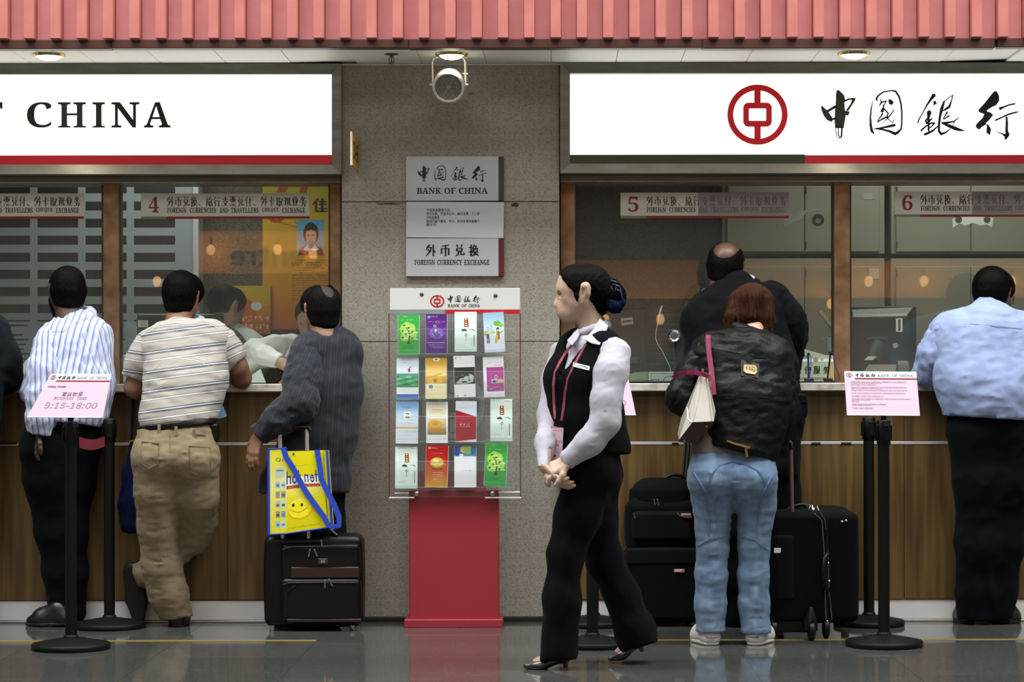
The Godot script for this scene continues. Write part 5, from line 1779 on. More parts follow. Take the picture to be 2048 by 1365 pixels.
func brochure_image(k: String) -> Image:
	var p := Paint.new(108, 210, "#e6ebe8")
	match k:
		"tree":
			p.grad(0, 1, "#39a84c", "#2f9a44")
			p.oval(0.3, 0.36, 0.2, 0.13, "#a8d058")
			p.oval(0.6, 0.34, 0.22, 0.12, "#a8d058")
			p.oval(0.42, 0.28, 0.2, 0.1, "#a8d058")
			p.oval(0.3, 0.56, 0.2, 0.1, "#9cc850")
			p.oval(0.7, 0.5, 0.2, 0.12, "#9cc850")
			p.oval(0.48, 0.45, 0.25, 0.2, "#a8d058")
			p.line(0.52, 0.7, 0.56, 0.55, 0.06, "#3e2c1c")
			p.line(0.56, 0.55, 0.5, 0.4, 0.045, "#3e2c1c")
			p.line(0.5, 0.4, 0.38, 0.33, 0.03, "#3e2c1c")
			p.line(0.56, 0.5, 0.72, 0.44, 0.02, "#3e2c1c")
			p.oval(0.5, 0.715, 0.1, 0.015, "#3e2c1c")
			for q in [[0.3, 0.27], [0.5, 0.33], [0.22, 0.41], [0.68, 0.43], [0.38, 0.49], [0.22, 0.57], [0.68, 0.59]]:
				p.oval(q[0], q[1], 0.06, 0.022, "#1f7038")
				p.rect(q[0] + 0.05, q[1] + 0.01, q[0] + 0.28, q[1] + 0.035, "#d4e2c8")
			p.oval(0.15, 0.05, 0.035, 0.02, "#b04030")
			p.words(0.22, 0.45, 0.04, 0.02, "#d4e8d0", 2)
			p.words(0.15, 0.75, 0.13, 0.015, "#d4e8d0", 3)
			p.words(0.22, 0.72, 0.78, 0.022, "#14401e", 4, 1.0)
			p.words(0.2, 0.7, 0.82, 0.022, "#14401e", 5, 1.0)
			p.rect(0.0, 0.9, 1.0, 0.908, "#7cc088")
		"purple":
			p.grad(0, 0.55, "#4c1f72", "#6d3a94")
			p.grad(0.55, 1, "#5e2a84", "#43186a")
			p.oval(0.5, 0.48, 0.34, 0.14, "#8058a8")
			p.oval(0.48, 0.5, 0.2, 0.1, "#5c4a9c")
			p.oval(0.46, 0.41, 0.06, 0.035, "#c8c4e0")
			for i in 14:
				p.oval(0.25 + 0.035 * ((i * 7) % 15), 0.42 + 0.012 * ((i * 5) % 12), 0.03, 0.014, ["#7a9cc8", "#9a6ab8", "#b8a0d0"][i % 3])
			p.oval(0.42, 0.3, 0.07, 0.03, "#dcd0ea", 0.4)
			p.oval(0.14, 0.075, 0.06, 0.03, "#e6e0f0", 0.35)
			p.words(0.24, 0.55, 0.05, 0.03, "#e6e0f0", 6, 1.0)
			p.oval(0.56, 0.2, 0.12, 0.03, "#a86ab0", 0.5)
			p.words(0.12, 0.9, 0.185, 0.018, "#d8c8e8", 7)
			p.rect(0.05, 0.715, 0.92, 0.728, "#d8cce8")
			for i in 3:
				p.words(0.15 + i * 0.04, 0.85, 0.76 + i * 0.04, 0.018, "#c8b4dc", 8 + i)
		"seal":
			p.grad(0, 1, "#dfe9e4", "#cfe0d8")
			p.rect(0.44, 0.17, 0.62, 0.385, "#7e1c1c")
			for i in 4:
				p.rect(0.475, 0.185 + i * 0.05, 0.585, 0.218 + i * 0.05, ["#e8e4d8", "#d8a020", "#e8e4d8", "#e0d8cc"][i])
			p.rect(0.62, 0.25, 0.66, 0.39, "#d8b060")
			p.oval(0.42, 0.455, 0.11, 0.03, "#2f3634")
			p.line(0.3, 0.46, 0.34, 0.48, 0.02, "#3f4644")
			p.line(0.5, 0.46, 0.55, 0.49, 0.03, "#2f3634")
			p.line(0.68, 0.455, 0.8, 0.44, 0.02, "#6a7270")
			p.line(0.8, 0.44, 0.92, 0.475, 0.03, "#5a6260")
			p.line(0.52, 0.54, 0.52, 0.72, 0.02, "#4a504e")
			p.oval(0.52, 0.58, 0.07, 0.03, "#6a7270", 0.4)
			p.line(0.88, 0.6, 0.88, 0.86, 0.05, "#7a7a78")
			for i in 6:
				p.rect(0.76, 0.66 + i * 0.035, 0.79, 0.674 + i * 0.035, "#a85a5a")
				p.line(0.05 + i * 0.07, 0.85 + 0.012 * (i % 3), 0.1 + i * 0.07, 0.83, 0.014, ["#a06060", "#6a6a68"][i % 2])
			p.oval(0.14, 0.05, 0.035, 0.02, "#8aa098", 0.4)
			p.words(0.22, 0.42, 0.04, 0.02, "#9aaca4", 12)
			p.line(0.72, 0.05, 0.9, 0.06, 0.02, "#8a9a94")
			p.rect(0, 0.93, 1, 1, "#b4cfc4")
		"kids":
			p.grad(0, 0.4, "#8fb6dc", "#cfdcee")
			p.grad(0.4, 1, "#cfdcee", "#dfe4ee")
			p.rect(0.3, 0.3, 0.45, 0.55, "#b4c4d4")
			p.rect(0.14, 0.36, 0.25, 0.55, "#a8b8cc")
			p.oval(0.66, 0.28, 0.18, 0.07, "#74b04c")
			p.oval(0.86, 0.33, 0.12, 0.05, "#86bc50")
			p.oval(0.1, 0.52, 0.16, 0.06, "#8ac060")
			p.oval(0.45, 0.5, 0.1, 0.04, "#c8c060")
			p.oval(0.18, 0.5, 0.07, 0.035, "#e0b898")
			p.rect(0.12, 0.54, 0.26, 0.66, "#4a565c")
			p.rect(0.13, 0.66, 0.18, 0.78, "#2c3438")
			p.rect(0.21, 0.66, 0.26, 0.78, "#2c3438")
			p.oval(0.68, 0.42, 0.08, 0.04, "#1e1c20")
			p.oval(0.69, 0.45, 0.06, 0.03, "#e2b896")
			p.rect(0.62, 0.48, 0.76, 0.6, "#6a9a3a")
			p.poly([[0.56, 0.6], [0.74, 0.58], [0.7, 0.72], [0.52, 0.74]], "#d8b428")
			p.rect(0.7, 0.5, 0.78, 0.68, "#a83c2c")
			p.line(0.78, 0.52, 0.94, 0.48, 0.05, "#7ab048")
			p.rect(0.55, 0.74, 0.6, 0.78, "#40342c")
			p.line(0.15, 0.14, 0.85, 0.1, 0.02, "#b0a8a0")
			p.rect(0, 0.93, 1, 1, "#c4ccd8")
		"pond":
			p.grad(0, 0.38, "#cfdbe8", "#dce4ec")
			p.grad(0.38, 0.72, "#4f9c86", "#3f8f5c")
			for i in 16:
				p.oval(fmod(i * 0.37, 1.0), 0.46 + 0.015 * (i % 15), 0.14, 0.03, ["#2f7d46", "#56a86a", "#3b8c58", "#78bca0"][i % 4])
			p.rect(0, 0.72, 1, 0.885, "#e4e8ea")
			p.rect(0, 0.885, 1, 1, "#3c6cb4")
			p.oval(0.57, 0.3, 0.06, 0.045, "#a8305c")
			p.line(0.58, 0.25, 0.66, 0.21, 0.03, "#3a4650")
			p.line(0.57, 0.34, 0.57, 0.42, 0.012, "#7a9a6a")
			p.words(0.15, 0.65, 0.05, 0.02, "#7a90b0", 20)
			p.words(0.15, 0.45, 0.1, 0.016, "#7a90b0", 21)
			p.words(0.2, 0.6, 0.77, 0.018, "#98a0a8", 22)
		"gold":
			p.grad(0, 0.45, "#c78f2c", "#ecd694")
			p.grad(0.45, 0.64, "#d8a840", "#c89a38")
			p.grad(0.64, 1, "#efe8cc", "#e6d9a4")
			p.oval(0.5, 0.04, 0.16, 0.045, "#ece0c4")
			p.oval(0.5, 0.04, 0.06, 0.02, "#8a4a1c")
			p.poly([[0.26, 0.44], [0.74, 0.37], [0.78, 0.4], [0.3, 0.48]], "#d8ac48")
			p.poly([[0.05, 0.5], [0.8, 0.45], [0.8, 0.62], [0.05, 0.64]], "#dcb850")
			p.oval(0.45, 0.55, 0.08, 0.05, "#b07a24")
			p.oval(0.25, 0.705, 0.1, 0.045, "#5c8c98")
			p.words(0.5, 0.92, 0.68, 0.015, "#b8a878", 23)
			p.words(0.5, 0.92, 0.72, 0.015, "#b8a878", 24)
			p.rect(0, 0.88, 1, 0.887, "#a8925a")
		"fish":
			p.grad(0, 1, "#e6e8e8", "#dfe2e4")
			p.rect(0, 0.28, 1, 0.69, "#232826")
			p.oval(0.5, 0.38, 0.6, 0.1, "#3c4442", 0.8)
			p.poly([[0.05, 0.66], [0.3, 0.55], [0.55, 0.5], [0.8, 0.44], [0.95, 0.5], [0.9, 0.64], [0.5, 0.68]], "#a8b4ac")
			for i in 12:
				p.oval(0.1 + fmod(i * 0.29, 0.85), 0.45 + 0.018 * (i % 11), 0.06, 0.014, ["#1a1e1c", "#66706a"][i % 2])
			p.oval(0.48, 0.63, 0.14, 0.02, "#161816")
			p.oval(0.09, 0.05, 0.03, 0.018, "#90706c")
			p.words(0.16, 0.4, 0.045, 0.016, "#a0a4a6", 25)
			p.rect(0.05, 0.16, 0.9, 0.167, "#c0c4c6")
			p.oval(0.12, 0.965, 0.07, 0.018, "#b8a868")
			p.oval(0.5, 0.96, 0.07, 0.018, "#c09a48")
		"pink":
			p.grad(0, 1, "#e9e8ec", "#dfe0e6")
			p.grad(0.26, 0.86, "#a8448c", "#9c4a94", 0.15, 1.0)
			p.oval(0.6, 0.5, 0.08, 0.05, "#d8b878", 0.4)
			p.rect(0.38, 0.56, 0.66, 0.66, "#d4ccd8")
			p.rect(0.68, 0.56, 0.98, 0.66, "#c8b080")
			p.oval(0.52, 0.61, 0.12, 0.03, "#3c4a78")
			p.line(0.15, 0.68, 0.3, 0.8, 0.03, "#c89048")
			p.line(0.3, 0.8, 0.7, 0.74, 0.03, "#d8a048")
			p.line(0.7, 0.74, 0.92, 0.82, 0.02, "#c89048")
			p.words(0.2, 0.9, 0.13, 0.025, "#8a8088", 26)
			p.words(0.6, 0.9, 0.2, 0.025, "#5a5460", 27)
			p.rect(0, 0.92, 1, 1, "#cfd2d8")
		"sky":
			p.grad(0, 0.3, "#6f9cd0", "#b4cae4")
			p.grad(0.3, 0.6, "#b4cae4", "#d8e2ee")
			p.grad(0.6, 1, "#dde4ee", "#d4dae6")
			p.rect(0.37, 0.24, 0.68, 0.42, "#e8ead8")
			p.oval(0.52, 0.29, 0.1, 0.015, "#5a5c58")
			p.oval(0.52, 0.37, 0.12, 0.03, "#8a9070")
			p.line(0.55, 0.42, 0.8, 0.45, 0.02, "#c0a050")
			p.line(0.5, 0.5, 0.72, 0.52, 0.02, "#b8a060")
			p.grad(0.61, 0.65, "#c8b048", "#d8c468")
			p.words(0.08, 0.95, 0.71, 0.025, "#6a7488", 28)
			p.words(0.1, 0.7, 0.79, 0.015, "#98a0b0", 29)
			p.words(0.25, 0.7, 0.13, 0.018, "#4a6a98", 30)
			for i in 4:
				p.rect(0.2, 0.26 + i * 0.04, 0.31, 0.268 + i * 0.04, "#7a94b8")
			p.rect(0, 0.9, 1, 0.905, "#9aa4b4")
		"coin":
			p.grad(0, 1, "#eceae8", "#e2e2e4")
			p.grad(0.08, 0.36, "#e4d8bc", "#eae2d0", 0.06, 0.94)
			p.grad(0.4, 0.6, "#d8cfa8", "#c8a868", 0.06, 0.94)
			p.grad(0.6, 0.8, "#c8a868", "#6a7a44", 0.06, 0.94)
			p.oval(0.46, 0.7, 0.4, 0.05, "#b8843c")
			p.oval(0.4, 0.55, 0.32, 0.11, "#b88a2c")
			p.oval(0.4, 0.54, 0.29, 0.095, "#d0a840")
			p.oval(0.42, 0.52, 0.14, 0.05, "#c09030")
			p.words(0.25, 0.78, 0.19, 0.025, "#8a4a38", 31, 1.0)
			p.words(0.18, 0.84, 0.24, 0.02, "#9a5a48", 32, 1.0)
			p.words(0.15, 0.85, 0.29, 0.012, "#b09060", 33)
			p.rect(0, 0.9, 1, 0.905, "#a4a4a8")
		"red":
			p.grad(0, 0.4, "#e4e8ee", "#b8cce0")
			p.poly([[0, 0.22], [1.0, 0.38], [1.0, 0.94], [0, 1.0]], "#9c1c2c")
			p.poly([[0, 0.99], [1.0, 0.93], [1.0, 1.0], [0, 1.0]], "#d8d8dc")
			p.words(0.2, 0.7, 0.54, 0.055, "#ecdfe0", 34, 1.0)
			p.words(0.2, 0.72, 0.615, 0.02, "#ecdfe0", 35, 1.0)
			p.words(0.28, 0.75, 0.03, 0.025, "#a0a8b0", 36)
			p.words(0.1, 0.6, 0.16, 0.015, "#c08890", 37)
		"globe":
			p.grad(0, 0.45, "#bc1a20", "#b4221c")
			p.grad(0.45, 1, "#b4301c", "#c89828")
			p.oval(0.52, 0.55, 0.26, 0.03, "#7c2410")
			p.oval(0.52, 0.42, 0.33, 0.135, "#94781c")
			p.oval(0.5, 0.4, 0.29, 0.11, "#c8b044")
			p.oval(0.45, 0.36, 0.14, 0.04, "#e0d488")
			p.words(0.22, 0.85, 0.42, 0.05, "#ece8dc", 38, 1.0)
			p.oval(0.15, 0.07, 0.06, 0.03, "#ecdcd8", 0.3)
			p.words(0.25, 0.52, 0.055, 0.03, "#f0e0dc", 39, 1.0)
			p.words(0.2, 0.8, 0.185, 0.02, "#f0d0c8", 40)
			for i in 5:
				p.words(0.3 + 0.04 * (i % 2), 0.78, 0.64 + i * 0.05, 0.025, "#f0e4c8", 41 + i, 1.0)
		"map":
			p.grad(0, 0.25, "#3c6ca8", "#5a90b8")
			p.oval(0.55, 0.08, 0.28, 0.1, "#c8c060")
			p.oval(0.6, 0.12, 0.18, 0.08, "#8ab070")
			p.oval(0.85, 0.1, 0.1, 0.1, "#3a78a8")
			p.oval(0.1, 0.12, 0.14, 0.12, "#3a50a0")
			p.oval(0.4, 0.04, 0.12, 0.03, "#d0b880")
			p.rect(0, 0.25, 1, 1, "#e4e6ea")
			p.oval(0.32, 0.22, 0.1, 0.035, "#dfe4ea")
			p.words(0.35, 0.75, 0.585, 0.014, "#a8acb4", 47)
			p.words(0.58, 0.76, 0.59, 0.018, "#50545c", 48)
			p.rect(0, 0.9, 1, 0.905, "#b0b4ba")
	return p.im

# ------------------------------------------------------------------ barrier posts
func stanchions() -> void:
	var list := [
		[142.0, 1297.0, 839.0, 24.0, 77.0, true, "black barrier post carrying the pink opening hours board, front left"],
		[219.0, 1255.0, 853.0, 25.0, 71.0, false, "black barrier post behind the left board, end of the red belt"],
		[1185.0, 1294.0, 880.0, 22.0, 76.0, true, "black barrier post half hidden behind the walking woman's legs"],
		[1187.0, 1252.0, 880.0, 22.0, 70.0, false, "black barrier post close to the counter, behind another post and the walking woman"],
		[1768.0, 1294.0, 845.0, 24.0, 77.0, true, "black barrier post carrying the pink notice board at right"],
		[1738.0, 1252.0, 848.0, 22.0, 71.0, false, "black barrier post right behind the one with the right notice board"]]
	for q in list:
		var d: float = F * EYE / (q[1] - CY)
		var z: float = D0 - d
		var c := Vector3(P(q[0], q[1], z).x, 0, z)
		var o := thing("barrier_post", q[6], "barrier post", c, "black barrier posts")
		var top := 0.955
		var r := 0.0245
		var br := 0.163
		part("base", Geo.new().lathe([Vector2(0, 0.048), Vector2(0.05, 0.046), Vector2(br - 0.006, 0.026), Vector2(br, 0.022), Vector2(br, 0.003), Vector2(br - 0.004, 0.0), Vector2(0, 0.0)], c, Vector3.UP, 48), M.black, o)
		part("collar", Geo.new().lathe([Vector2(r + 0.006, 0.045), Vector2(r + 0.006, 0.056), Vector2(r, 0.06)], c, Vector3.UP, 28), M.black, o)
		part("tube", Geo.new().lathe([Vector2(r, 0.045), Vector2(r, top - 0.1), Vector2(0.0, top - 0.1)], c, Vector3.UP, 28), M.black, o)
		part("head", Geo.new().lathe([Vector2(r + 0.001, top - 0.105), Vector2(r + 0.005, top - 0.1), Vector2(r + 0.005, top - 0.004), Vector2(r + 0.002, top), Vector2(0, top)], c, Vector3.UP, 28), M.plastic_black, o)
		for k in 4:
			var dirv := Vector3(0, 0, 1).rotated(Vector3.UP, k * PI / 2)
			part("belt_slot", Geo.new().box(Vector3(-0.012, top - 0.085, r + 0.003), Vector3(0.012, top - 0.02, r + 0.010), 0.002, Transform3D(Basis(Vector3.UP, k * PI / 2 + 0.3), c)), M.plastic_black, o)
		if q[5]:
			part("board_stem", Geo.new().lathe([Vector2(0.012, top), Vector2(0.012, top + 0.03), Vector2(0, top + 0.03)], c, Vector3.UP, 16), M.black, o)
	# red belt between the two left posts
	var a := P(158, 885, 1.06)
	var b := P(209, 884, 0.36)
	var g := Geo.new()
	var n := 10
	for i in n:
		var f0 := float(i) / n
		var f1 := float(i + 1) / n
		var p0 := a.lerp(b, f0) + Vector3(0, -0.012 * sin(PI * f0), 0)
		var p1 := a.lerp(b, f1) + Vector3(0, -0.012 * sin(PI * f1), 0)
		var hh := Vector3(0, 0.023, 0)
		var nn := (p1 - p0).cross(Vector3.UP).normalized()
		var th := nn * 0.0007
		for s in [1.0, -1.0]:
			g.quad(p0 + hh + th * s, p1 + hh + th * s, p1 - hh + th * s, p0 - hh + th * s, nn * s)
		g.quad(p0 + hh + th, p1 + hh + th, p1 + hh - th, p0 + hh - th, Vector3.UP)
		g.quad(p0 - hh + th, p1 - hh + th, p1 - hh - th, p0 - hh - th, Vector3.DOWN)
	var o := thing("barrier_belt", "dark red barrier belt stretched between the two left posts", "belt", a)
	part("webbing", g, cloth("#6e1c26", 0.8, 0.2), o)
	# the pink boards
	pink_board([102.5, 748, 223, 748.5, 205.5, 836, 53.5, 835], 1.155, 0, "pink opening hours board with a white bank header, on the left front post")
	pink_board([1688.5, 743, 1832.5, 744, 1840, 832, 1694, 831], 1.16, 1, "pink notice board full of small print, on the right front post")
	pink_board([1135, 744, 1254, 744, 1272, 831, 1125, 830], 1.16, 0, "pink board mostly hidden behind the walking woman's back")

func pink_board(c: Array, z: float, kind: int, label: String) -> void:
	# corners in the photograph: upper left, upper right, lower right, lower left; the board leans back a little
	var ul := P(c[0], c[1], z - 0.03)
	var ur := P(c[2], c[3], z - 0.03)
	var lr := P(c[4], c[5], z + 0.02)
	var ll := P(c[6], c[7], z + 0.02)
	var nn := (ur - ul).cross(ul - ll).normalized()
	if nn.z < 0.0:
		nn = -nn
	var at := func(u: float, v: float) -> Vector3: return ul.lerp(ur, u).lerp(ll.lerp(lr, u), v)
	var o := thing("notice_board", label, "notice board", (ll + lr) / 2)
	var band := 0.16
	for s in [["header", 0.0, band, mat("#d9dbe0", 0.5)], ["sheet", band, 1.0, M.pink]]:
		var g := Geo.new()
		var p := [at.call(0.0, s[1]), at.call(1.0, s[1]), at.call(1.0, s[2]), at.call(0.0, s[2])]
		var bk := -nn * 0.004
		g.quad(p[0], p[1], p[2], p[3], nn)
		g.quad(p[0] + bk, p[1] + bk, p[2] + bk, p[3] + bk, -nn)
		for k in 4:
			var q: Vector3 = p[k]
			var r: Vector3 = p[(k + 1) % 4]
			g.quad(q, r, r + bk, q + bk, ((q + r) / 2 - (p[0] + p[2]) / 2).normalized())
		part(s[0], g, s[3], o)
	var e := nn * 0.0004
	var bar := func(u0: float, v0: float, u1: float, v1: float, m: Material, called: String) -> void:
		var g := Geo.new()
		g.quad(at.call(u0, v0) + e, at.call(u1, v0) + e, at.call(u1, v1) + e, at.call(u0, v1) + e, nn)
		part(called, g, m, o)
	bar.call(0.14, 0.15, 1.0, 0.185, mat("#8c2034", 0.5), "red_line")
	bar.call(0.0, 0.975, 0.98, 1.0, mat("#e2dfe2", 0.5), "lower_edge")
	var box := func(u0: float, v0: float, u1: float, v1: float) -> Array:      # lower left corner and the two edges
		var l: Vector3 = at.call(u0, v1) + e
		return [l, at.call(u1, v1) + e - l, at.call(u0, v0) + e - l]
	var b: Array = box.call(0.025, 0.035, 0.11, 0.14)
	part("emblem", emblem_geo(b[0] + b[1] / 2 + b[2] / 2, b[1] / 2, b[2] / 2, 0.0005), mat("#9a3c4c", 0.5), o)
	b = box.call(0.15, 0.045, 0.43, 0.125)
	brush_line("brush_characters", b[0], b[1], b[2], mat("#3e4048", 0.6), o)
	for w in [["BANK", 0.46, 0.62], ["OF", 0.66, 0.73], ["CHINA", 0.76, 0.95]]:
		b = box.call(w[1], 0.065, w[2], 0.115)
		lettering("english_word", w[0], font("Droid Serif"), b[0], b[1], b[2], mat("#74777f", 0.6), o, 0.0005)
	if kind == 0:
		b = box.call(0.33, 0.42, 0.63, 0.5)
		han("chinese_line", "营业时间", b[0], b[1], b[2], M.pink_ink, o, 0.2, 0.05)
		for w in [["BUSINESS", 0.24, 0.52], ["TIME", 0.57, 0.71]]:
			b = box.call(w[1], 0.53, w[2], 0.59)
			lettering("english_word", w[0], font("Droid Serif"), b[0], b[1], b[2], M.pink_ink, o, 0.0005)
		b = box.call(0.16, 0.66, 0.88, 0.79)
		lettering("hours", "9:15-18:00", font("Droid Serif"), b[0], b[1], b[2], M.pink_ink, o, 0.0005)
		b = box.call(0.06, 0.28, 0.34, 0.31)
		han("small_print", "本行营业时间、外币兑换业务", b[0], b[1], b[2], M.pink_ink, o, 0.2, 0.06)
	else:
		var rows := [[0.08, 0.85, 0.23], [0.08, 0.45, 0.29], [0.08, 0.85, 0.355], [0.08, 0.85, 0.42], [0.08, 0.82, 0.485], [0.08, 0.52, 0.55], [0.08, 0.9, 0.615], [0.08, 0.18, 0.67], [0.08, 0.55, 0.735], [0.08, 0.36, 0.82]]
		for k in rows.size():
			var r: Array = rows[k]
			b = box.call(r[0], r[2], r[1], r[2] + 0.032)
			var s := "BUSINESS TIME FOR FOREIGN CURRENCY AND CHEQUE EXCHANGE AT THIS COUNTER"
			lettering("print_line", s.substr((k * 5) % 12, int((r[1] - r[0]) * 62)), font("Droid Serif", k in [0, 2]), b[0], b[1], b[2], M.pink_ink, o, 0.0004)
			if k in [0, 2, 6, 8]:
				bar.call(0.08, r[2] + 0.037, 0.34 if k > 4 else 0.5, r[2] + 0.045, M.pink_ink, "underline")

# ------------------------------------------------------------------ luggage
func soft_case(lo: Vector3, hi: Vector3, r: float, bulge := 0.006, tr := Transform3D()) -> Geo:
	# a padded box: rounded edges and slightly swelling faces
	var c := (lo + hi) / 2
	var h := (hi - lo) / 2
	var g := Geo.new()
	var put := func(u: Vector3) -> Array:
		var p := Vector3(clampf(u.x, -1, 1) * h.x, clampf(u.y, -1, 1) * h.y, clampf(u.z, -1, 1) * h.z)
		var q := Vector3(clampf(p.x, -h.x + r, h.x - r), clampf(p.y, -h.y + r, h.y - r), clampf(p.z, -h.z + r, h.z - r))
		var d := p - q
		var nn := d.normalized()
		var w := bulge * (1 - pow(u.x, 2) if absf(nn.x) < 0.9 else 1.0) * (1 - pow(u.y, 2) if absf(nn.y) < 0.9 else 1.0) * (1 - pow(u.z, 2) if absf(nn.z) < 0.9 else 1.0)
		return [tr * (c + q + nn * (r + w)), (tr.basis * nn).normalized()]
	var ax := [Vector3.RIGHT, Vector3.UP, Vector3.BACK]
	var hs := [h.x, h.y, h.z]
	for i in 3:
		var j := (i + 1) % 3
		var k := (i + 2) % 3
		var sj := []
		var sk := []
		for e in [[sj, hs[j]], [sk, hs[k]]]:
			var edge: float = r / e[1]
			for t in [0.0, 0.2, 0.45, 0.75]:
				e[0].append(-1.0 + edge * t)
			for t in 9:
				e[0].append(lerpf(-1.0 + edge, 1.0 - edge, t / 8.0))
			for t in [0.75, 0.45, 0.2, 0.0]:
				e[0].append(1.0 - edge * t)
		for s in [-1.0, 1.0]:
			var grid := []
			for a in sj.size():
				var row := []
				for b in sk.size():
					row.append(put.call(ax[i] * s + ax[j] * sj[a] + ax[k] * sk[b]))
				grid.append(row)
			for a in sj.size() - 1:
				for b in sk.size() - 1:
					var p: Array = grid[a][b]
					var q: Array = grid[a + 1][b]
					var w: Array = grid[a + 1][b + 1]
					var x: Array = grid[a][b + 1]
					g.tri(p[0], q[0], w[0], p[1], q[1], w[1])
					g.tri(p[0], w[0], x[0], p[1], w[1], x[1])
	return g

func wheel(c: Vector3, r: float, w: float, o: Node3D) -> void:
	part("wheel", Geo.new().lathe([Vector2(0, -w), Vector2(r * 0.7, -w), Vector2(r, -w * 0.6), Vector2(r, w * 0.6), Vector2(r * 0.7, w), Vector2(0, w)], c, Vector3.RIGHT, 24), M.plastic_black, o)

func zip_pull(p: Vector3, o: Node3D, tilt := 0.0, sz := 1.0) -> void:
	var tr := Transform3D(Basis(Vector3.BACK, tilt), p)
	part("zip_pull", Geo.new().box(Vector3(-0.004, -0.008, 0) * sz, Vector3(0.004, 0.004, 0.006) * sz, 0.001, tr).box(Vector3(-0.003, -0.034, 0.001) * sz, Vector3(0.003, -0.009, 0.004) * sz, 0.0008, tr), M.chrome, o)

func luggage() -> void:
	# ---- black leather trolley case with brown trim, under the yellow bag
	var zf := 0.43
	var zb := 0.23
	var a := P(526, 1258, zf)
	var b := P(722, 1072, zf)
	var o := thing("trolley_case", "black leather trolley case with brown trim and steel pull rods, under the yellow bag", "suitcase", Vector3((a.x + b.x) / 2, 0, 0.33))
	part("body", soft_case(Vector3(a.x, 0.018, zb), Vector3(b.x, b.y, zf - 0.03), 0.035, 0.008), M.leather, o)
	var f0 := P(562, 1243, zf).x
	var f1 := P(718, 1243, zf).x
	part("front_pocket", soft_case(Vector3(f0, P(0, 1164, zf).y, zf - 0.07), Vector3(f1, P(0, 1090, zf).y, zf - 0.006), 0.02, 0.006), M.leather, o)
	part("front_pocket", soft_case(Vector3(f0, P(0, 1246, zf).y, zf - 0.07), Vector3(f1 + 0.004, P(0, 1158, zf).y, zf + 0.002), 0.022, 0.008), M.leather, o)
	part("brown_trim", Geo.new().box(Vector3(P(580, 0, zf).x, P(0, 1158, zf).y, zf - 0.02), Vector3(P(716, 0, zf).x, P(0, 1136, zf).y, zf - 0.0005), 0.003), M.leather_brown, o)
	part("brown_trim", Geo.new().box(Vector3(P(572, 0, zf).x, P(0, 1246, zf).y, zf - 0.02), Vector3(P(720, 0, zf).x, P(0, 1240, zf).y, zf + 0.003), 0.002), M.leather_brown, o)
	var pipe := Geo.new()
	for e in [[566, 1170, 580, 1166, 716, 1166], [572, 1240, 572, 1185, 590, 1172], [565, 1100, 585, 1094, 715, 1092]]:
		pipe.tube([P(e[0], e[1], zf + 0.006), P(e[2], e[3], zf + 0.009), P(e[4], e[5], zf + 0.006)], 0.0022, 6)
	part("piping", pipe, M.leather_shine, o)
	zip_pull(P(643, 1082, zf - 0.01), o, 0.1)
	zip_pull(P(620, 1100, zf + 0.002), o, -0.2)
	zip_pull(P(629, 1100, zf + 0.002), o, 0.35)
	zip_pull(P(650, 1162, zf + 0.01), o, 0.0)
	zip_pull(P(658, 1160, zf + 0.01), o, 0.5)
	part("name_plate", pxbox(636.5, 1118, 655.5, 1129, zf + 0.004, zf - 0.005, 0.001), M.alu_dark, o)
	part("name_plate_face", pxbox(638.5, 1119.5, 653.5, 1127.5, zf + 0.005, zf + 0.003, 0.0005), mat("#20242c", 0.3), o)
	lettering("plate_letters", "HW", font("Droid Serif", true), P(641.5, 1126.5, zf + 0.0052), Vector3(L(9, zf), 0, 0), Vector3(0, L(5.5, zf), 0), M.alu, o, 0.0006)
	part("carry_handle", Geo.new().tube([P(606, 1072, 0.38), P(618, 1060, 0.38), P(640, 1056, 0.38), P(660, 1060, 0.38), P(674, 1072, 0.38)], [0.011, 0.012, 0.013, 0.012, 0.011], 12, 0.7), M.leather_brown, o)
	for x in [559.5, 613.5]:
		part("pull_rod", Geo.new().tube([P(x + 6 if x < 600 else x + 4, 1080, 0.385), P(x, 858, 0.385)], L(4.2, 0.385), 12), M.rod, o)
	part("pull_grip", Geo.new().tube([P(553, 862, 0.385), P(556, 856, 0.385), P(586, 854, 0.385), P(617, 856, 0.385), P(620, 862, 0.385)], 0.012, 12), M.plastic_black, o)
	for x in [545.0, 705.0]:
		wheel(Vector3(P(x, 1200, 0.27).x, 0.028, 0.27), 0.028, 0.012, o)
		part("stud", Geo.new().lathe([Vector2(0, 0.024), Vector2(0.012, 0.024), Vector2(0.012, 0.003), Vector2(0.009, 0.0), Vector2(0, 0)], Vector3(P(x, 1200, 0.38).x, 0, 0.38), Vector3.UP, 16), M.chrome, o)
	# ---- yellow shopping bag with blue edges standing on the case
	o = thing("shopping_bag", "bright yellow shopping bag with blue piping, blue straps and a smiling face", "bag", P(600, 1064, 0.42))
	var zz := 0.46
	var q := [P(573, 904, zz), P(645, 902, zz), P(655, 1056, zz - 0.01), P(573, 1068, zz)]
	var back := Vector3(0, 0, -0.09)
	var sidec := [P(536, 899, 0.41), P(573, 897, zz), P(573, 1068, zz), P(537, 1070, 0.41)]
	var g := Geo.new()
	g.quad(q[0], q[1], q[2], q[3], Vector3.BACK, true)
	part("front", g, tex_mat(bag_front(), 0.3), o)
	g = Geo.new()
	g.quad(sidec[0], sidec[1], sidec[2], sidec[3], Vector3(-0.4, 0, 1).normalized(), true)
	part("side", g, tex_mat(bag_side(), 0.3), o)
	g = Geo.new()
	g.quad(q[1], q[1] + back + Vector3(0.02, 0, 0), q[2] + back + Vector3(0.02, 0, 0), q[2], Vector3(1, 0, 0.2).normalized())
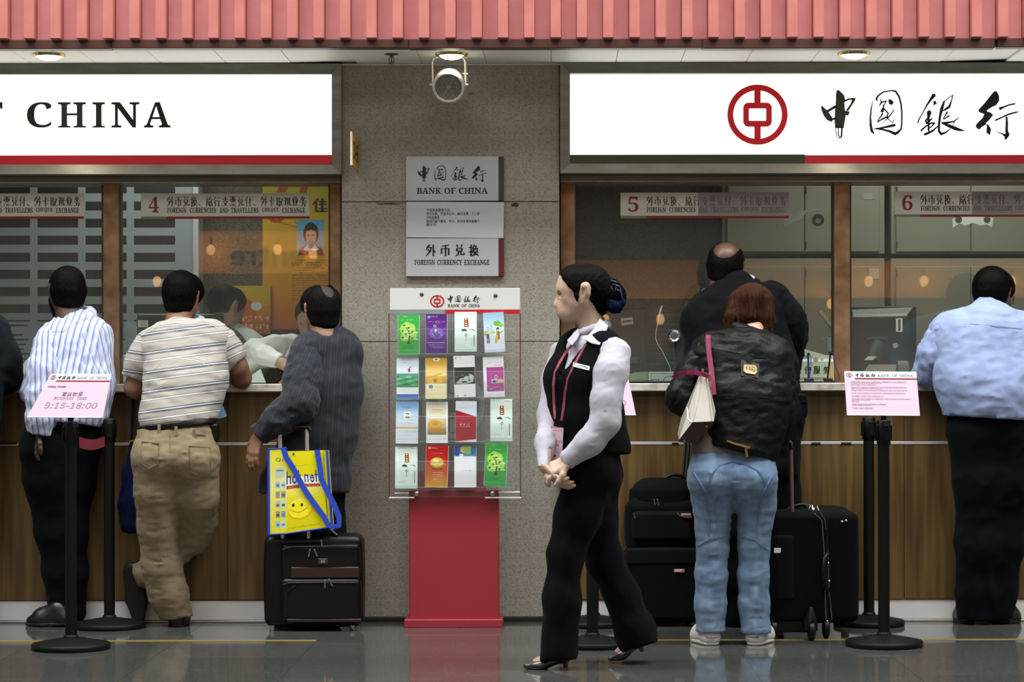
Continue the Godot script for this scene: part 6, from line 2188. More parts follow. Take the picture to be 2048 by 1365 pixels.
	g.quad(q[0] + back, q[1] + back, q[2] + back, q[3] + back, Vector3.FORWARD)
	g.quad(sidec[0], q[0] + back, q[3] + back, sidec[3], Vector3(-1, 0, -0.3).normalized())
	g.quad(q[3], q[2], q[2] + back, q[3] + back, Vector3.DOWN)
	g.quad(sidec[3], q[3], q[3] + back, q[3] + back, Vector3.DOWN)
	part("back", g, mat("#d8c818", 0.4), o)
	var e := Geo.new()
	e.tube([sidec[0], sidec[3]], 0.004, 8)
	e.tube([sidec[3], q[3], q[2]], 0.0035, 8)
	e.tube([q[1] + Vector3(0.02, 0, 0), q[2] + Vector3(0.02, 0, 0)], 0.006, 8)
	e.tube([sidec[0], sidec[1]], 0.003, 8)
	part("blue_piping", e, M.blue_strap, o)
	for s in [[[566, 895], [572, 915], [585, 935], [598, 960], [612, 985], [630, 1010], [648, 1035], [656, 1050], [670, 1056]], [[634, 900], [640, 935], [643, 960], [655, 985], [668, 1010], [678, 1035], [678, 1052], [664, 1055]]]:
		var st := Geo.new()
		var pts := []
		for k in s.size():
			pts.append(P(s[k][0], s[k][1], zz + 0.006 + 0.004 * sin(k * 0.9)))
		for k in pts.size() - 1:
			var d0: Vector3 = (pts[mini(k + 1, pts.size() - 1)] - pts[maxi(k - 1, 0)]).normalized()
			var d1: Vector3 = (pts[mini(k + 2, pts.size() - 1)] - pts[k]).normalized()
			var w0 := Vector3(-d0.y, d0.x, 0).normalized() * 0.0125
			var w1 := Vector3(-d1.y, d1.x, 0).normalized() * 0.0125
			for t in [0.0, -0.0015]:
				var dz := Vector3(0, 0, t)
				st.quad(pts[k] + w0 + dz, pts[k + 1] + w1 + dz, pts[k + 1] - w1 + dz, pts[k] - w0 + dz, Vector3.BACK if t == 0.0 else Vector3.FORWARD)
		part("strap", st, M.blue_strap, o)
	part("rivet", Geo.new().lathe([Vector2(0, 0.003), Vector2(0.004, 0.003), Vector2(0.0055, 0.0)], P(587, 908, zz), Vector3.BACK, 14), M.blue_strap, o)
	# ---- black backpack trolley left of the woman in jeans
	zf = 0.26
	o = thing("trolley_backpack", "large black wheeled backpack with a round top handle, left of the woman in jeans", "suitcase", Vector3(P(1325, 1200, 0.15).x, 0, 0.15))
	a = P(1250, 1244, zf)
	b = P(1398, 1100, zf)
	part("lower_body", soft_case(Vector3(a.x, 0.02, 0.06), Vector3(b.x, b.y, zf), 0.03, 0.01), M.nylon, o)
	part("upper_body", soft_case(Vector3(P(1252, 0, 0.2).x, P(0, 1110, 0.2).y, 0.07), Vector3(P(1392, 0, 0.2).x, P(0, 1000, 0.2).y, 0.235), 0.045, 0.012), M.nylon, o)
	part("upper_pocket", soft_case(Vector3(P(1262, 0, 0.2).x, P(0, 1036, 0.2).y, 0.07), Vector3(P(1388, 0, 0.2).x, P(0, 964, 0.2).y, 0.215), 0.06, 0.012), M.nylon, o)
	part("front_flap", soft_case(Vector3(P(1264, 0, 0.26).x, P(0, 1086, 0.26).y, 0.2), Vector3(P(1384, 0, 0.26).x, P(0, 1026, 0.26).y, 0.255), 0.02, 0.006), M.nylon2, o)
	part("lower_flap", soft_case(Vector3(P(1252, 0, zf).x, P(0, 1132, zf).y, 0.2), Vector3(P(1396, 0, zf).x, P(0, 1100, zf).y, zf + 0.01), 0.012, 0.004), M.nylon2, o)
	part("top_handle", Geo.new().tube([P(1322, 968, 0.15), P(1330, 957, 0.15), P(1345, 950, 0.15), P(1362, 952, 0.15), P(1372, 962, 0.15), P(1376, 974, 0.15)], 0.0085, 12), M.plastic_black, o)
	for x in [1364.0, 1371.0]:
		part("pull_rod", Geo.new().tube([P(x, 975, 0.11), P(x + 8, 880, 0.11)], L(3.2, 0.11), 10), M.rod_dark, o)
	part("pull_grip", Geo.new().tube([P(1366, 884, 0.11), P(1376, 878, 0.11), P(1386, 884, 0.11)], 0.011, 10), M.plastic_black, o)
	part("logo_swoosh", Geo.new().tube([P(1354, 1026, 0.262), P(1360, 1033, 0.262), P(1372, 1035, 0.262), P(1384, 1035, 0.262)], 0.0022, 6), mat("#a0503a", 0.4), o)
	part("logo_plate", pxbox(1362, 1028, 1382, 1032, 0.264, 0.25, 0.0008), M.alu, o)
	part("red_label", pxbox(1348, 1139, 1369, 1146, zf + 0.013, zf, 0.001), mat("#a8605c", 0.4), o)
	part("label_face", pxbox(1350, 1140.5, 1364, 1144.5, zf + 0.0142, zf + 0.012, 0.0005), mat("#b8b0ac", 0.4), o)
	for z in [[1268, 1028], [1308, 1000], [1315, 1000]]:
		zip_pull(P(z[0], z[1], 0.262), o, 0.2, 0.7)
	for x in [1272.0, 1378.0]:
		wheel(Vector3(P(x, 1240, 0.12).x, 0.03, 0.1), 0.03, 0.012, o)
	# ---- large black suitcase right of the woman in jeans, seen from its corner
	zf = 0.78
	o = thing("suitcase", "large black cloth suitcase with wheels and raised pull rods, right of the woman in jeans", "suitcase", Vector3(P(1620, 1250, 0.6).x, 0, 0.6))
	var x0 := P(1538, 1200, 0.7).x
	var x1 := P(1632, 1200, 0.7).x
	var topy := P(1600, 1024, 0.7).y
	part("body", soft_case(Vector3(x0, 0.07, 0.50), Vector3(x1 + 0.045, topy, zf), 0.028, 0.006), M.nylon, o)
	part("main_shell", soft_case(Vector3(x1 - 0.02, 0.065, 0.16), Vector3(P(1703, 1200, 0.45).x, topy - 0.002, 0.72), 0.035, 0.008, Transform3D(Basis(Vector3.FORWARD, 0.0), Vector3.ZERO)), M.nylon, o)
	part("front_pocket", soft_case(Vector3(x0 + 0.01, P(0, 1206, zf).y, zf - 0.04), Vector3(P(1588, 0, zf).x, P(0, 1072, zf).y, zf + 0.012), 0.02, 0.006), M.nylon2, o)
	part("foot_guard", soft_case(Vector3(x0, 0.03, 0.6), Vector3(x1, 0.13, zf - 0.01), 0.015, 0.002), M.plastic_black, o)
	for s in [[[1640, 1024], [1650, 1040], [1656, 1100], [1658, 1180], [1664, 1240]], [[1628, 1026], [1644, 1042], [1648, 1100], [1650, 1180], [1652, 1240]]]:
		var pts := []
		for k in s:
			pts.append(P(k[0], k[1], 0.732 if k[0] > 1653 else 0.789))
		part("seam_piping", Geo.new().tube(pts, 0.0016, 6), mat("#70685e", 0.6), o)
	part("side_handle", Geo.new().tube([P(1655, 1110, 0.775), P(1648, 1118, 0.805), P(1645, 1145, 0.815), P(1649, 1172, 0.805), P(1657, 1182, 0.775)], 0.011, 12), M.plastic_black, o)
	for c in [[1656, 1127], [1658, 1163], [1640, 1231], [1654, 1243], [1684, 1044], [1692, 1042]]:
		part("stud", Geo.new().lathe([Vector2(0, 0.005), Vector2(0.004, 0.004), Vector2(0.0055, 0.0)], P(c[0], c[1], 0.752 if c[1] > 1100 and c[1] < 1200 else 0.725), Vector3.BACK, 12), M.alu, o)
	part("white_label", pxbox(1548, 1097, 1562, 1107, zf + 0.016, zf + 0.01, 0.0008), mat("#d5d5d5", 0.6), o)
	for x in [1545.0, 1585.0]:
		part("pull_rod", Geo.new().tube([P(x, 1048, 0.74), P(x - 3, 886, 0.74)], L(4.0, 0.74), 12), M.rod_bronze, o)
	part("pull_grip", Geo.new().tube([P(1541, 900, 0.74), P(1542, 888, 0.74), P(1560, 884, 0.74), P(1580, 886, 0.74), P(1583, 900, 0.74)], 0.0125, 12), M.plastic_black, o)
	part("top_handle", Geo.new().tube([P(1572, 1024, 0.62), P(1584, 1014, 0.62), P(1604, 1010, 0.62), P(1622, 1014, 0.62), P(1630, 1022, 0.62)], 0.009, 10), M.plastic_black, o)
	for c in [[1548.0, 0.75], [1623.0, 0.80], [1652.0, 0.70], [1560.0, 0.30], [1690.0, 0.25]]:
		wheel(Vector3(P(c[0], 1262, c[1]).x, 0.042, c[1]), 0.042, 0.015, o)
	part("wheel_housing", Geo.new().tube([P(1622, 1215, 0.79), P(1620, 1240, 0.8), P(1618, 1262, 0.8)], [0.012, 0.03, 0.024], 12), M.plastic_black, o)
	var tag := thing("baggage_tag", "crumpled white and silver baggage tag tied to the top handle of the big suitcase", "tag", P(1628, 1016, 0.64))
	var rng := RandomNumberGenerator.new()
	rng.seed = 11
	var tg := Geo.new()
	var prev := P(1612, 1012, 0.645)
	for k in 9:
		var nx := P(1614 + k * 3.4, 1014 + sin(k * 1.9) * 5.0 + k * 0.7, 0.645 + 0.012 * cos(k * 2.3))
		var nn := Vector3(rng.randf_range(-0.6, 0.6), rng.randf_range(0.2, 1), rng.randf_range(0.2, 1)).normalized()
		var w := Vector3(0, 0.007, 0.005) * rng.randf_range(0.6, 1.3)
		tg.quad(prev + w, nx + w, nx - w, prev - w, nn)
		tg.quad(prev + w - nn * 0.0006, nx + w - nn * 0.0006, nx - w - nn * 0.0006, prev - w - nn * 0.0006, -nn)
		prev = nx
	part("strip", tg, mat("#d8d8da", 0.35), tag)
	# ---- navy cloth bag hanging beside the man in the striped polo shirt
	o = thing("cloth_bag", "narrow navy blue cloth bag hanging at the counter left of the khaki trousers", "bag", P(258, 1065, 0.12))
	var sb := soft(0.012, 0.006, Vector3(26, 6, 20), 5)
	chain(sb, [[264, 890, 0.1, 5], [259, 950, 0.11, 13], [256, 1010, 0.12, 17], [256, 1050, 0.12, 17]], 1.3, Vector3.BACK)
	chain(sb, [[275, 900, 0.1, 5], [276, 1000, 0.12, 18], [276, 1050, 0.12, 16]], 1.3, Vector3.BACK)
	part("bag_body", sb.geo(0.008), cloth("#141a3c"), o)
	part("strap", Geo.new().tube([P(262, 895, 0.1), P(264, 860, 0.085), P(266, 800, 0.06)], 0.006, 8, 0.4), cloth("#141a3c"), o)
	part("orange_trim", Geo.new().tube([P(259, 884, 0.11), P(268, 882, 0.11)], 0.004, 8), mat("#b88a30", 0.6), o)

func bag_front() -> Image:
	var p := Paint.new(160, 340, "#e0d414")
	p.grad(0, 0.33, "#e2d514", "#dccf10")
	p.grad(0.33, 0.62, "#f0eecb", "#e0d414", 0.0, 1.0)
	p.grad(0.33, 0.42, "#f3f1e0", "#f0eecb", 0.0, 1.0)
	p.grad(0.62, 1.0, "#e0d414", "#d2c40e")
	p.words(0.1, 0.8, 0.17, 0.022, "#a89a30", 3, 1.0)
	p.rect(0.0, 0.425, 0.88, 0.465, "#b02a2a")
	p.words(0.04, 0.84, 0.435, 0.02, "#e8d8c0", 4, 1.0)
	# smiling face
	p.oval(0.33, 0.72, 0.31, 0.125, "#e8e29a")
	p.oval(0.33, 0.735, 0.3, 0.12, "#d8a818")
	p.oval(0.33, 0.72, 0.28, 0.11, "#efdf2a")
	p.oval(0.16, 0.665, 0.035, 0.02, "#2a2410")
	p.oval(0.37, 0.675, 0.03, 0.02, "#2a2410")
	for i in 20:
		var t := i / 19.0
		p.oval(lerpf(0.1, 0.5, t), 0.715 + 0.045 * sin(PI * t), 0.014, 0.006, "#c08a18")
	for i in 5:
		p.line(0.5, 0.62 + i * 0.04, 0.85, 0.53 + i * 0.055, 0.012, "#a8a020")
	p.words(0.05, 0.8, 0.93, 0.018, "#5a5414", 5, 1.0)
	p.letters_net(0.0, 0.245, 0.9, 0.405, "#28409c")
	return p.im

func bag_side() -> Image:
	var p := Paint.new(80, 340, "#e6da3c")
	p.grad(0, 0.4, "#e4d830", "#efe88c")
	p.grad(0.4, 1.0, "#efe88c", "#e0d430")
	p.rect(0, 0, 0.1, 1, "#2a48b0")
	p.oval(0.55, 0.13, 0.14, 0.022, "#6a641c", 0.5)
	p.words(0.6, 0.95, 0.12, 0.03, "#6a641c", 2, 1.0)
	p.rect(0.42, 0.23, 0.9, 0.35, "#c8ccc8")
	p.rect(0.46, 0.25, 0.86, 0.27, "#7a8a98")
	for r in 5:
		for c in 2:
			p.rect(0.42 + c * 0.3, 0.39 + r * 0.115, 0.66 + c * 0.3, 0.47 + r * 0.115, ["#a8c0d0", "#c8d4dc", "#b89060", "#8ca0b8"][(r * 2 + c) % 4])
			p.rect(0.44 + c * 0.3, 0.42 + r * 0.115, 0.62 + c * 0.3, 0.45 + r * 0.115, ["#5a84a8", "#6a94b8", "#8a5a30", "#4a5a78"][(r + c) % 4])
	return p.im

# ------------------------------------------------------------------ on and behind the counters
func monitor(label: String, x0: float, y0: float, x1: float, y1: float, z: float) -> Node3D:   # seen from behind
	var o := thing("monitor", label, "monitor", Vector3(P((x0 + x1) / 2, y1, z).x, TOPY, z))
	var a := P(x0, y1, z)
	var b := P(x1, y0, z)
	part("back_shell", soft_case(Vector3(a.x, a.y, z - 0.035), Vector3(b.x, b.y, z), 0.012, 0.004), M.monitor, o)
	part("bezel", Geo.new().box(Vector3(a.x - 0.004, a.y - 0.004, z - 0.05), Vector3(b.x + 0.004, b.y + 0.004, z - 0.036), 0.004), M.plastic_black, o)
	return o

func desk_things() -> void:
	# left side
	var z := -0.75
	var o := monitor("black monitor seen from behind with a white barcode label, beside the polo shirt man", 274, 628, 446, 775, z)
	part("label", pxbox(276, 641, 296, 655, z + 0.0055, z, 0.0005), M.paper, o)
	for k in 5:
		part("barcode_bar", pxbox(279, 643 + k * 2.2, 293, 644 + k * 2.2, z + 0.006, z + 0.005), M.grey_ink, o)
	for k in 7:
		part("vent_slot", pxbox(405 + k * 5.5, 636, 408 + k * 5.5, 665, z + 0.0056, z, 0.0003), M.alu_dark, o)
	part("stand", Geo.new().box(Vector3(P(350, 0, z).x - 0.04, TOPY - 0.3, z - 0.03), Vector3(P(350, 0, z).x + 0.04, P(0, 760, z).y, z - 0.01), 0.004), M.plastic_black, o)
	# desk on the clerk's side
	var dl := thing("desk", "clerk's desk behind the left counter, mostly hidden", "desk", Vector3(-1.8, 0, -0.9))
	part("desk_top", Geo.new().box(Vector3(-3.9, TOPY - 0.34, -1.15), Vector3(P(684, 0, 0).x, TOPY - 0.3, -0.63), 0.004), mat("#6a5a44", 0.5), dl)
	part("desk_side", Geo.new().box(Vector3(-3.9, 0.0, -1.1), Vector3(-3.86, TOPY - 0.34, -0.63), 0.003), mat("#5a4a38", 0.5), dl)
	part("desk_side", Geo.new().box(Vector3(P(684, 0, 0).x - 0.05, 0.0, -1.1), Vector3(P(684, 0, 0).x - 0.01, TOPY - 0.34, -0.63), 0.003), mat("#5a4a38", 0.5), dl)
	var dr := thing("desk", "clerk's desk behind the right counter, mostly hidden", "desk", Vector3(1.8, 0, -0.9))
	part("desk_top", Geo.new().box(Vector3(P(1119, 0, 0).x, TOPY - 0.34, -1.15), Vector3(3.9, TOPY - 0.3, -0.63), 0.004), mat("#6a5a44", 0.5), dr)
	part("desk_side", Geo.new().box(Vector3(3.86, 0.0, -1.1), Vector3(3.9, TOPY - 0.34, -0.63), 0.003), mat("#5a4a38", 0.5), dr)
	part("desk_side", Geo.new().box(Vector3(P(1119, 0, 0).x + 0.01, 0.0, -1.1), Vector3(P(1119, 0, 0).x + 0.05, TOPY - 0.34, -0.63), 0.003), mat("#5a4a38", 0.5), dr)
	# sheets of paper standing up or lying at the slots
	sheet("paper_sheet", "sheet of pale green paper held up at the slot by the polo shirt man's elbow", [[502, 752], [521, 738], [532, 766], [503, 766]], -0.12, "#b8c8c0", "paper")
	sheet("paper_sheet", "folded white papers standing on the counter by the bearded man's hand", [[31, 748], [58, 714], [64, 722], [62, 752], [32, 760]], -0.08, "#cdd6cf", "paper")
	sheet("paper_sheet", "small white paper lying in the slot at the post right of the bearded man", [[238, 765], [247, 708], [256, 712], [275, 708], [276, 724], [258, 765]], -0.35, "#bccac4", "paper")
	sheet("paper_sheet", "crumpled white tissue at the edge of the counter beside the dark suited man", [[1583, 772], [1590, 752], [1596, 762], [1600, 774], [1592, 790], [1584, 786]], 0.12, "#c4ccd4", "tissue")
	sheet("paper_sheet", "blue and white leaflet sticking out of the polo shirt man's front pocket", [[434, 838], [437, 801], [442, 803], [454, 832], [448, 836]], 0.22, "#6f9cc4", "leaflet")
	# right side: monitor with sticker behind the walking woman
	z = -0.85
	o = monitor("dark monitor seen from behind with a white sticker and round badge, behind the walking woman", 1196, 617, 1293, 732, z)
	var tr := Transform3D(Basis(Vector3.BACK, 0.12), P(1254, 643, z + 0.006))
	part("sticker", Geo.new().box(Vector3(-L(12, z), -L(7, z), -0.002), Vector3(L(12, z), L(7, z), 0), 0.0004, tr), M.plate, o)
	part("sticker_print", Geo.new().box(Vector3(-L(9.5, z), -L(2.2, z), 0), Vector3(L(9.5, z), L(2.2, z), 0.0006), 0.0, tr), mat("#8a6a58", 0.6), o)
	part("badge", Geo.new().prism(disc(v2(P(1254, 695, z)), L(5, z), 20), z + 0.004, z + 0.0056), mat("#8a9a90", 0.4), o)
	part("rating_plate", pxbox(1258, 714, 1276, 726, z + 0.0055, z + 0.003, 0.0004), mat("#3c4a48", 0.5), o)
	part("stand", Geo.new().box(Vector3(P(1240, 0, z).x - 0.04, TOPY - 0.3, z - 0.03), Vector3(P(1240, 0, z).x + 0.04, P(0, 728, z).y, z - 0.01), 0.004), M.plastic_black, o)
	# green folder and intercom box with gooseneck microphone
	z = -0.42
	o = thing("folder", "pale green folder lying on the counter left of the intercom box", "folder", P(1277, 764, z))
	var fa := P(1250, 764, z)
	part("cover", Geo.new().prism(PackedVector2Array([v2(P(1254, 763.5, z)), v2(P(1298, 763.5, z)), v2(P(1298, 743, z)), v2(P(1270, 745, z)), v2(P(1256, 750, z))]), z - 0.03, z), mat("#93a483", 0.6), o)
	part("edge", Geo.new().tube([P(1264, 744, z + 0.002), P(1300, 742.5, z + 0.002), P(1316, 741, z + 0.002)], 0.002, 6), M.plastic_black, o)
	z = -0.33
	o = thing("intercom", "pale green intercom box with a thin white gooseneck microphone on the counter", "intercom", P(1325, 764, z))
	part("box", pxbox(1297, 744, 1355, 763.5, z, z - 0.12, 0.004), mat("#a9bdb2", 0.45), o)
	part("front_line", pxbox(1302, 747, 1302.8, 760, z + 0.0008, z - 0.004), M.alu_dark, o)
	part("front_line", pxbox(1300, 747, 1350, 747.8, z + 0.0008, z - 0.004), M.alu_dark, o)
	for x in [1311.5, 1317.0]:
		part("button", Geo.new().lathe([Vector2(0, 0.003), Vector2(L(1.4, z), 0.002), Vector2(L(1.6, z), 0)], P(x, 760, z), Vector3.BACK, 12), M.plastic_black, o)
	var neck := []
	for q in [[1341, 744], [1340, 735], [1334, 722], [1324, 702], [1315, 688], [1311, 676], [1312, 664], [1315, 649], [1318, 634]]:
		neck.append(P(q[0], q[1], z - 0.06))
	part("gooseneck", Geo.new().tube(neck, 0.0016, 8), M.white_gloss, o)
	part("microphone", Geo.new().tube([P(1318, 634, z - 0.06), P(1319, 627, z - 0.06), P(1322, 618, z - 0.06), P(1324, 612, z - 0.06)], [0.0022, 0.0048, 0.0052, 0.0035], 10), M.white_gloss, o)
	part("cable", Geo.new().tube([P(1325, 762, z + 0.02), P(1332, 755, z + 0.03), P(1338, 753, z + 0.03), P(1346, 755, z + 0.02), P(1352, 760, z + 0.01)], 0.0018, 6), M.plastic_black, o)
	part("plug_cable", Geo.new().tube([P(1256, 762, z + 0.04), P(1280, 760, z + 0.05), P(1298, 762, z + 0.04), P(1308, 760, z + 0.03)], [0.0014, 0.0014, 0.0018, 0.0032], 6), M.plastic_black, o)
	# silver round voice unit on a stem
	z = -0.2
	o = thing("voice_unit", "silver round intercom speaker on a thin stem in front of the glass", "intercom", P(1348, 764, z))
	var c := P(1348, 671.5, z)
	var r := L(13, z)
	part("rim", Geo.new().lathe([Vector2(0, -0.012), Vector2(r * 0.8, -0.01), Vector2(r, -0.003), Vector2(r, 0.004), Vector2(r * 0.9, 0.009), Vector2(r * 0.6, 0.006), Vector2(r * 0.55, 0.003)], c, Vector3.BACK, 32), M.chrome, o)
	part("mesh_disc", Geo.new().lathe([Vector2(r * 0.56, 0.004), Vector2(r * 0.4, 0.005), Vector2(0, 0.005)], c, Vector3.BACK, 24), mat("#7c7a80", 0.4, 0.5), o)
	part("stem", Geo.new().tube([P(1347.5, 684, z), P(1347.5, 763, z)], 0.002, 8), mat("#5a5a5a", 0.35, 0.5), o)
	part("foot", Geo.new().lathe([Vector2(0, 0.006), Vector2(0.02, 0.005), Vector2(0.022, 0.0), Vector2(0, 0)], Vector3(P(1347.5, 700, z).x, TOPY, z), Vector3.UP, 20), M.alu_dark, o)
	# plate "service suspended", two pens on holders, document lamp
	z = -0.1
	o = thing("service_plate", "pale green closed-position plate with black characters on the counter by the pens", "sign", P(1615, 763, z))
	var pl := PackedVector2Array()
	for w in [[1560, 763], [1668, 763], [1668, 711], [1651, 711], [1607, 698], [1560, 690]]:
		pl.append(v2(P(w[0], w[1], z)))
	part("plate", Geo.new().prism(pl, z - 0.006, z), mat("#a5b096", 0.5), o)
	part("white_line", pxbox(1560, 718, 1668, 724, z + 0.0006, z - 0.002), mat("#e0e6e2", 0.4), o)
	han("characters", "暂停服务", P(1591, 748, z), Vector3(L(67, z), 0, 0), Vector3(0, L(14.5, z), 0), M.ink, o, 0.34, 0.055)
	lettering("english_word", "SERVICE SUSPENDED", font("Droid Serif"), P(1589, 760.5, z), Vector3(L(74, z), 0, 0), Vector3(0, L(5, z), 0), M.grey_dark, o)
	lettering("digits", "76", font("Droid Serif", true), P(1606, 718, z), Vector3(L(11, z), 0, 0), Vector3(0, L(7, z), 0), M.ink, o)
	part("round_mark", Geo.new().prism(disc(v2(P(1631.5, 719.5, z)), L(5, z), 18), z, z + 0.0012), mat("#9a8a70", 0.5), o)
	part("round_mark", Geo.new().prism(disc(v2(P(1643.5, 719, z)), L(3.6, z), 18), z, z + 0.0012), mat("#a9b4ac", 0.5), o)
	part("tan_end", pxbox(1659, 726, 1668, 763, z + 0.001, z - 0.003), mat("#b59a62", 0.6), o)
	z = 0.0
	for q in [[1617.0, 1616.5, 706.0, "#262c6c", "blue pen upright in a desk holder left of its twin on the counter"], [1655.0, 1661.0, 704.0, "#15151c", "black pen on a coiled cord in a holder next to the copper post"]]:
		o = thing("desk_pen", q[4], "pen", P(q[0], 764, z), "desk pens")
		part("holder", Geo.new().box(P(q[0] - 8, 764, z) + Vector3(0, 0, -0.02), P(q[0] + 10, 757, z) + Vector3(0, 0, 0.02), 0.003), mat("#1a1d40" if q[0] < 1630 else "#15151c", 0.4), o)
		part("barrel", Geo.new().tube([P(q[0], 758, z), P(lerpf(q[0], q[1], 0.8), 718, z), P(q[1], q[2], z)], [0.0042, 0.0048, 0.0038], 10), mat(q[3], 0.35), o)
		part("cap", Geo.new().tube([P(q[1], q[2] + 6, z), P(q[1] + (1 if q[0] > 1630 else 0), q[2], z)], 0.005, 10), M.plastic_black, o)
		if q[0] > 1630:
			part("cord", Geo.new().tube([P(1661, 705, z + 0.004), P(1667, 708, z + 0.006), P(1668, 725, z + 0.01), P(1674, 742, z + 0.012), P(1679, 752, z + 0.012), P(1678, 760, z + 0.01), P(1665, 763, z + 0.008)], 0.0022, 8), mat("#2a2250", 0.5), o)
		else:
			part("cord", Geo.new().tube([P(1619, 707, z + 0.003), P(1622, 715, z + 0.004), P(1622, 740, z + 0.006), P(1619, 756, z + 0.008)], 0.002, 8), mat("#3a4a9c", 0.4), o)
	z = -0.7
	o = thing("desk_lamp", "white document lamp with a slanting flat head, left of the copper post", "lamp", P(1662, 780, z))
	part("head", Geo.new().prism(PackedVector2Array([v2(P(1636, 622, z)), v2(P(1642, 621, z)), v2(P(1652, 632, z)), v2(P(1672, 664, z)), v2(P(1672, 672, z)), v2(P(1662, 656, z)), v2(P(1638, 626, z))]), z - 0.05, z + 0.02), mat("#b0aa94", 0.5), o)
	part("arm", Geo.new().tube([P(1645, 678, z), P(1656, 674, z), P(1662, 672, z)], 0.004, 8), mat("#8a8a84", 0.4), o)
	part("cup", Geo.new().lathe([Vector2(0, -0.07), Vector2(0.03, -0.07), Vector2(0.034, 0.0), Vector2(0.03, 0.004), Vector2(0, 0.004)], P(1666, 676, z), Vector3.UP, 20), mat("#a3b0a6", 0.4), o)
	part("post", Geo.new().tube([P(1660, 672, z - 0.01), Vector3(P(1660, 672, z - 0.01).x, TOPY - 0.298, z - 0.01)], 0.006, 8), mat("#8a8a84", 0.4), o)
	# monitor of position 6 with its slatted top, and the grey curled sheet in front
	z = -0.55
	o = thing("monitor", "big black monitor from behind with a slatted grey top edge, right of the copper post", "monitor", Vector3(P(1765, 760, z).x, TOPY, z))
	var a := P(1698, 738, z - 0.04)
	var b := P(1826, 632, z - 0.04)
	part("back_shell", soft_case(Vector3(a.x, a.y - 0.06, z - 0.07), Vector3(P(1818, 0, z).x, b.y, z), 0.012, 0.004), M.monitor, o)
	part("bezel", Geo.new().box(Vector3(P(1697, 0, z).x, a.y - 0.07, z - 0.09), Vector3(P(1831, 0, z - 0.08).x, P(0, 616, z - 0.08).y, z - 0.07), 0.004), M.plastic_black, o)
	var grid := Geo.new()
	var t0 := P(1704, 620, z - 0.065)
	var t1 := P(1826, 615, z - 0.065)
	var t2 := P(1812, 632.5, z + 0.002)
	var t3 := P(1707, 634.5, z + 0.002)
	var tn := (t1 - t0).cross(t3 - t0).normalized()
	if tn.z < 0:
		tn = -tn
	grid.quad(t0, t1, t2, t3, tn)
	var tp := part("slatted_top", grid, mat("#5c6462", 0.4), o)
	for k in 34:
		var f := (k + 0.5) / 34.0
		var p0 := t0.lerp(t1, f).lerp(t3.lerp(t2, f), 0.12)
		var p1 := t0.lerp(t1, f).lerp(t3.lerp(t2, f), 0.62)
		sub("slot", Geo.new().tube([p0 + tn * 0.0004, p1 + tn * 0.0004], 0.0011, 4), M.plastic_black, tp)
	part("label", pxbox(1792, 637, 1805, 664, z + 0.0056, z, 0.0005), M.plate, o)
	part("label_print", pxbox(1796.5, 639, 1801, 662, z + 0.0062, z + 0.005), M.grey_dark, o)
	part("badge", Geo.new().prism(disc(v2(P(1790.5, 691.5, z)), L(5.5, z), 20), z + 0.004, z + 0.006), mat("#a8b0a8", 0.35), o)
	var arm := Geo.new()
	arm.tube([P(1744, 718, z + 0.05), P(1750, 700, z + 0.04), P(1757, 684, z + 0.02)], [0.03, 0.032, 0.036], 16, 0.45, Vector3.BACK)
	part("stand_arm", arm, mat("#39403f", 0.4), o)
	part("stand_hub", Geo.new().tube([P(1733, 679, z + 0.01), P(1752, 677.5, z + 0.024), P(1772, 678, z + 0.01)], 0.012, 14), mat("#2c3233", 0.4), o)
	part("stand_base", Geo.new().box(P(1712, 764, z) + Vector3(0, 0, -0.02), P(1790, 752, z) + Vector3(0, 0, 0.1), 0.006), M.plastic_black, o)
	z = -0.38
	o = thing("curled_sheet", "grey card curled over the foot of the black monitor", "card", P(1750, 762, z))
	var rings := []
	var prof := [[1712, 763, 0], [1716, 742, 0], [1724, 727, 0], [1734, 719, 0], [1748, 715, 0], [1776, 715, 0], [1794, 716, 0]]
	var g := Geo.new()
	var prv := []
	for k in 13:
		var f := k / 12.0
		var ang := lerpf(-0.4, 2.7, f)
		var zz := z + 0.06 * cos(ang)
		var yy := 763.0 - 34.0 * sin(clampf(ang, 0, PI)) - (0.0 if ang > 0 else -8.0)
		var e0 := P(lerpf(1712, 1738, sin(clampf(ang, 0, PI))), minf(yy, 763), zz)
		var e1 := P(1788 + 5 * sin(ang), minf(yy, 763), zz)
		if prv:
			var nn: Vector3 = Vector3(0, sin(ang), cos(ang)).normalized()
			g.quad(prv[0], prv[1], e1, e0, nn)
			g.quad(prv[0] - nn * 0.002, prv[1] - nn * 0.002, e1 - nn * 0.002, e0 - nn * 0.002, -nn)
		prv = [e0, e1]
	part("card", g, mat("#665f53", 0.7), o)
	part("roll_end", Geo.new().lathe([Vector2(L(21, z), 0.0), Vector2(L(21, z), 0.05), Vector2(L(19, z), 0.05), Vector2(L(19, z), 0.0)], P(1794, 743, z - 0.0), Vector3.RIGHT, 28), mat("#57513f", 0.7), o)
	part("white_card", Geo.new().prism(PackedVector2Array([v2(P(1724, 721, z)), v2(P(1742, 721, z)), v2(P(1750, 713.5, z)), v2(P(1733, 713.5, z))]), z + 0.06, z + 0.0615), mat("#b9b4a4", 0.6), o)

func sheet(called: String, label: String, pts: Array, z: float, hex: String, cat: String) -> void:
	var q := PackedVector2Array()
	for w in pts:
		q.append(v2(P(w[0], w[1], z)))
	var o := part(called, Geo.new().prism(q, z - 0.0015, z), mat(hex, 0.8), self)
	meta(o, label, cat)

# ------------------------------------------------------------------ people
func person(label: String, px: float, z: float) -> Node3D:
	return thing("person", label, "person", Vector3(P(px, CY, z).x, 0, z))

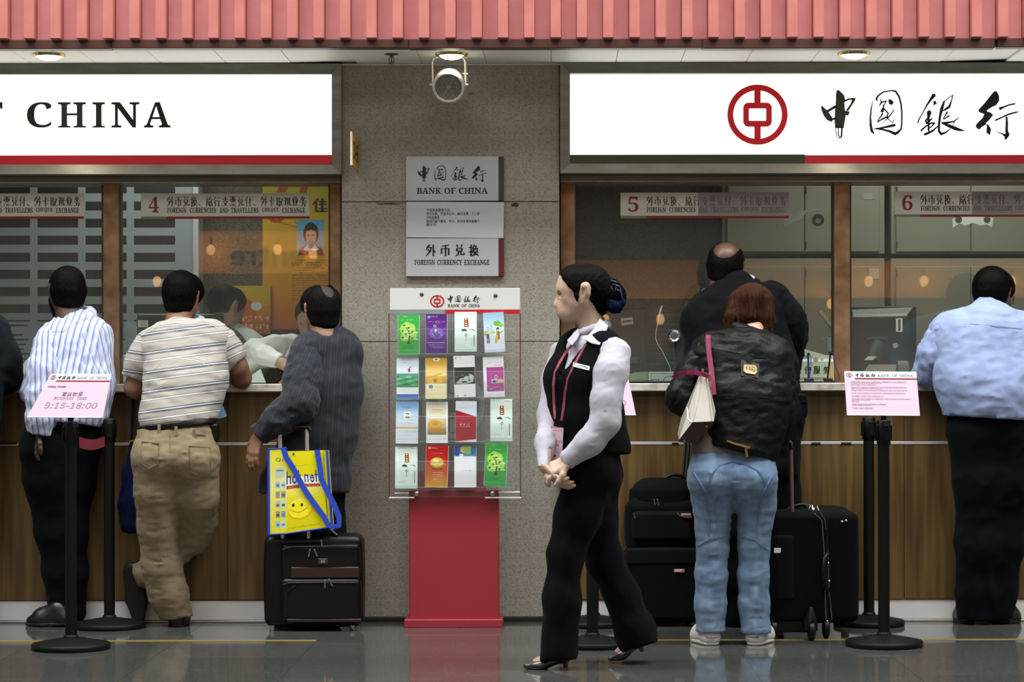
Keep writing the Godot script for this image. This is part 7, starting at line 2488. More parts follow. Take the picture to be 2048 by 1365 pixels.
func stripes(rows: Array, base: String, period: float, horizontal: bool, rough := 0.85) -> StandardMaterial3D:
	# woven stripes: [from, to, colour] as fractions of one repeat
	var im := Image.create(4 if horizontal else 256, 256 if horizontal else 4, false, Image.FORMAT_RGBA8)
	im.fill(Color(base))
	for r in rows:
		var a := int(r[0] * 256)
		var n := maxi(1, int((r[1] - r[0]) * 256))
		im.fill_rect(Rect2i(0, a, 4, n) if horizontal else Rect2i(a, 0, n, 4), Color(r[2]))
	var m := cloth("#ffffff", rough, 0.2)
	m.albedo_texture = ImageTexture.create_from_image(im)
	m.uv1_triplanar = true
	m.uv1_world_triplanar = false
	m.uv1_triplanar_sharpness = 4.0
	m.uv1_scale = Vector3.ONE / period
	return m

func turned(called: String, s: Soft, cell: float, turn: Basis, m: Material, parent: Node3D) -> MeshInstance3D:
	# a garment whose weave runs along turned axes: the mesh is laid out in those axes and turned back
	var g := s.geo(cell)
	var inv := turn.inverse()
	for i in g.v.size():
		g.v[i] = inv * g.v[i]
		g.n[i] = inv * g.n[i]
	var o := local(called, g, m, parent)
	o.transform = Transform3D(turn, -parent.position)
	return o

func body(o: Node3D, head: Soft, hands: Array, core: Array, m: Material) -> void:
	var g := Geo.new()
	head.mesh_into(g, 0.0042)
	for h in hands:
		h.mesh_into(g, 0.0042)
	for c in core:
		c.copy_scaled(0.6).mesh_into(g, 0.02)
	part("body", g, m, o)

func people() -> void:
	walking_woman()
	polo_man()
	jacket_man()
	bearded_man()
	suit_man()
	jeans_woman()
	blue_shirt_man()
	others()

func walking_woman() -> void:
	var o := person("young woman in black vest, white blouse and pink lanyard walking left with clasped hands", 1170, 1.68)
	var lf := Vector3(0.68, 0, 0.73)                        # towards her left
	var fw := Vector3(-0.73, 0, 0.68)
	var zc := 1.67
	# trousers
	var tr := soft(0.02, 0.004, Vector3(7, 5, 7), 21)
	chain(tr, [[1186, 900, 1.72, 50], [1188, 940, 1.74, 53]])
	chain(tr, [[1192, 900, 1.60, 48], [1192, 945, 1.60, 50]])
	chain(tr, [[1178, 950, 1.74, 50], [1156, 1030, 1.75, 42], [1131, 1110, 1.76, 32], [1124, 1200, 1.76, 34], [1117, 1325, 1.76, 39]])
	chain(tr, [[1190, 955, 1.61, 46], [1192, 1040, 1.60, 38], [1209, 1120, 1.59, 33], [1243, 1190, 1.58, 31], [1270, 1262, 1.58, 36], [1279, 1300, 1.58, 36]])
	var core := soft(0.02)
	chain(core, [[1178, 950, 1.74, 46], [1131, 1110, 1.76, 28], [1121, 1280, 1.76, 22]])
	chain(core, [[1190, 955, 1.61, 42], [1209, 1120, 1.59, 28], [1268, 1255, 1.58, 22]])
	chain(core, [[1168, 740, zc, 55], [1186, 900, zc, 50]])
	tr.cut(P(1117, 1320, 1.76), Vector3(0.1, -1, 0), 0.2)
	tr.cut(P(1277, 1292, 1.58), Vector3(0.25, -1, 0), 0.2)
	tr.cut(P(1188, 893, 1.67), Vector3.UP, 0.3)
	part("trousers", tr.geo(0.011), cloth("#0d0d0e", 0.85, 0.12), o)
	# blouse: body, collar band and both sleeves
	var ct := func(px: float, py: float) -> Vector3: return P(px, py, zc)
	var sh := soft(0.014, 0.0025, Vector3(12, 26, 12), 4)
	for l in [[1178, 700, 0.095, 0.062], [1166, 760, 0.055, 0.092], [1170, 835, 0.05, 0.088]]:
		var c: Vector3 = ct.call(l[0], l[1])
		sh.cap(c - lf * l[2], c + lf * l[2], l[3], l[3])
	var ch: Vector3 = ct.call(1178, 702)
	sh.cap(ch, ct.call(1168, 770), 0.075, 0.085)
	chain(sh, [[1236, 706, 1.79, 26], [1223, 745, 1.83, 31], [1212, 800, 1.86, 28], [1211, 842, 1.87, 27]])
	chain(sh, [[1211, 846, 1.87, 27], [1180, 884, 1.87, 25], [1136, 920, 1.85, 20]])
	chain(sh, [[1122, 706, 1.55, 22], [1108, 760, 1.56, 22], [1099, 830, 1.62, 21], [1091, 885, 1.74, 18], [1090, 936, 1.83, 15]])
	sh.cut(P(1131, 925, 1.85), P(1100, 952, 1.83) - P(1150, 908, 1.86), 0.05)
	sh.cut(P(1091, 936, 1.83), Vector3(0, -1, 0.3), 0.045)
	var white := cloth("#aca7b2", 0.85, 0.1)
	part("blouse", sh.geo(0.009), white, o)
	# vest
	var ve := soft(0.016, 0.002, Vector3(8, 8, 8), 8)
	for l in [[1180, 697, 0.085, 0.066], [1166, 758, 0.062, 0.102], [1171, 832, 0.056, 0.098], [1185, 895, 0.06, 0.1]]:
		var c: Vector3 = ct.call(l[0], l[1])
		ve.cap(c - lf * l[2], c + lf * l[2], l[3], l[3])
	for l in [[1180, 697, 1166, 758, 0.075, 0.1], [1166, 758, 1171, 832, 0.1, 0.098], [1171, 832, 1186, 905, 0.098, 0.102]]:
		for s in [-1.0, 1.0]:
			ve.cap(ct.call(l[0], l[1]) + lf * 0.055 * s, ct.call(l[2], l[3]) + lf * 0.055 * s, l[4], l[5])
	var vt := ve.grown(0.0)
	var tip: Vector3 = ct.call(1163, 752) + fw * 0.105
	var top: Vector3 = ct.call(1176, 682) + fw * 0.062
	ve.cap(top + lf * 0.012, tip, 0.052, 0.006, 1.0, Vector3.BACK, true)
	ve.cap(top, top + Vector3(0, 0.06, 0), 0.06, 0.07, 1.0, Vector3.BACK, true)
	ve.cut(P(1186, 908, zc), Vector3(0, -1, 0.0), 0.4)
	part("vest", ve.geo(0.009), cloth("#0b0c0d", 0.8, 0.1), o)
	# collar flaps
	patch("collar", [[1200, 637, 1.725], [1216, 652, 1.745], [1211, 668, 1.775], [1199, 690, 1.805], [1184, 687, 1.80], [1169, 679, 1.785], [1185, 661, 1.755]], vt, 2.0, 0.014, white, o, 0.004)
	patch("collar", [[1156, 657, 1.71], [1146, 668, 1.715], [1134, 681, 1.715], [1139, 686, 1.735], [1144, 691, 1.75], [1153, 680, 1.745], [1159, 668, 1.73]], vt, 2.0, 0.012, white, o, 0.004)
	var cr := soft(0.006)
	var hd := head_frame(P(1166, 588, 1.66), -94.0, 2.0, 0.0, 0.97)
	var nk := hd * Vector3(0, -0.125, -0.026)
	hoop(cr, nk + Vector3(0.006, -0.012, 0), Vector3(0.06, 0.022, 0), Vector3(0, 0, 0.056), 0.006)
	hoop(cr, nk + Vector3(0.004, -0.026, 0), Vector3(0.066, 0.02, 0), Vector3(0, 0, 0.06), 0.007)
	part("collar_band", cr.geo(0.006), white, o)
	# head, hands
	var head := head_soft(hd, true)
	var w1 := P(1137, 921, 1.852)
	var hl := hand_soft(w1, P(1165, 897, 1.865), P(1092, 946, 1.85) - w1, Vector3(-0.35, -0.75, -0.4), 1.0, 0.55, 0.92)
	var w2 := P(1089, 936, 1.83)
	var hr := hand_soft(w2, P(1091, 905, 1.78), P(1122, 968, 1.86) - w2, Vector3(0.4, 0.75, -0.3), -1.0, 0.35, 0.9)
	var skin := mat("#b99a86", 0.55)
	skin.subsurf_scatter_enabled = true
	skin.subsurf_scatter_strength = 0.08
	body(o, head, [hl, hr], [core], skin)
	eyes(hd, o, mat("#1a1512", 0.8))
	var lip := soft(0.002)
	for x in [-1.0, 1.0]:
		hc(lip, hd, Vector3(0.016 * x, -0.0695, 0.0825), Vector3(0.0, -0.0665, 0.0912), 0.004, 0.0056)
		hc(lip, hd, Vector3(0.013 * x, -0.0775, 0.0825), Vector3(0.0, -0.078, 0.0888), 0.004, 0.0064)
	part("lips", lip.geo(0.0018), mat("#96605a", 0.45), o)
	# hair combed back into a bun with a dark net
	var hr_m := hair_mat("#0b0a0a")
	var ha := soft(0.008, 0.0015, Vector3(30, 30, 30), 2)
	hc(ha, hd, Vector3(0, 0.034, -0.030), Vector3(0, 0.038, 0.024), 0.088, 0.085, 1.06, Vector3.RIGHT)
	hc(ha, hd, Vector3(0, 0.0, -0.06), Vector3(0, -0.055, -0.062), 0.062, 0.04)
	hc(ha, hd, Vector3(0, 0.0, -0.07), Vector3(0, -0.01, -0.1), 0.06, 0.045)
	for x in [-1.0, 1.0]:
		hc(ha, hd, Vector3(0.055 * x, 0.01, 0.028), Vector3(0.06 * x, -0.012, 0.022), 0.026, 0.018)
		hc(ha, hd, Vector3(0.092 * x, -0.006, -0.008), Vector3(0.09 * x, -0.03, 0.0), 0.027, 0.026, 1.0, Vector3.BACK, true)
		hc(ha, hd, Vector3(0.09 * x, -0.05, 0.0), Vector3(0.08 * x, -0.1, -0.02), 0.045, 0.04, 1.0, Vector3.BACK, true)
	ha.cut(hd * Vector3(0, 0.022, 0.046), hd.basis * Vector3(0, -0.60, 0.80), 0.3)
	ha.cut(hd * Vector3(0, -0.085, -0.06), hd.basis * Vector3(0, -1, 0.4), 0.2)
	part("hair", ha.geo(0.006), hr_m, o)
	var wi := soft(0.004)
	for x in [-1.0, 1.0]:
		hc(wi, hd, Vector3(0.072 * x, 0.03, 0.03), Vector3(0.077 * x, -0.012, 0.022), 0.012, 0.007)
		hc(wi, hd, Vector3(0.077 * x, -0.012, 0.022), Vector3(0.077 * x, -0.036, 0.02), 0.007, 0.003)
		hc(wi, hd, Vector3(0.02 * x, 0.1, 0.05), Vector3(0.05 * x, 0.066, 0.066), 0.018, 0.012)
		hc(wi, hd, Vector3(0.05 * x, 0.066, 0.066), Vector3(0.068 * x, 0.028, 0.05), 0.012, 0.006)
	part("hair_lock", wi.geo(0.005), hr_m, o)
	var bun := soft(0.008, 0.004, Vector3(45, 45, 45), 6)
	chain(bun, [[1224, 574, 1.66, 17], [1228, 592, 1.66, 22], [1229, 600, 1.66, 21]])
	part("hair_bun", bun.geo(0.006), cloth("#05060d", 0.9, 0.0), o)
	var clip := Geo.new()
	for k in [[1222, 561, 1236, 566], [1226, 569, 1240, 574], [1230, 577, 1240, 584], [1220, 570, 1228, 586], [1234, 570, 1229, 588], [1240, 578, 1246, 600]]:
		clip.tube([P(k[0], k[1], 1.70), P((k[0] + k[2]) / 2.0, (k[1] + k[3]) / 2.0, 1.708), P(k[2], k[3], 1.70)], 0.003, 6)
	part("hair_net", clip, mat("#33384e", 0.4, 0.3), o)
	var bow := soft(0.006, 0.004, Vector3(40, 40, 40), 9)
	chain(bow, [[1215, 596, 1.69, 8], [1222, 612, 1.69, 11], [1232, 615, 1.69, 11], [1244, 605, 1.69, 8]])
	part("hair_ribbon", bow.geo(0.006), cloth("#0a0f2a", 0.8, 0.1), o)
	# lanyard with badge, name plate
	var pink := mat("#b85a6e", 0.6)
	ribbon("lanyard", [[1144, 690], [1131, 706], [1120, 724], [1110, 745], [1106.5, 770], [1107.5, 800], [1110, 838]], vt, 2.1, 0.010, pink, o, 0.006)
	ribbon("lanyard", [[1172, 688], [1160, 710], [1147, 733], [1136, 757], [1130, 785], [1127, 815], [1123, 842]], vt, 2.1, 0.010, pink, o, 0.006)
	var bz := hit(vt, 1118, 870, 2.1).z + 0.03
	patch("badge_clip", [[1109, 838, bz], [1125, 838, bz], [1127, 853, bz], [1107, 853, bz]], vt, 2.1, 0.01, M.plastic_black, o, 0.004)
	patch("badge", [[1102, 853, bz + 0.002], [1127, 856, bz + 0.002], [1124, 921, bz + 0.01], [1098, 919, bz + 0.01]], vt, 2.1, 0.02, tex_mat(badge_image(), 0.25), o, 0.003)
	patch("name_plate", [[1146.5, 725], [1179, 733], [1178, 741], [1146, 733]], vt, 2.1, 0.01, mat("#d8dade", 0.3), o, 0.003)
	patch("name_plate_print", [[1150, 728], [1175, 734], [1174.5, 737], [1150, 731]], vt, 2.1, 0.0112, mat("#9aa4b8", 0.4), o, 0.0005)
	# shoes with heels
	pump(o, P(1128, 1338, 1.76), P(1046, 1339, 1.76), 0.0)
	pump(o, P(1281, 1304, 1.58), P(1217, 1326, 1.58), 1.0)

func pump(o: Node3D, heel: Vector3, toe: Vector3, lifted: float) -> void:
	var m := mat("#0a0a0b", 0.12)
	m.clearcoat_enabled = true
	var d := (toe - heel).normalized()
	var ln := 0.165 if lifted == 0.0 else (toe - heel).length()
	var up := Vector3(-d.y, d.x, 0)
	if up.y < 0:
		up = -up
	var hb := heel + up * (0.045 if lifted == 0.0 else 0.04)
	var ball := toe - d * 0.06 + up * 0.014
	var s := soft(0.006)
	s.cap(hb, hb - d * 0.0 + up * 0.02, 0.026, 0.026)
	s.cap(hb, ball, 0.026, 0.034, 1.5, up)
	s.cap(ball, toe - d * 0.02 + up * 0.012, 0.034, 0.02, 1.7, up)
	s.cap(hb + d * 0.025 + up * 0.035, ball - d * 0.015 + up * 0.03, 0.022, 0.024, 1.0, Vector3.BACK, true)
	var sh := part("shoe", s.geo(0.005), m, o)
	sub("heel", Geo.new().tube([hb - d * 0.004, hb - d * 0.008 - up * 0.022, hb - d * 0.006 - up * 0.043], [0.017, 0.010, 0.008], 12), mat("#4a4230", 0.4) if lifted > 0.0 else m, sh)
	sub("bow", Geo.new().tube([ball + up * 0.018 + d * 0.01 + Vector3(0, 0, -0.01), ball + up * 0.022 + d * 0.012, ball + up * 0.018 + d * 0.01 + Vector3(0, 0, 0.012)], [0.004, 0.0025, 0.004], 8), m, sh)
	var f := soft(0.008)
	f.cap(hb + up * 0.02, ball + up * 0.004, 0.024, 0.028)
	f.cap(hb + up * 0.02, hb + up * 0.09 - d * 0.002, 0.026, 0.027)
	part("foot", f.geo(0.007), mat("#a98672", 0.55), o)

func hair_mat(hex: String) -> StandardMaterial3D:
	var m := mat(hex, 0.6)
	m.albedo_color = m.albedo_color.darkened(0.45)
	m.metallic_specular = 0.16
	m.normal_enabled = true
	m.normal_texture = M.strands
	m.uv1_triplanar = true
	m.uv1_scale = Vector3(30, 2, 30)
	m.normal_scale = 0.5
	return m

func badge_image() -> Image:
	var p := Paint.new(64, 160, "#d9bcd0")
	p.rect(0, 0, 1, 0.05, "#c07a90")
	p.rect(0.1, 0.12, 0.9, 0.15, "#b890a8")
	p.rect(0.08, 0.22, 0.46, 0.55, "#a8a4c4")
	p.oval(0.27, 0.3, 0.13, 0.07, "#1c2440")
	p.oval(0.27, 0.38, 0.1, 0.055, "#c09a8c")
	p.rect(0.12, 0.46, 0.44, 0.55, "#8c84a4")
	p.rect(0.5, 0.42, 0.9, 0.5, "#c890a4")
	p.rect(0.3, 0.55, 0.7, 0.6, "#b87088")
	p.words(0.12, 0.6, 0.66, 0.03, "#7a708c", 2, 1.0)
	p.words(0.12, 0.7, 0.74, 0.03, "#7a708c", 3, 1.0)
	p.rect(0.15, 0.84, 0.5, 0.92, "#3a3848")
	p.rect(0.0, 0.95, 1.0, 1.0, "#9c5a74")
	return p.im

func polo_man() -> void:
	var o := person("man in striped polo shirt and khaki trousers leaning on the counter, legs crossed", 355, 0.3)
	var turn := Basis(Vector3.BACK, 0.13)
	var polo := stripes([[0.04, 0.12, "#66666f"], [0.12, 0.155, "#e0dedc"], [0.155, 0.26, "#595963"], [0.48, 0.515, "#77777f"], [0.54, 0.575, "#dedcda"], [0.6, 0.635, "#77777f"]], "#a39b95", 0.088, true)
	var s := soft(0.02, 0.005, Vector3(5, 15, 5), 31)
	chain(s, [[318, 692, 0.2, 38], [424, 684, 0.2, 38]])
	chain(s, [[330, 690, 0.21, 42], [338, 760, 0.27, 45], [322, 835, 0.33, 44]])
	chain(s, [[412, 684, 0.21, 42], [410, 760, 0.27, 42], [388, 840, 0.33, 45]])
	chain(s, [[368, 672, 0.19, 30], [366, 652, 0.16, 24]])
	chain(s, [[370, 700, 0.2, 48], [374, 770, 0.28, 50], [356, 840, 0.34, 50]])
	var full := s.grown(0.0)
	s.cut(P(355, 850, 0.33), Vector3(0.13, -1, 0), 0.4)
	s.cut(P(366, 641, 0.16), Vector3(0.1, 1, -0.3), 0.12)
	turned("polo_shirt", s, 0.010, turn, polo, o)
	for q in [[[[303, 694, 0.2, 36], [286, 722, 0.2, 32], [271, 758, 0.19, 29]], Vector3(-0.3, -1, 0), P(271, 758, 0.19), Basis(Vector3.BACK, -0.15)], [[[440, 688, 0.19, 36], [456, 708, 0.18, 31], [475, 736, 0.16, 27]], Vector3(0.75, -0.75, 0), P(473, 733, 0.16), Basis(Vector3.BACK, 0.5)]]:
		var sl := soft(0.012, 0.004, Vector3(10, 10, 10), 32)
		chain(sl, q[0])
		sl.cut(q[2], q[1], 0.12)
		turned("sleeve", sl, 0.009, q[3], polo, o)
	# collar with light blue inner band and a yellow lanyard edge
	var hd := head_frame(P(366, 598, 0.10), 163.0, 12.0, 0.0, 1.0)
	var nk := P(367, 645, 0.14)
	var co := soft(0.006)
	hoop(co, nk, Vector3(0.083, 0.008, 0), Vector3(0, -0.02, 0.072), 0.012, 14)
	hoop(co, nk - Vector3(0, 0.015, 0), Vector3(0.092, 0.008, 0), Vector3(0, -0.02, 0.082), 0.012, 14)
	part("collar", co.geo(0.006), cloth("#a8a29c", 0.85), o)
	co = soft(0.004)
	hoop(co, nk + Vector3(0, 0.014, 0), Vector3(0.077, 0.006, 0), Vector3(0, -0.018, 0.068), 0.006, 14)
	part("collar_lining", co.geo(0.004), cloth("#7fa9c4", 0.8), o)
	co = soft(0.004)
	hoop(co, nk + Vector3(-0.004, 0.004, 0.004), Vector3(0.086, 0.006, 0), Vector3(0, -0.02, 0.078), 0.004, 8, PI * 0.55, PI)
	part("lanyard", co.geo(0.0035), mat("#b3a84a", 0.6), o)
	# trousers
	var kh := cloth("#8f8068", 0.9, 0.15)
	kh.albedo_texture = noise_tex(fnl(FastNoiseLite.TYPE_SIMPLEX_SMOOTH, 0.03, 4, 6), 128, [[0.0, "#d8d4cc"], [1.0, "#ffffff"]])
	kh.uv1_triplanar = true
	kh.uv1_scale = Vector3.ONE * 3
	var t := soft(0.016, 0.004, Vector3(7, 24, 7), 41)
	chain(t, [[318, 862, 0.35, 42], [314, 915, 0.38, 46]])
	chain(t, [[388, 868, 0.35, 42], [390, 918, 0.37, 46]])
	chain(t, [[352, 865, 0.35, 48], [352, 910, 0.38, 50]])
	chain(t, [[312, 915, 0.37, 46], [314, 985, 0.34, 42], [316, 1050, 0.29, 38], [322, 1130, 0.24, 36], [336, 1185, 0.20, 37], [353, 1232, 0.17, 32]])
	chain(t, [[392, 920, 0.35, 45], [396, 990, 0.30, 39], [398, 1040, 0.20, 34], [388, 1072, 0.15, 32], [350, 1105, 0.13, 28], [300, 1148, 0.115, 27], [276, 1150, 0.115, 22]])
	var pel := soft(0.016)
	chain(pel, [[318, 850, 0.35, 43], [390, 860, 0.35, 43]])
	chain(pel, [[352, 852, 0.35, 49], [352, 872, 0.35, 49]])
	t.cut(P(353, 1236, 0.17), Vector3(0.1, -1, 0), 0.15)
	t.cut(P(270, 1150, 0.115), Vector3(-1, -0.3, 0), 0.1)
	t.cut(P(354, 847, 0.35), Vector3(-0.1, 1, 0), 0.3)
	part("trousers", t.geo(0.010), kh, o)
	var kb := t.grown(0.0)
	for p in [[[378, 893], [420, 896], [421, 944], [400, 952], [380, 944]], [[283, 884], [318, 888], [316, 930], [298, 938], [282, 926]]]:
		ribbon("back_pocket", p + [p[0]], kb, 0.8, 0.0045, mat("#6b5d48", 0.9), o, 0.004, 0.004)
	ribbon("seam", [[340, 872], [340, 900], [345, 930], [350, 958]], kb, 0.8, 0.004, mat("#6a5942", 0.9), o, 0.002)
	for x in [[318, 862], [352, 866], [388, 872]]:
		ribbon("belt_loop", [[x[0], x[1] - 13], [x[0], x[1] + 6]], pel, 0.8, 0.014, kh, o, 0.012)
	var be := pel.grown(0.003)
	be.cut(P(354, 843, 0.35), Vector3(-0.13, 1, 0), 0.4)
	be.cut(P(354, 858, 0.35), Vector3(0.13, -1, 0), 0.4)
	part("belt", be.geo(0.007), M.leather, o)
	patch("leather_label", [[391, 858], [413, 860], [413, 871], [391, 869]], pel, 0.8, 0.014, mat("#8a7a6c", 0.7), o, 0.002)
	# pouch on the belt
	part("phone_pouch", soft_case(P(414, 884, 0.33), P(436, 848, 0.39), 0.012, 0.003), M.leather, o)
	# shoes: one flat, the other on its toe with the sole to the camera
	shoe(o, Vector3(P(352, 0, 0.22).x, 0, 0.22), Vector3(P(352, 0, 0.22).x - 0.02, 0, 0.01), Vector3.UP, mat("#151413", 0.5), mat("#0c0c0c", 0.7), "shoe", 0.06)
	shoe(o, P(258, 1132, 0.13), P(278, 1246, 0.10), Vector3(0.1, 0.1, -1), mat("#15130f", 0.5), mat("#191817", 0.8), "shoe", 0.06)
	# head and arms
	var arm := soft(0.01)
	chain(arm, [[303, 694, 0.2, 24], [280, 745, 0.19, 22], [272, 776, 0.18, 22], [282, 770, 0.06, 17], [298, 760, -0.04, 13]])
	chain(arm, [[440, 688, 0.19, 24], [474, 735, 0.15, 21], [482, 756, 0.11, 20], [470, 753, 0.0, 16], [452, 752, -0.08, 13]])
	arm.k = 0.008
	var h1 := hand_soft(P(298, 760, -0.04), P(282, 768, 0.05), Vector3(0.6, 0.05, -1), Vector3(0.1, -1, 0.1), -1.0, 0.35)
	var h2 := hand_soft(P(452, 752, -0.08), P(470, 753, 0.0), Vector3(-0.7, 0.05, -1), Vector3(0, -1, 0.1), 1.0, 0.45)
	body(o, head_soft(hd), [arm, h1, h2], [full], mat("#7c5640", 0.55))
	part("hair", short_hair(hd, 0.0, -0.072, 0.006, 0.06).geo(0.006), hair_mat("#0c0a09"), o)

func jacket_man() -> void:
	var o := person("grey haired man in a dark pinstriped jacket standing at the counter beside the pillar", 650, 0.2)
	var ja := stripes([[0.0, 0.05, "#43474e"], [0.5, 0.53, "#3a3e45"]], "#2b2d32", 0.026, false, 0.8)
	var s := soft(0.022, 0.006, Vector3(7, 7, 7), 51)
	chain(s, [[620, 704, 0.22, 34], [684, 698, 0.16, 36]])
	chain(s, [[632, 720, 0.21, 48], [650, 780, 0.22, 52], [628, 860, 0.22, 54], [588, 960, 0.21, 60], [578, 990, 0.21, 62]], 1.35)
	chain(s, [[676, 722, 0.16, 46], [672, 790, 0.18, 48], [664, 870, 0.2, 46], [650, 960, 0.2, 46], [646, 990, 0.2, 46]], 1.25)
	chain(s, [[650, 690, 0.18, 34], [654, 668, 0.17, 24]])
	var full := s.grown(0.0)
	s.cut(P(612, 986, 0.2), Vector3(0, -1, 0), 0.4)
	turned("jacket", s, 0.010, Basis(Vector3.BACK, -0.05), ja, o)
	var sl := soft(0.014, 0.007, Vector3(11, 14, 11), 52)
	chain(sl, [[614, 712, 0.24, 36], [606, 760, 0.30, 37], [600, 806, 0.36, 35]])
	chain(sl, [[600, 806, 0.36, 35], [560, 838, 0.36, 30], [521, 868, 0.34, 23]])
	sl.cut(P(517, 873, 0.34), Vector3(-0.9, -0.7, 0), 0.1)
	turned("sleeve", sl, 0.009, Basis(Vector3.BACK, -0.35), ja, o)
	var s2 := soft(0.014, 0.006, Vector3(11, 14, 11), 53)
	chain(s2, [[690, 712, 0.16, 32], [680, 770, 0.14, 27], [640, 772, 0.0, 22], [610, 756, -0.06, 18]])
	turned("sleeve", s2, 0.010, Basis.IDENTITY, ja, o)
	var hd := head_frame(P(641, 624, 0.17), 212.0, 6.0, 0.0, 1.02)
	var cr := soft(0.007)
	hoop(cr, P(655, 672, 0.17), Vector3(0.075, -0.012, 0), Vector3(0.0, -0.03, 0.07), 0.016, 14)
	turned("jacket_collar", cr, 0.007, Basis(Vector3.BACK, 0.6), ja, o)
	# vents and the seam of the back
	ribbon("back_seam", [[668, 690], [672, 760], [664, 850], [655, 920]], full, 0.8, 0.003, mat("#2a2c31", 0.9), o, 0.003)
	var t := soft(0.018, 0.005, Vector3(7, 6, 7), 54)
	chain(t, [[614, 960, 0.19, 40], [618, 1060, 0.17, 34], [620, 1150, 0.14, 28], [620, 1232, 0.13, 24]])
	chain(t, [[656, 960, 0.18, 36], [658, 1060, 0.15, 30], [662, 1150, 0.14, 26], [662, 1232, 0.13, 24]])
	part("trousers", t.geo(0.013), cloth("#101215", 0.85, 0.1), o)
	shoe(o, Vector3(P(620, 0, 0.18).x, 0, 0.18), Vector3(P(620, 0, 0.18).x - 0.18, 0, 0.08), Vector3.UP, M.leather, M.dark)
	shoe(o, Vector3(P(666, 0, 0.16).x, 0, 0.16), Vector3(P(666, 0, 0.16).x - 0.1, 0, 0.06), Vector3.UP, M.leather, M.dark)
	var w := P(519, 871, 0.34)
	var h1 := hand_soft(w, P(545, 850, 0.35), P(502, 920, 0.34) - w, Vector3(0.55, -0.2, -0.5), -1.0, 0.25, 1.08)
	var h2 := hand_soft(P(612, 757, -0.06), P(640, 768, -0.03), Vector3(-1, 0.0, -0.3), Vector3(0, -1, 0), -1.0, 0.4)
	body(o, head_soft(hd), [h1, h2], [full], mat("#8a6450", 0.55))
	var grey := hair_mat("#1c1a19")
	part("hair", short_hair(hd, 0.03, -0.078, 0.002, 0.05).geo(0.006), grey, o)
	part("thin_crown", crown(hd, 0.0012).geo(0.007), mat("#2a2018", 0.7), o)

func crown(t: Transform3D, by: float) -> Soft:              # thinning hair over the top of the skull
	var s := soft(0.006)
	hc(s, t, Vector3(0, 0.034, -0.028), Vector3(0, 0.036, 0.018), 0.079 + by, 0.076 + by, 1.1, Vector3.RIGHT)
	s.cut(t * Vector3(0, 0.055, 0.0), t.basis * Vector3(0, -1, 0.5), 0.3)
	return s

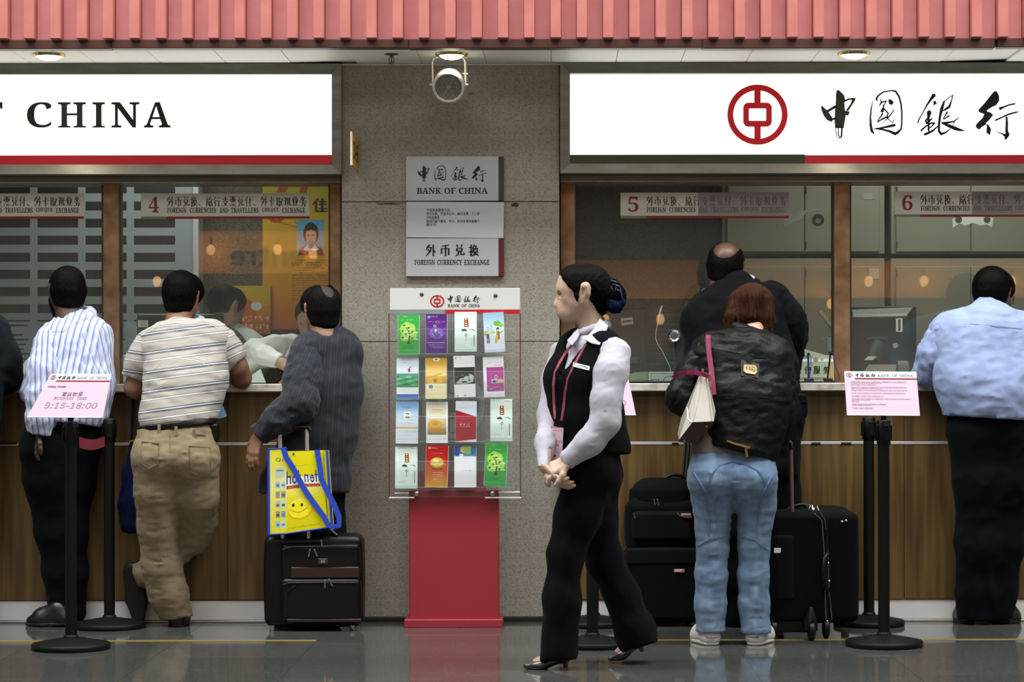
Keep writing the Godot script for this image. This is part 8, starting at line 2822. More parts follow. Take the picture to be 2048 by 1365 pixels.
func bearded_man() -> void:
	var o := person("dark bearded man in a blue and white striped shirt and black trousers, hand in pocket", 140, 0.2)
	var st := stripes([[0.0, 0.16, "#6f7bb4"], [0.22, 0.27, "#929cca"], [0.5, 0.66, "#7884ba"], [0.72, 0.77, "#9aa3ce"]], "#c3c4d2", 0.052, false)
	var s := soft(0.022, 0.007, Vector3(12, 6, 10), 61)
	chain(s, [[112, 682, 0.24, 36], [186, 674, 0.16, 36]])
	chain(s, [[122, 700, 0.26, 46], [124, 770, 0.28, 48], [120, 840, 0.28, 46]])
	chain(s, [[176, 694, 0.18, 46], [176, 770, 0.2, 48], [170, 830, 0.22, 46]])
	chain(s, [[148, 690, 0.2, 46], [150, 780, 0.26, 50]])
	chain(s, [[150, 656, 0.18, 32], [146, 640, 0.16, 26]])
	var full := s.grown(0.0)
	s.cut(P(150, 846, 0.25), Vector3(-0.15, -1, 0), 0.4)
	turned("shirt", s, 0.010, Basis(Vector3.BACK, -0.12), st, o)
	var sl := soft(0.014, 0.007, Vector3(12, 9, 12), 62)
	chain(sl, [[104, 690, 0.28, 36], [92, 740, 0.33, 34], [86, 792, 0.36, 30], [82, 835, 0.36, 27], [80, 866, 0.35, 23]])
	sl.cut(P(80, 869, 0.35), Vector3(-0.15, -1, 0), 0.1)
	turned("sleeve", sl, 0.009, Basis(Vector3.BACK, 0.05), st, o)
	var s2 := soft(0.014, 0.006, Vector3(12, 9, 12), 63)
	chain(s2, [[110, 690, 0.16, 32], [84, 745, 0.10, 28], [66, 785, 0.14, 22], [58, 785, 0.06, 16]])
	turned("sleeve", s2, 0.010, Basis(Vector3.BACK, -0.5), st, o)
	var hd := head_frame(P(134, 586, 0.14), 203.0, 8.0, 0.0, 1.02)
	var cr := soft(0.007)
	hoop(cr, P(146, 632, 0.15), Vector3(0.078, 0.022, 0), Vector3(0.0, -0.02, 0.066), 0.013, 14)
	hoop(cr, P(148, 641, 0.15), Vector3(0.09, 0.026, 0), Vector3(0.0, -0.025, 0.078), 0.013, 14)
	turned("collar", cr, 0.007, Basis(Vector3.BACK, 1.2), st, o)
	ribbon("yoke_seam", [[93, 664], [126, 664], [160, 640], [196, 634]], full, 0.7, 0.003, mat("#a8a8c0", 0.9), o, 0.004)
	var t := soft(0.02, 0.004, Vector3(6, 6, 6), 64)
	chain(t, [[104, 870, 0.24, 50], [160, 862, 0.18, 46]])
	chain(t, [[104, 890, 0.24, 52], [98, 960, 0.22, 46], [112, 1060, 0.18, 38], [124, 1140, 0.15, 34], [128, 1226, 0.14, 29]])
	chain(t, [[158, 890, 0.16, 44], [146, 970, 0.12, 40], [136, 1070, 0.12, 34], [140, 1150, 0.12, 30], [143, 1226, 0.12, 27]])
	chain(t, [[62, 866, 0.32, 14], [70, 900, 0.30, 24], [88, 940, 0.26, 34]])
	t.cut(P(110, 838, 0.22), Vector3(-0.1, 1, 0), 0.3)
	part("trousers", t.geo(0.012), cloth("#0c0d0e", 0.85, 0.1), o)
	var be := soft(0.02)
	chain(be, [[104, 850, 0.24, 50], [160, 844, 0.18, 47]])
	be = be.grown(0.004)
	be.cut(P(134, 839, 0.22), Vector3(-0.1, 1, 0), 0.3)
	be.cut(P(134, 851, 0.22), Vector3(0.1, -1, 0), 0.3)
	part("belt", be.geo(0.009), M.leather, o)
	shoe(o, P(140, 1251, 0.2), P(52, 1252, 0.16), Vector3.UP, mat("#12110f", 0.4), M.dark)
	shoe(o, P(150, 1246, 0.12), P(150, 1246, 0.12) + Vector3(-0.12, 0, -0.12), Vector3.UP, mat("#12110f", 0.4), M.dark)
	var h1 := hand_soft(P(79, 866, 0.35), P(82, 845, 0.36), Vector3(-0.25, -1, -0.05), Vector3(1, 0, -0.3), 1.0, 0.3, 0.85)
	var h2 := hand_soft(P(58, 784, 0.06), P(66, 786, 0.12), P(44, 764, -0.02) - P(58, 784, 0.06), Vector3(0.2, -0.8, 0.2), 1.0, 0.5)
	var dark := mat("#40291e", 0.5)
	body(o, head_soft(hd), [h1, h2], [full], dark)
	part("hair", short_hair(hd, 0.0, -0.07, -0.003, 0.055).geo(0.006), hair_mat("#0e0b0a"), o)
	var bd := soft(0.008, 0.003, Vector3(50, 50, 50), 3)
	hc(bd, hd, Vector3(0, -0.085, 0.062), Vector3(0, -0.135, 0.06), 0.034, 0.022)
	for x in [-1.0, 1.0]:
		hc(bd, hd, Vector3(0.062 * x, -0.03, 0.02), Vector3(0.03 * x, -0.09, 0.06), 0.02, 0.026)
	part("beard", bd.geo(0.006), hair_mat("#0d0a09"), o)
	eyes(hd, o, mat("#0d0a09", 0.8))

func suit_man() -> void:
	var o := person("tall balding man in a black suit, behind the woman in jeans", 1490, 0.25)
	var bl := cloth("#0b0c0e", 0.85, 0.12)
	var s := soft(0.024, 0.006, Vector3(7, 7, 7), 71)
	chain(s, [[1412, 646, 0.2, 40], [1530, 616, 0.2, 44]])
	chain(s, [[1420, 660, 0.22, 50], [1430, 740, 0.28, 56], [1452, 830, 0.32, 56], [1470, 930, 0.32, 56]])
	chain(s, [[1520, 640, 0.22, 52], [1536, 740, 0.28, 56], [1548, 830, 0.32, 54], [1546, 930, 0.32, 54]])
	chain(s, [[1470, 650, 0.22, 58], [1490, 760, 0.3, 62]])
	chain(s, [[1478, 606, 0.17, 40], [1472, 570, 0.14, 30]])
	chain(s, [[1396, 642, 0.2, 28], [1436, 606, 0.19, 28], [1470, 582, 0.17, 30]])
	var full := s.grown(0.0)
	s.cut(P(1500, 960, 0.3), Vector3(0, -1, 0), 0.5)
	part("jacket", s.geo(0.011), bl, o)
	var sl := soft(0.016, 0.008, Vector3(10, 10, 10), 72)
	chain(sl, [[1540, 604, 0.2, 42], [1572, 640, 0.2, 36], [1576, 672, 0.18, 35], [1572, 720, 0.1, 30], [1562, 756, 0.02, 24]])
	part("sleeve", sl.geo(0.010), bl, o)
	sl = soft(0.016, 0.006, Vector3(10, 10, 10), 73)
	chain(sl, [[1408, 650, 0.2, 38], [1404, 710, 0.16, 33], [1412, 756, 0.1, 28], [1430, 758, -0.04, 20]])
	part("sleeve", sl.geo(0.011), bl, o)
	var t := soft(0.02, 0.004, Vector3(6, 6, 6), 74)
	chain(t, [[1470, 930, 0.3, 54], [1466, 1060, 0.28, 42], [1468, 1150, 0.26, 36], [1470, 1232, 0.25, 28]])
	chain(t, [[1546, 920, 0.3, 54], [1552, 1000, 0.28, 46], [1530, 1090, 0.26, 38], [1520, 1232, 0.25, 28]])
	part("trousers", t.geo(0.013), bl, o)
	shoe(o, P(1470, 1252, 0.25), P(1470, 1252, 0.25) + Vector3(-0.03, 0, -0.2), Vector3.UP, M.leather, M.dark)
	shoe(o, P(1520, 1252, 0.25), P(1520, 1252, 0.25) + Vector3(0.03, 0, -0.2), Vector3.UP, M.leather, M.dark)
	var hd := head_frame(P(1451, 538, 0.1), 168.0, 14.0, 6.0, 1.02)
	var cr := soft(0.006)
	hoop(cr, P(1469, 563, 0.125), Vector3(0.082, 0.012, 0), Vector3(0.0, -0.02, 0.068), 0.010, 14)
	part("shirt_collar", cr.geo(0.006), cloth("#b8bcc4", 0.8), o)
	cr = soft(0.008)
	hoop(cr, P(1470, 572, 0.13), Vector3(0.096, 0.012, 0), Vector3(0.0, -0.02, 0.082), 0.018, 14)
	part("jacket_collar", cr.geo(0.008), bl, o)
	part("camera_pouch", soft_case(P(1591, 838, 0.3), P(1615, 790, 0.38), 0.02, 0.005), M.nylon, o)
	part("camera_pouch_flap", soft_case(P(1592, 808, 0.372), P(1614, 789, 0.388), 0.008, 0.002), M.nylon2, o)
	var h1 := hand_soft(P(1562, 756, 0.02), P(1570, 730, 0.08), Vector3(-0.4, -0.1, -1), Vector3(0, -1, 0), 1.0, 0.4)
	var h2 := hand_soft(P(1430, 758, -0.04), P(1418, 757, 0.05), Vector3(0.7, 0.05, -0.7), Vector3(0, -1, 0), -1.0, 0.4)
	body(o, head_soft(hd), [h1, h2], [full], mat("#573829", 0.42))
	part("hair", short_hair(hd, 0.062, -0.075, 0.001, 0.03).geo(0.006), hair_mat("#15110e"), o)

func jeans_woman() -> void:
	var o := person("woman with brown bob, black leather jacket and faded jeans, standing with her back turned", 1475, 0.95)
	var zc := 0.95
	# jeans
	var jm := cloth("#6f8fb8", 0.9, 0.15)
	jm.albedo_texture = noise_tex(fnl(FastNoiseLite.TYPE_SIMPLEX_SMOOTH, 0.016, 5, 12), 256, [[0.0, "#506278"], [0.4, "#5f728c"], [0.6, "#6a7d96"], [1.0, "#8496ac"]])
	jm.albedo_color = Color.WHITE
	jm.uv1_triplanar = true
	jm.uv1_scale = Vector3(3.0, 1.6, 3.0)
	var t := soft(0.014, 0.003, Vector3(6, 20, 6), 81)
	chain(t, [[1424, 912, zc, 40], [1424, 955, zc + 0.03, 46]])
	chain(t, [[1508, 916, zc, 40], [1506, 958, zc + 0.03, 46]])
	chain(t, [[1464, 915, zc, 44], [1464, 945, zc + 0.02, 46]])
	chain(t, [[1423, 960, zc + 0.02, 45], [1425, 1010, zc, 37], [1425, 1055, zc, 31], [1425, 1096, zc, 29], [1422, 1150, zc, 29.5], [1421, 1210, zc, 29], [1421, 1262, zc, 29]])
	chain(t, [[1506, 962, zc + 0.02, 45], [1513, 1010, zc, 36], [1510, 1055, zc, 30], [1508, 1096, zc, 28], [1507, 1150, zc, 28], [1508, 1205, zc, 28], [1512, 1262, zc, 30]])
	chain(t, [[1434, 950, zc + 0.045, 36], [1430, 962, zc + 0.045, 36]])
	chain(t, [[1500, 952, zc + 0.045, 36], [1504, 964, zc + 0.045, 36]])
	var tb := t.grown(0.0)
	t.cut(P(1421, 1264, zc), Vector3(0, -1, 0.1), 0.14)
	t.cut(P(1512, 1266, zc), Vector3(0, -1, 0.1), 0.14)
	t.cut(P(1466, 899, zc), Vector3(0, 1, 0), 0.4)
	part("jeans", t.geo(0.009), jm, o)
	var seam := mat("#4f6a90", 0.9)
	for q in [[[1388, 945], [1412, 985], [1417, 1030], [1418, 1075]], [[1545, 950], [1524, 990], [1519, 1030], [1514, 1075]], [[1396, 1095], [1420, 1080], [1452, 1070]], [[1483, 1075], [1510, 1080], [1538, 1105]], [[1417, 975], [1422, 950], [1440, 931], [1466, 924], [1495, 930], [1520, 945], [1534, 972]]]:
		ribbon("seam", q, tb, 1.5, 0.006, seam, o, 0.006)
	ribbon("centre_seam", [[1466, 905], [1467, 930], [1469, 958]], tb, 1.5, 0.004, seam, o, 0.004)
	for q in [[1421, 1252, 28.0], [1512, 1254, 29.0]]:
		var hm := Soft.new()
		hm.k = 0.01
		hm.cap(P(q[0], q[1], zc), P(q[0], q[1] + 12, zc), L(q[2] + 1.5, zc), L(q[2] + 2.0, zc))
		hm.cut(P(q[0], q[1] - 1, zc), Vector3.UP, 0.2)
		hm.cut(P(q[0], q[1] + 12, zc), Vector3.DOWN, 0.2)
		part("hem", hm.geo(0.008), jm, o)
	# grey top showing at the waist
	var ts := soft(0.012, 0.003, Vector3(9, 9, 9), 82)
	chain(ts, [[1426, 880, zc - 0.01, 42], [1424, 908, zc, 43]])
	chain(ts, [[1500, 880, zc - 0.01, 42], [1502, 905, zc, 42]])
	chain(ts, [[1464, 880, zc, 46], [1464, 905, zc, 46]])
	ts.cut(P(1424, 913, zc), Vector3(-0.22, -1, 0), 0.3)
	part("grey_top", ts.geo(0.010), cloth("#6f6a66", 0.9), o)
	# jacket
	var jk := mat("#090a0b", 0.5)
	jk.metallic_specular = 0.3
	jk.normal_enabled = true
	jk.normal_texture = noise_tex(fnl(FastNoiseLite.TYPE_SIMPLEX_SMOOTH, 0.03, 4, 15), 256, [], true, 5.0)
	jk.normal_scale = 0.4
	jk.uv1_triplanar = true
	jk.uv1_scale = Vector3.ONE * 4
	var s := soft(0.02, 0.005, Vector3(6, 15, 6), 83)
	chain(s, [[1428, 704, zc - 0.08, 38], [1545, 712, zc - 0.08, 38]])
	chain(s, [[1432, 720, zc - 0.06, 46], [1444, 790, zc - 0.02, 46], [1452, 850, zc, 44], [1458, 885, zc + 0.01, 47]])
	chain(s, [[1540, 726, zc - 0.06, 44], [1534, 800, zc - 0.02, 44], [1522, 860, zc, 44], [1508, 902, zc + 0.01, 46]])
	chain(s, [[1490, 710, zc - 0.06, 54], [1490, 800, zc - 0.01, 56], [1484, 890, zc + 0.02, 54]])
	chain(s, [[1494, 680, zc - 0.1, 34], [1496, 664, zc - 0.12, 24]])
	var full := s.grown(0.0)
	s.cut(P(1480, 904, zc), Vector3(-0.26, -1, 0), 0.5)
	part("leather_jacket", s.geo(0.009), jk, o)
	var sl := soft(0.014, 0.007, Vector3(12, 12, 12), 84)
	chain(sl, [[1414, 708, zc - 0.08, 36], [1386, 748, zc - 0.06, 30], [1366, 790, zc - 0.05, 29], [1366, 800, zc - 0.05, 28]])
	chain(sl, [[1366, 800, zc - 0.05, 28], [1386, 800, zc - 0.18, 24], [1420, 780, zc - 0.3, 19]])
	part("sleeve", sl.geo(0.009), jk, o)
	sl = soft(0.014, 0.007, Vector3(12, 12, 12), 85)
	chain(sl, [[1550, 722, zc - 0.08, 36], [1562, 780, zc - 0.07, 30], [1562, 830, zc - 0.06, 27], [1556, 866, zc - 0.1, 24], [1540, 868, zc - 0.24, 20]])
	part("sleeve", sl.geo(0.009), jk, o)
	var cr := soft(0.008, 0.002, Vector3(20, 20, 20), 3)
	hoop(cr, P(1498, 656, zc - 0.115), Vector3(0.075, -0.02, 0), Vector3(0.0, -0.025, 0.07), 0.025, 14)
	part("jacket_collar", cr.geo(0.008), jk, o)
	ribbon("yoke_seam", [[1422, 698], [1460, 705], [1500, 712], [1560, 722]], full, 1.5, 0.006, M.leather_shine, o, 0.004)
	ribbon("waist_seam", [[1434, 792], [1480, 794], [1540, 796]], full, 1.5, 0.006, M.leather_shine, o, 0.004)
	ribbon("shoulder_tab", [[1424, 671], [1436, 668], [1450, 670]], full, 1.5, 0.012, M.leather_shine, o, 0.008)
	# badge on the back, brass zips at the hem
	patch("back_patch", [[1482, 720], [1519, 728], [1516, 756], [1482, 752]], full, 1.5, 0.008, mat("#0a0a0a", 0.6), o, 0.003)
	patch("badge", [[1488, 730], [1492, 728], [1510, 731], [1514, 735], [1514, 745], [1509, 749], [1491, 746], [1487, 742]], full, 1.5, 0.012, mat("#b59a68", 0.4), o, 0.004)
	var bz := hit(full, 1501, 738, 1.5).z + 0.0128
	lettering("badge_letters", "11G", font("Droid Serif"), P(1491, 743.5, bz), Vector3(L(19, bz), -L(2.0, bz), 0), Vector3(0, L(10.5, bz), 0), mat("#1e160c", 0.5), o, 0.001)
	ribbon("brass_zip", [[1454, 882], [1470, 888], [1500, 896]], full, 1.5, 0.008, M.brass, o, 0.008)
	ribbon("brass_zip", [[1492, 896], [1492.5, 902], [1494, 914]], full, 1.5, 0.010, M.brass, o, 0.012)
	# shoes: white canvas sneakers
	var cv := mat("#c9c7c4", 0.8)
	for q in [[1426, 1289, -0.06], [1506, 1288, 0.09]]:
		var h := P(q[0], q[1], 0.99)
		h.y = 0.0
		shoe(o, h, h + Vector3(q[2], 0, -0.235), Vector3.UP, cv, mat("#d4d0c8", 0.6), "sneaker", 0.07)
		ribbon("dark_line", [[q[0] - 14, q[1] - 13, 1.003], [q[0], q[1] - 12, 1.012], [q[0] + 13, q[1] - 13, 1.003]], full, 1.5, 0.003, mat("#3a3a40", 0.7), o)
		part("heel_mark", Geo.new().prism(disc(v2(P(q[0] + 4, q[1] - 27, 1.0)), 0.004, 12), 0.988, 0.999), mat("#5a6a8a", 0.7), o)
	# head with a bob of reddish brown hair
	var hd := head_frame(P(1502, 622, zc - 0.14), 176.0, 24.0, -4.0, 0.97)
	var w1 := P(1420, 780, zc - 0.3)
	var h1 := hand_soft(w1, P(1395, 795, zc - 0.2), Vector3(1, 0.2, -0.5), Vector3(0, -0.4, -1), 1.0, 0.4, 0.9)
	var h2 := hand_soft(P(1540, 868, zc - 0.24), P(1550, 867, zc - 0.16), Vector3(-1, 0.3, -0.5), Vector3(0, -0.4, -1), -1.0, 0.4, 0.9)
	body(o, head_soft(hd, true), [h1, h2], [full], mat("#b08a74", 0.55))
	var hm := hair_mat("#2e150c")
	hm.albedo_texture = noise_tex(fnl(FastNoiseLite.TYPE_SIMPLEX_SMOOTH, 0.05, 3, 31), 128, [[0.0, "#201009"], [0.5, "#321a10"], [1.0, "#4c2a1a"]])
	hm.albedo_color = Color.WHITE
	hm.uv1_triplanar = true
	hm.uv1_scale = Vector3(14, 0.8, 14)
	var ha := soft(0.008, 0.003, Vector3(42, 3, 42), 7)
	chain(ha, [[1505, 607, zc - 0.14, 40], [1500, 612, zc - 0.17, 40]])
	for x in [[1474, 1463, 1461], [1486, 1480, 1478], [1502, 1500, 1499], [1518, 1522, 1520], [1529, 1535, 1533]]:
		chain(ha, [[x[0], 602, zc - 0.11, 18], [x[1], 634, zc - 0.085, 13], [x[2], 662 if x[0] < 1510 else 672, zc - 0.075, 8]])
	chain(ha, [[1502, 600, zc - 0.1, 32], [1500, 632, zc - 0.085, 24], [1495, 648, zc - 0.09, 14]])
	chain(ha, [[1466, 610, zc - 0.17, 12], [1458, 645, zc - 0.16, 10], [1454, 668, zc - 0.16, 5]])
	chain(ha, [[1538, 610, zc - 0.17, 12], [1542, 645, zc - 0.16, 9], [1540, 676, zc - 0.16, 5]])
	ha.cut(hd * Vector3(0, 0.01, 0.06), hd.basis * Vector3(0, -0.3, 0.9), 0.2)
	part("hair", ha.geo(0.006), hm, o)
	# ---- her handbag: a thing of its own, hanging from the shoulder
	var b := thing("handbag", "white handbag with dark red base and straps hanging from the jeans woman's shoulder", "handbag", P(1395, 885, 1.06))
	var wh := mat("#d8d2c8", 0.5)
	var z0 := 1.10
	# front: gusset seen from the side, narrow at the top, spreading to the base
	var a := [P(1400, 748, z0 - 0.03), P(1415, 752, z0 - 0.03), P(1431, 822, z0), P(1428, 843, z0 + 0.01), P(1385, 845, z0 + 0.02)]
	var g := Geo.new()
	var face := func(pts: Array, nn: Vector3) -> void:
		for i in range(1, pts.size() - 1):
			g.tri(pts[0], pts[i], pts[i + 1], nn, nn, nn)
	face.call(a, Vector3(0.15, 0.1, 1).normalized())
	var lft := [a[0], a[4], P(1358, 880, z0 - 0.05), P(1355, 868, z0 - 0.06), P(1362, 838, z0 - 0.06)]
	face.call(lft, Vector3(-0.75, 0.05, 0.65).normalized())
	var bk := [a[1], P(1412, 750, z0 - 0.13), P(1428, 822, z0 - 0.16), P(1424, 843, z0 - 0.15), a[3], a[2]]
	face.call(bk, Vector3(1, 0, -0.1).normalized())
	var bb := [P(1400, 748, z0 - 0.12), P(1412, 750, z0 - 0.13), P(1424, 843, z0 - 0.15), P(1360, 880, z0 - 0.14), P(1358, 860, z0 - 0.13)]
	face.call(bb, Vector3.FORWARD)
	face.call([a[0], a[1], bb[1], bb[0]], Vector3.UP)
	face.call([a[0], lft[4], lft[3], lft[2], bb[3], bb[0]], Vector3(-0.9, 0.2, -0.3).normalized())
	part("bag_body", g, wh, b)
	var gb := Geo.new()
	var base := [P(1385, 845, z0 + 0.021), P(1428, 843.5, z0 + 0.011), P(1424, 851, z0 - 0.01), P(1391, 889, z0 - 0.03), P(1357, 884, z0 - 0.05)]
	for i in range(1, 4):
		gb.tri(base[0], base[i], base[i + 1], Vector3(0, -0.5, 0.85).normalized(), Vector3(0, -0.5, 0.85).normalized(), Vector3(0, -0.5, 0.85).normalized())
	for i in 5:
		var p: Vector3 = base[i]
		var q: Vector3 = base[(i + 1) % 5]
		gb.quad(p, q, q + Vector3(0, 0.004, -0.09), p + Vector3(0, 0.004, -0.09), Vector3(q.y - p.y, p.x - q.x, 0).normalized())
	part("base", gb, mat("#3c101c", 0.4), b)
	for c in [[1389, 851], [1413, 853], [1369, 883], [1390, 885]]:
		part("stud", Geo.new().lathe([Vector2(0, 0.004), Vector2(0.004, 0.003), Vector2(0.005, -0.004)], P(c[0], c[1], z0 + 0.008 - 0.0012 * maxf(0, c[1] - 850)), Vector3(0, -0.4, 0.9), 10), M.brass, b)
	part("seam", Geo.new().tube([P(1402, 752, z0 - 0.026), P(1397, 800, z0 - 0.006), P(1385, 845, z0 + 0.022)], 0.0022, 6), mat("#b8b0a4", 0.6), b)
	part("seam", Geo.new().tube([P(1413, 754, z0 - 0.026), P(1420, 800, z0 - 0.006), P(1424, 843, z0 + 0.014)], 0.0022, 6), mat("#b8b0a4", 0.6), b)
	part("piping", Geo.new().tube([P(1374, 815, z0 - 0.02), P(1376, 838, z0 + 0.0), P(1384, 846, z0 + 0.02)], 0.0028, 6), mat("#e0dacf", 0.5), b)
	var strap := mat("#7e2246", 0.4)
	band("shoulder_strap", [P(1416, 678, zc + 0.04), P(1418, 705, zc + 0.06), P(1422, 735, zc + 0.08), P(1425, 760, zc + 0.10), P(1428, 790, zc + 0.11)], 0.021, strap, b, 0.003)
	band("shoulder_strap", [P(1416, 678, zc + 0.04), P(1417, 670, zc - 0.02), P(1420, 672, zc - 0.1)], 0.021, strap, b, 0.003, Vector3(0, 0.8, 0.5))
	band("carry_strap", [P(1346, 757, 1.02), P(1358, 749, 1.06), P(1374, 744.5, 1.08), P(1390, 745, 1.09), P(1403, 749, 1.085)], 0.020, strap, b, 0.003)
	patch("strap_tab", [[1402, 743, z0 - 0.015], [1413, 747, z0 - 0.012], [1421, 752, z0 - 0.005], [1421, 764, z0 + 0.002], [1413, 756, z0 - 0.01], [1403, 753, z0 - 0.015]], full, 1.5, 0.0, mat("#6c1a30", 0.4), b, 0.004)
	part("buckle", Geo.new().box(P(1417, 774, z0 + 0.004), P(1423, 764, z0 + 0.012), 0.001), M.chrome, b)
	part("buckle", Geo.new().box(P(1417, 749, z0 + 0.0), P(1426, 746, z0 + 0.008), 0.001), M.chrome, b)
	part("zip_tab", Geo.new().box(P(1403, 745, z0 - 0.02), P(1408, 738, z0 - 0.012), 0.001), mat("#6a6450", 0.4), b)

func blue_shirt_man() -> void:
	var o := person("bearded man in spectacles and a light blue shirt at position 6, far right", 1985, 0.2)
	var sm := cloth("#94a1c4", 0.85, 0.15)
	sm.albedo_texture = noise_tex(fnl(FastNoiseLite.TYPE_SIMPLEX_SMOOTH, 0.02, 3, 3), 128, [[0.0, "#dcdce4"], [1.0, "#ffffff"]])
	sm.uv1_triplanar = true
	sm.uv1_scale = Vector3.ONE * 3
	var s := soft(0.024, 0.005, Vector3(6, 13, 6), 91)
	chain(s, [[1904, 664, 0.2, 42], [2046, 668, 0.16, 42]])
	chain(s, [[1926, 690, 0.24, 58], [1934, 760, 0.28, 60], [1946, 828, 0.28, 56]])
	chain(s, [[2030, 690, 0.2, 56], [2036, 760, 0.24, 60], [2026, 828, 0.26, 58]])
	chain(s, [[1976, 680, 0.22, 66], [1984, 790, 0.28, 72], [1986, 828, 0.28, 66]])
	chain(s, [[1976, 640, 0.17, 40], [1976, 622, 0.15, 32]])
	var full := s.grown(0.0)
	s.cut(P(1984, 836, 0.26), Vector3(-0.06, -1, 0), 0.5)
	part("shirt", s.geo(0.010), sm, o)
	var sl := soft(0.016, 0.009, Vector3(11, 11, 11), 92)
	chain(sl, [[1898, 670, 0.21, 42], [1876, 712, 0.2, 38], [1858, 748, 0.15, 28]])
	chain(sl, [[1858, 746, 0.15, 27], [1852, 750, 0.04, 24], [1860, 752, -0.06, 18]])
	part("sleeve", sl.geo(0.009), sm, o)
	sl = soft(0.016, 0.007, Vector3(11, 11, 11), 93)
	chain(sl, [[2052, 676, 0.16, 40], [2080, 720, 0.14, 34], [2084, 756, 0.12, 28], [2060, 756, 0.0, 22]])
	part("sleeve", sl.geo(0.010), sm, o)
	var hd := head_frame(P(1987, 592, 0.1), 148.0, 14.0, 0.0, 1.02)
	var cr := soft(0.007)
	hoop(cr, P(1977, 622, 0.14), Vector3(0.085, 0.0, 0), Vector3(0.0, -0.025, 0.075), 0.013, 14)
	hoop(cr, P(1976, 632, 0.14), Vector3(0.1, 0.0, 0), Vector3(0.0, -0.03, 0.09), 0.013, 14)
	part("collar", cr.geo(0.007), sm, o)
	ribbon("yoke_seam", [[1900, 650], [1940, 648], [1990, 652], [2044, 658]], full, 0.8, 0.003, mat("#8f9bbd", 0.9), o, 0.004)
	var t := soft(0.02, 0.005, Vector3(6, 5, 6), 94)
	chain(t, [[1950, 850, 0.26, 54], [2022, 850, 0.26, 54]])
	chain(t, [[1954, 870, 0.26, 56], [1960, 960, 0.24, 50], [1956, 1090, 0.2, 42], [1952, 1180, 0.16, 37], [1950, 1244, 0.14, 35]])
	chain(t, [[2020, 870, 0.26, 54], [2020, 960, 0.22, 50], [2006, 1090, 0.18, 38], [1998, 1180, 0.14, 32], [1994, 1240, 0.12, 30]])
	t.cut(P(1984, 834, 0.26), Vector3.UP, 0.4)
	t.cut(P(1956, 1239, 0.14), Vector3.DOWN, 0.16)
	part("trousers", t.geo(0.011), cloth("#0d0f12", 0.85, 0.1), o)
	var be := soft(0.02)
	chain(be, [[1950, 838, 0.26, 55], [2022, 834, 0.26, 55]])
	be.cut(P(1984, 828, 0.26), Vector3(-0.06, 1, 0), 0.4)
	be.cut(P(1984, 842, 0.26), Vector3(0.06, -1, 0), 0.4)
	part("belt", be.geo(0.008), M.leather, o)
	shoe(o, P(1934, 1250, 0.16), P(1934, 1250, 0.16) + Vector3(0.0, 0, -0.14), Vector3.UP, mat("#131110", 0.35), M.dark)
	shoe(o, P(1985, 1247, 0.11), P(2041, 1246, 0.09), Vector3.UP, mat("#131110", 0.35), M.dark)
	var h1 := hand_soft(P(1860, 752, -0.06), P(1854, 751, 0.0), Vector3(0.9, 0.1, -0.5), Vector3(0, -1, 0), -1.0, 0.45)
	var h2 := hand_soft(P(2060, 756, 0.0), P(2074, 756, 0.06), Vector3(-0.9, 0.1, -0.5), Vector3(0, -1, 0), 1.0, 0.45)
	body(o, head_soft(hd), [h1, h2], [full], mat("#5c3d2e", 0.5))
	part("hair", short_hair(hd, 0.0, -0.078, 0.008, 0.05).geo(0.006), hair_mat("#0d0b0a"), o)
	var bd := soft(0.007, 0.002, Vector3(60, 60, 60), 3)
	hc(bd, hd, Vector3(0, -0.09, 0.064), Vector3(0, -0.105, 0.062), 0.03, 0.024)
	for x in [-1.0, 1.0]:
		hc(bd, hd, Vector3(0.066 * x, -0.02, 0.018), Vector3(0.03 * x, -0.085, 0.058), 0.016, 0.026)
	part("beard", bd.geo(0.006), mat("#4d4844", 0.8), o)
	var gl := Geo.new()
	for x in [-1.0, 1.0]:
		gl.tube([hd * Vector3(0.078 * x, 0.012, -0.01), hd * Vector3(0.074 * x, 0.01, 0.06), hd * Vector3(0.06 * x, 0.008, 0.096)], 0.002, 6)
		var ring := []
		for k in 15:
			ring.append(hd * Vector3(0.034 * x + 0.026 * cos(TAU * k / 14), 0.0 + 0.019 * sin(TAU * k / 14), 0.098))
		gl.tube(ring, 0.002, 6)
	gl.tube([hd * Vector3(-0.01, 0.004, 0.1), hd * Vector3(0, 0.007, 0.104), hd * Vector3(0.01, 0.004, 0.1)], 0.002, 6)
	part("spectacles", gl, M.alu_dark, o)
	eyes(hd, o, mat("#0d0b0a", 0.8))

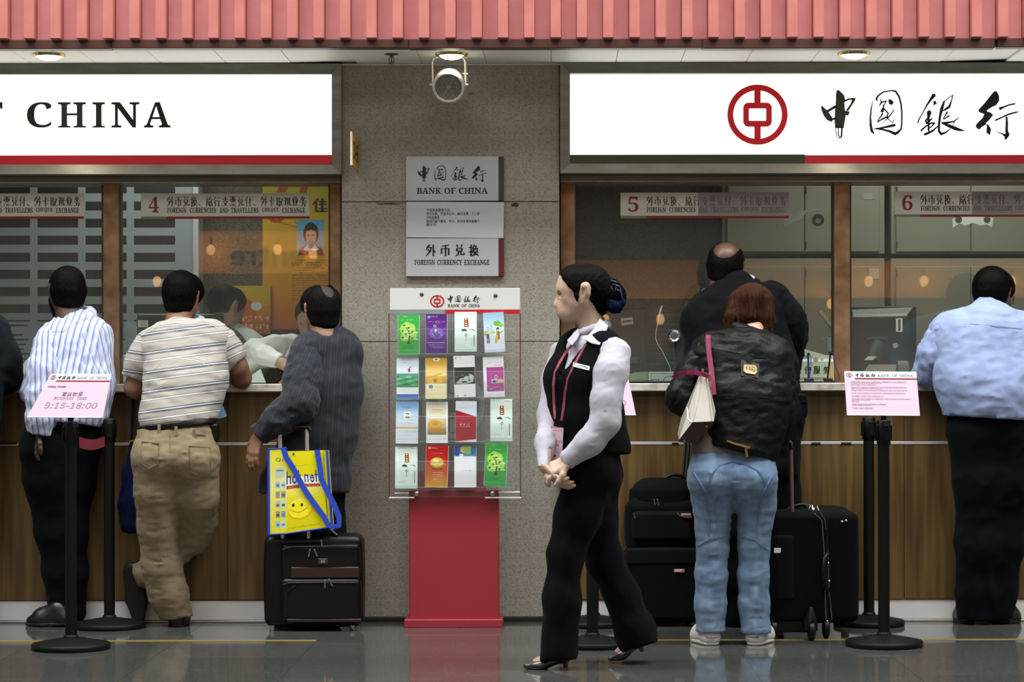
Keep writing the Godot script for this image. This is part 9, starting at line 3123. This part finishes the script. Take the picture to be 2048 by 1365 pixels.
func others() -> void:
	# the man cut off by the left edge of the frame
	var o := person("dark sleeved person cut off at the left edge, forearm on the counter", -70, 0.2)
	var s := soft(0.022, 0.006, Vector3(8, 8, 8), 101)
	chain(s, [[-110, 670, 0.2, 40], [-36, 664, 0.18, 40]])
	chain(s, [[-100, 690, 0.24, 54], [-96, 840, 0.28, 54]])
	chain(s, [[-46, 690, 0.22, 52], [-50, 840, 0.28, 52]])
	chain(s, [[-20, 672, 0.18, 40], [4, 720, 0.18, 32], [12, 755, 0.14, 27]])
	chain(s, [[12, 755, 0.14, 27], [20, 764, 0.06, 20]])
	part("jacket", s.geo(0.012), cloth("#15191c", 0.85, 0.1), o)
	var t := soft(0.02)
	chain(t, [[-100, 840, 0.26, 52], [-98, 1040, 0.2, 40], [-98, 1236, 0.16, 30]])
	chain(t, [[-48, 840, 0.26, 50], [-50, 1040, 0.18, 38], [-50, 1236, 0.14, 30]])
	part("trousers", t.geo(0.016), cloth("#131417", 0.85, 0.1), o)
	shoe(o, P(-98, 1248, 0.18), P(-98, 1248, 0.18) + Vector3(0, 0, -0.15), Vector3.UP, M.leather, M.dark)
	shoe(o, P(-50, 1248, 0.15), P(-50, 1248, 0.15) + Vector3(0, 0, -0.12), Vector3.UP, M.leather, M.dark)
	var hd := head_frame(P(-72, 590, 0.12), 165.0, 10.0)
	var h := hand_soft(P(24, 764, 0.05), P(14, 760, 0.1), Vector3(1, 0.05, -0.4), Vector3(0, -1, 0.2), 1.0, 0.35)
	body(o, head_soft(hd), [h], [s], mat("#6b4a38", 0.5))
	part("hair", short_hair(hd).geo(0.008), hair_mat("#0d0b0a"), o)
	# clerk with long dark hair between the polo shirt and the jacket
	o = person("clerk with long black hair seated behind the glass, right of the striped polo shirt", 462, -0.85)
	var wt := cloth("#c9d4cf", 0.85, 0.1)
	s = soft(0.018, 0.004, Vector3(9, 9, 9), 111)
	chain(s, [[444, 690, -0.85, 26], [500, 692, -0.85, 26]])
	chain(s, [[456, 700, -0.85, 36], [458, 800, -0.85, 38]])
	chain(s, [[488, 700, -0.85, 36], [486, 800, -0.85, 38]])
	chain(s, [[470, 676, -0.86, 26], [466, 662, -0.88, 19]])
	chain(s, [[500, 694, -0.85, 24], [514, 735, -0.75, 20], [490, 752, -0.58, 15]])
	part("blouse", s.geo(0.012), wt, o)
	ribbon("striped_scarf", [[455, 655], [468, 662], [480, 672], [492, 690]], s, 0.0, 0.02, mat("#3a3c40", 0.8), o, 0.01)
	hd = head_frame(P(452, 618, -0.85), 140.0, 18.0, 0.0, 0.95)
	h = hand_soft(P(490, 752, -0.58), P(505, 742, -0.66), Vector3(-0.6, -0.1, 0.6), Vector3(0, -1, 0), -1.0, 0.4, 0.9)
	body(o, head_soft(hd, true), [h], [s], mat("#a98672", 0.55))
	var ha := soft(0.01, 0.002, Vector3(30, 8, 30), 5)
	hc(ha, hd, Vector3(0, 0.036, -0.03), Vector3(0, 0.04, 0.022), 0.09, 0.088, 1.05, Vector3.RIGHT)
	chain(ha, [[446, 610, -0.87, 26], [446, 640, -0.88, 24], [458, 672, -0.88, 16], [468, 690, -0.86, 9]])
	ha.cut(hd * Vector3(0, 0.02, 0.055), hd.basis * Vector3(0, -0.5, 0.85), 0.2)
	part("hair", ha.geo(0.007), hair_mat("#0a0a0a"), o)
	# clerk with the bent arm in a white sleeve
	o = person("clerk in white sleeves and dark vest reaching across behind the glass", 590, -0.55)
	var wh := cloth("#f0f4f2", 0.85, 0.1)
	s = soft(0.014, 0.006, Vector3(10, 16, 10), 121)
	chain(s, [[585, 694, -0.6, 26], [552, 692, -0.48, 19], [512, 698, -0.40, 17]])
	chain(s, [[505, 698, -0.40, 17], [530, 712, -0.33, 17], [556, 722, -0.27, 15]])
	s.cut(P(558, 724, -0.27), Vector3(0.85, -0.5, 0.2), 0.09)
	part("sleeve", s.geo(0.009), wh, o)
	var v := soft(0.016)
	chain(v, [[592, 706, -0.64, 30], [634, 706, -0.62, 30]])
	chain(v, [[600, 714, -0.62, 36], [600, 800, -0.62, 38]])
	chain(v, [[632, 714, -0.6, 36], [632, 800, -0.6, 38]])
	part("vest", v.geo(0.012), cloth("#15191c", 0.85, 0.1), o)
	patch("collar", [[568, 714, -0.46], [581, 690, -0.48], [604, 672, -0.5], [600, 692, -0.48], [590, 713, -0.46]], v, 0.0, 0.0, wh, o, 0.004)
	hd = head_frame(P(626, 640, -0.56), -10.0, 20.0, 0.0, 0.97)
	var arm := soft(0.008)
	chain(arm, [[540, 716, -0.31, 11], [566, 728, -0.25, 9.5], [580, 738, -0.22, 8.5]])
	h = hand_soft(P(580, 738, -0.22), P(568, 730, -0.245), Vector3(0.8, -0.35, 0.3), Vector3(0, -0.6, -0.5), 1.0, 0.3, 0.9)
	body(o, head_soft(hd, true), [arm, h], [v], mat("#a98f74", 0.55))
	part("hair", short_hair(hd, 0.0, -0.09, 0.004).geo(0.008), hair_mat("#0a0a0a"), o)
	# clerk whose hair clip shows over the suited man's left shoulder
	o = person("clerk with a bright hair clip, showing over the suited man's shoulder", 1400, -0.7)
	s = soft(0.018)
	chain(s, [[1376, 680, -0.75, 28], [1432, 680, -0.75, 28]])
	chain(s, [[1404, 690, -0.75, 50], [1404, 800, -0.75, 50]])
	part("vest", s.geo(0.014), cloth("#131618", 0.85, 0.1), o)
	hd = head_frame(P(1404, 618, -0.72), 20.0, 30.0, 0.0, 0.97)
	body(o, head_soft(hd, true), [], [s], mat("#8a6450", 0.55))
	part("hair", short_hair(hd, 0.0, -0.09, 0.006).geo(0.008), hair_mat("#0d0a08"), o)
	var cl := Geo.new()
	for k in 7:
		cl.tube([P(1403 + k * 3, 582 - sin(k * 1.4) * 3, -0.62), P(1406 + k * 3, 577 + cos(k * 2.0) * 2, -0.615)], 0.003, 6)
	part("hair_clip", cl, M.chrome, o)
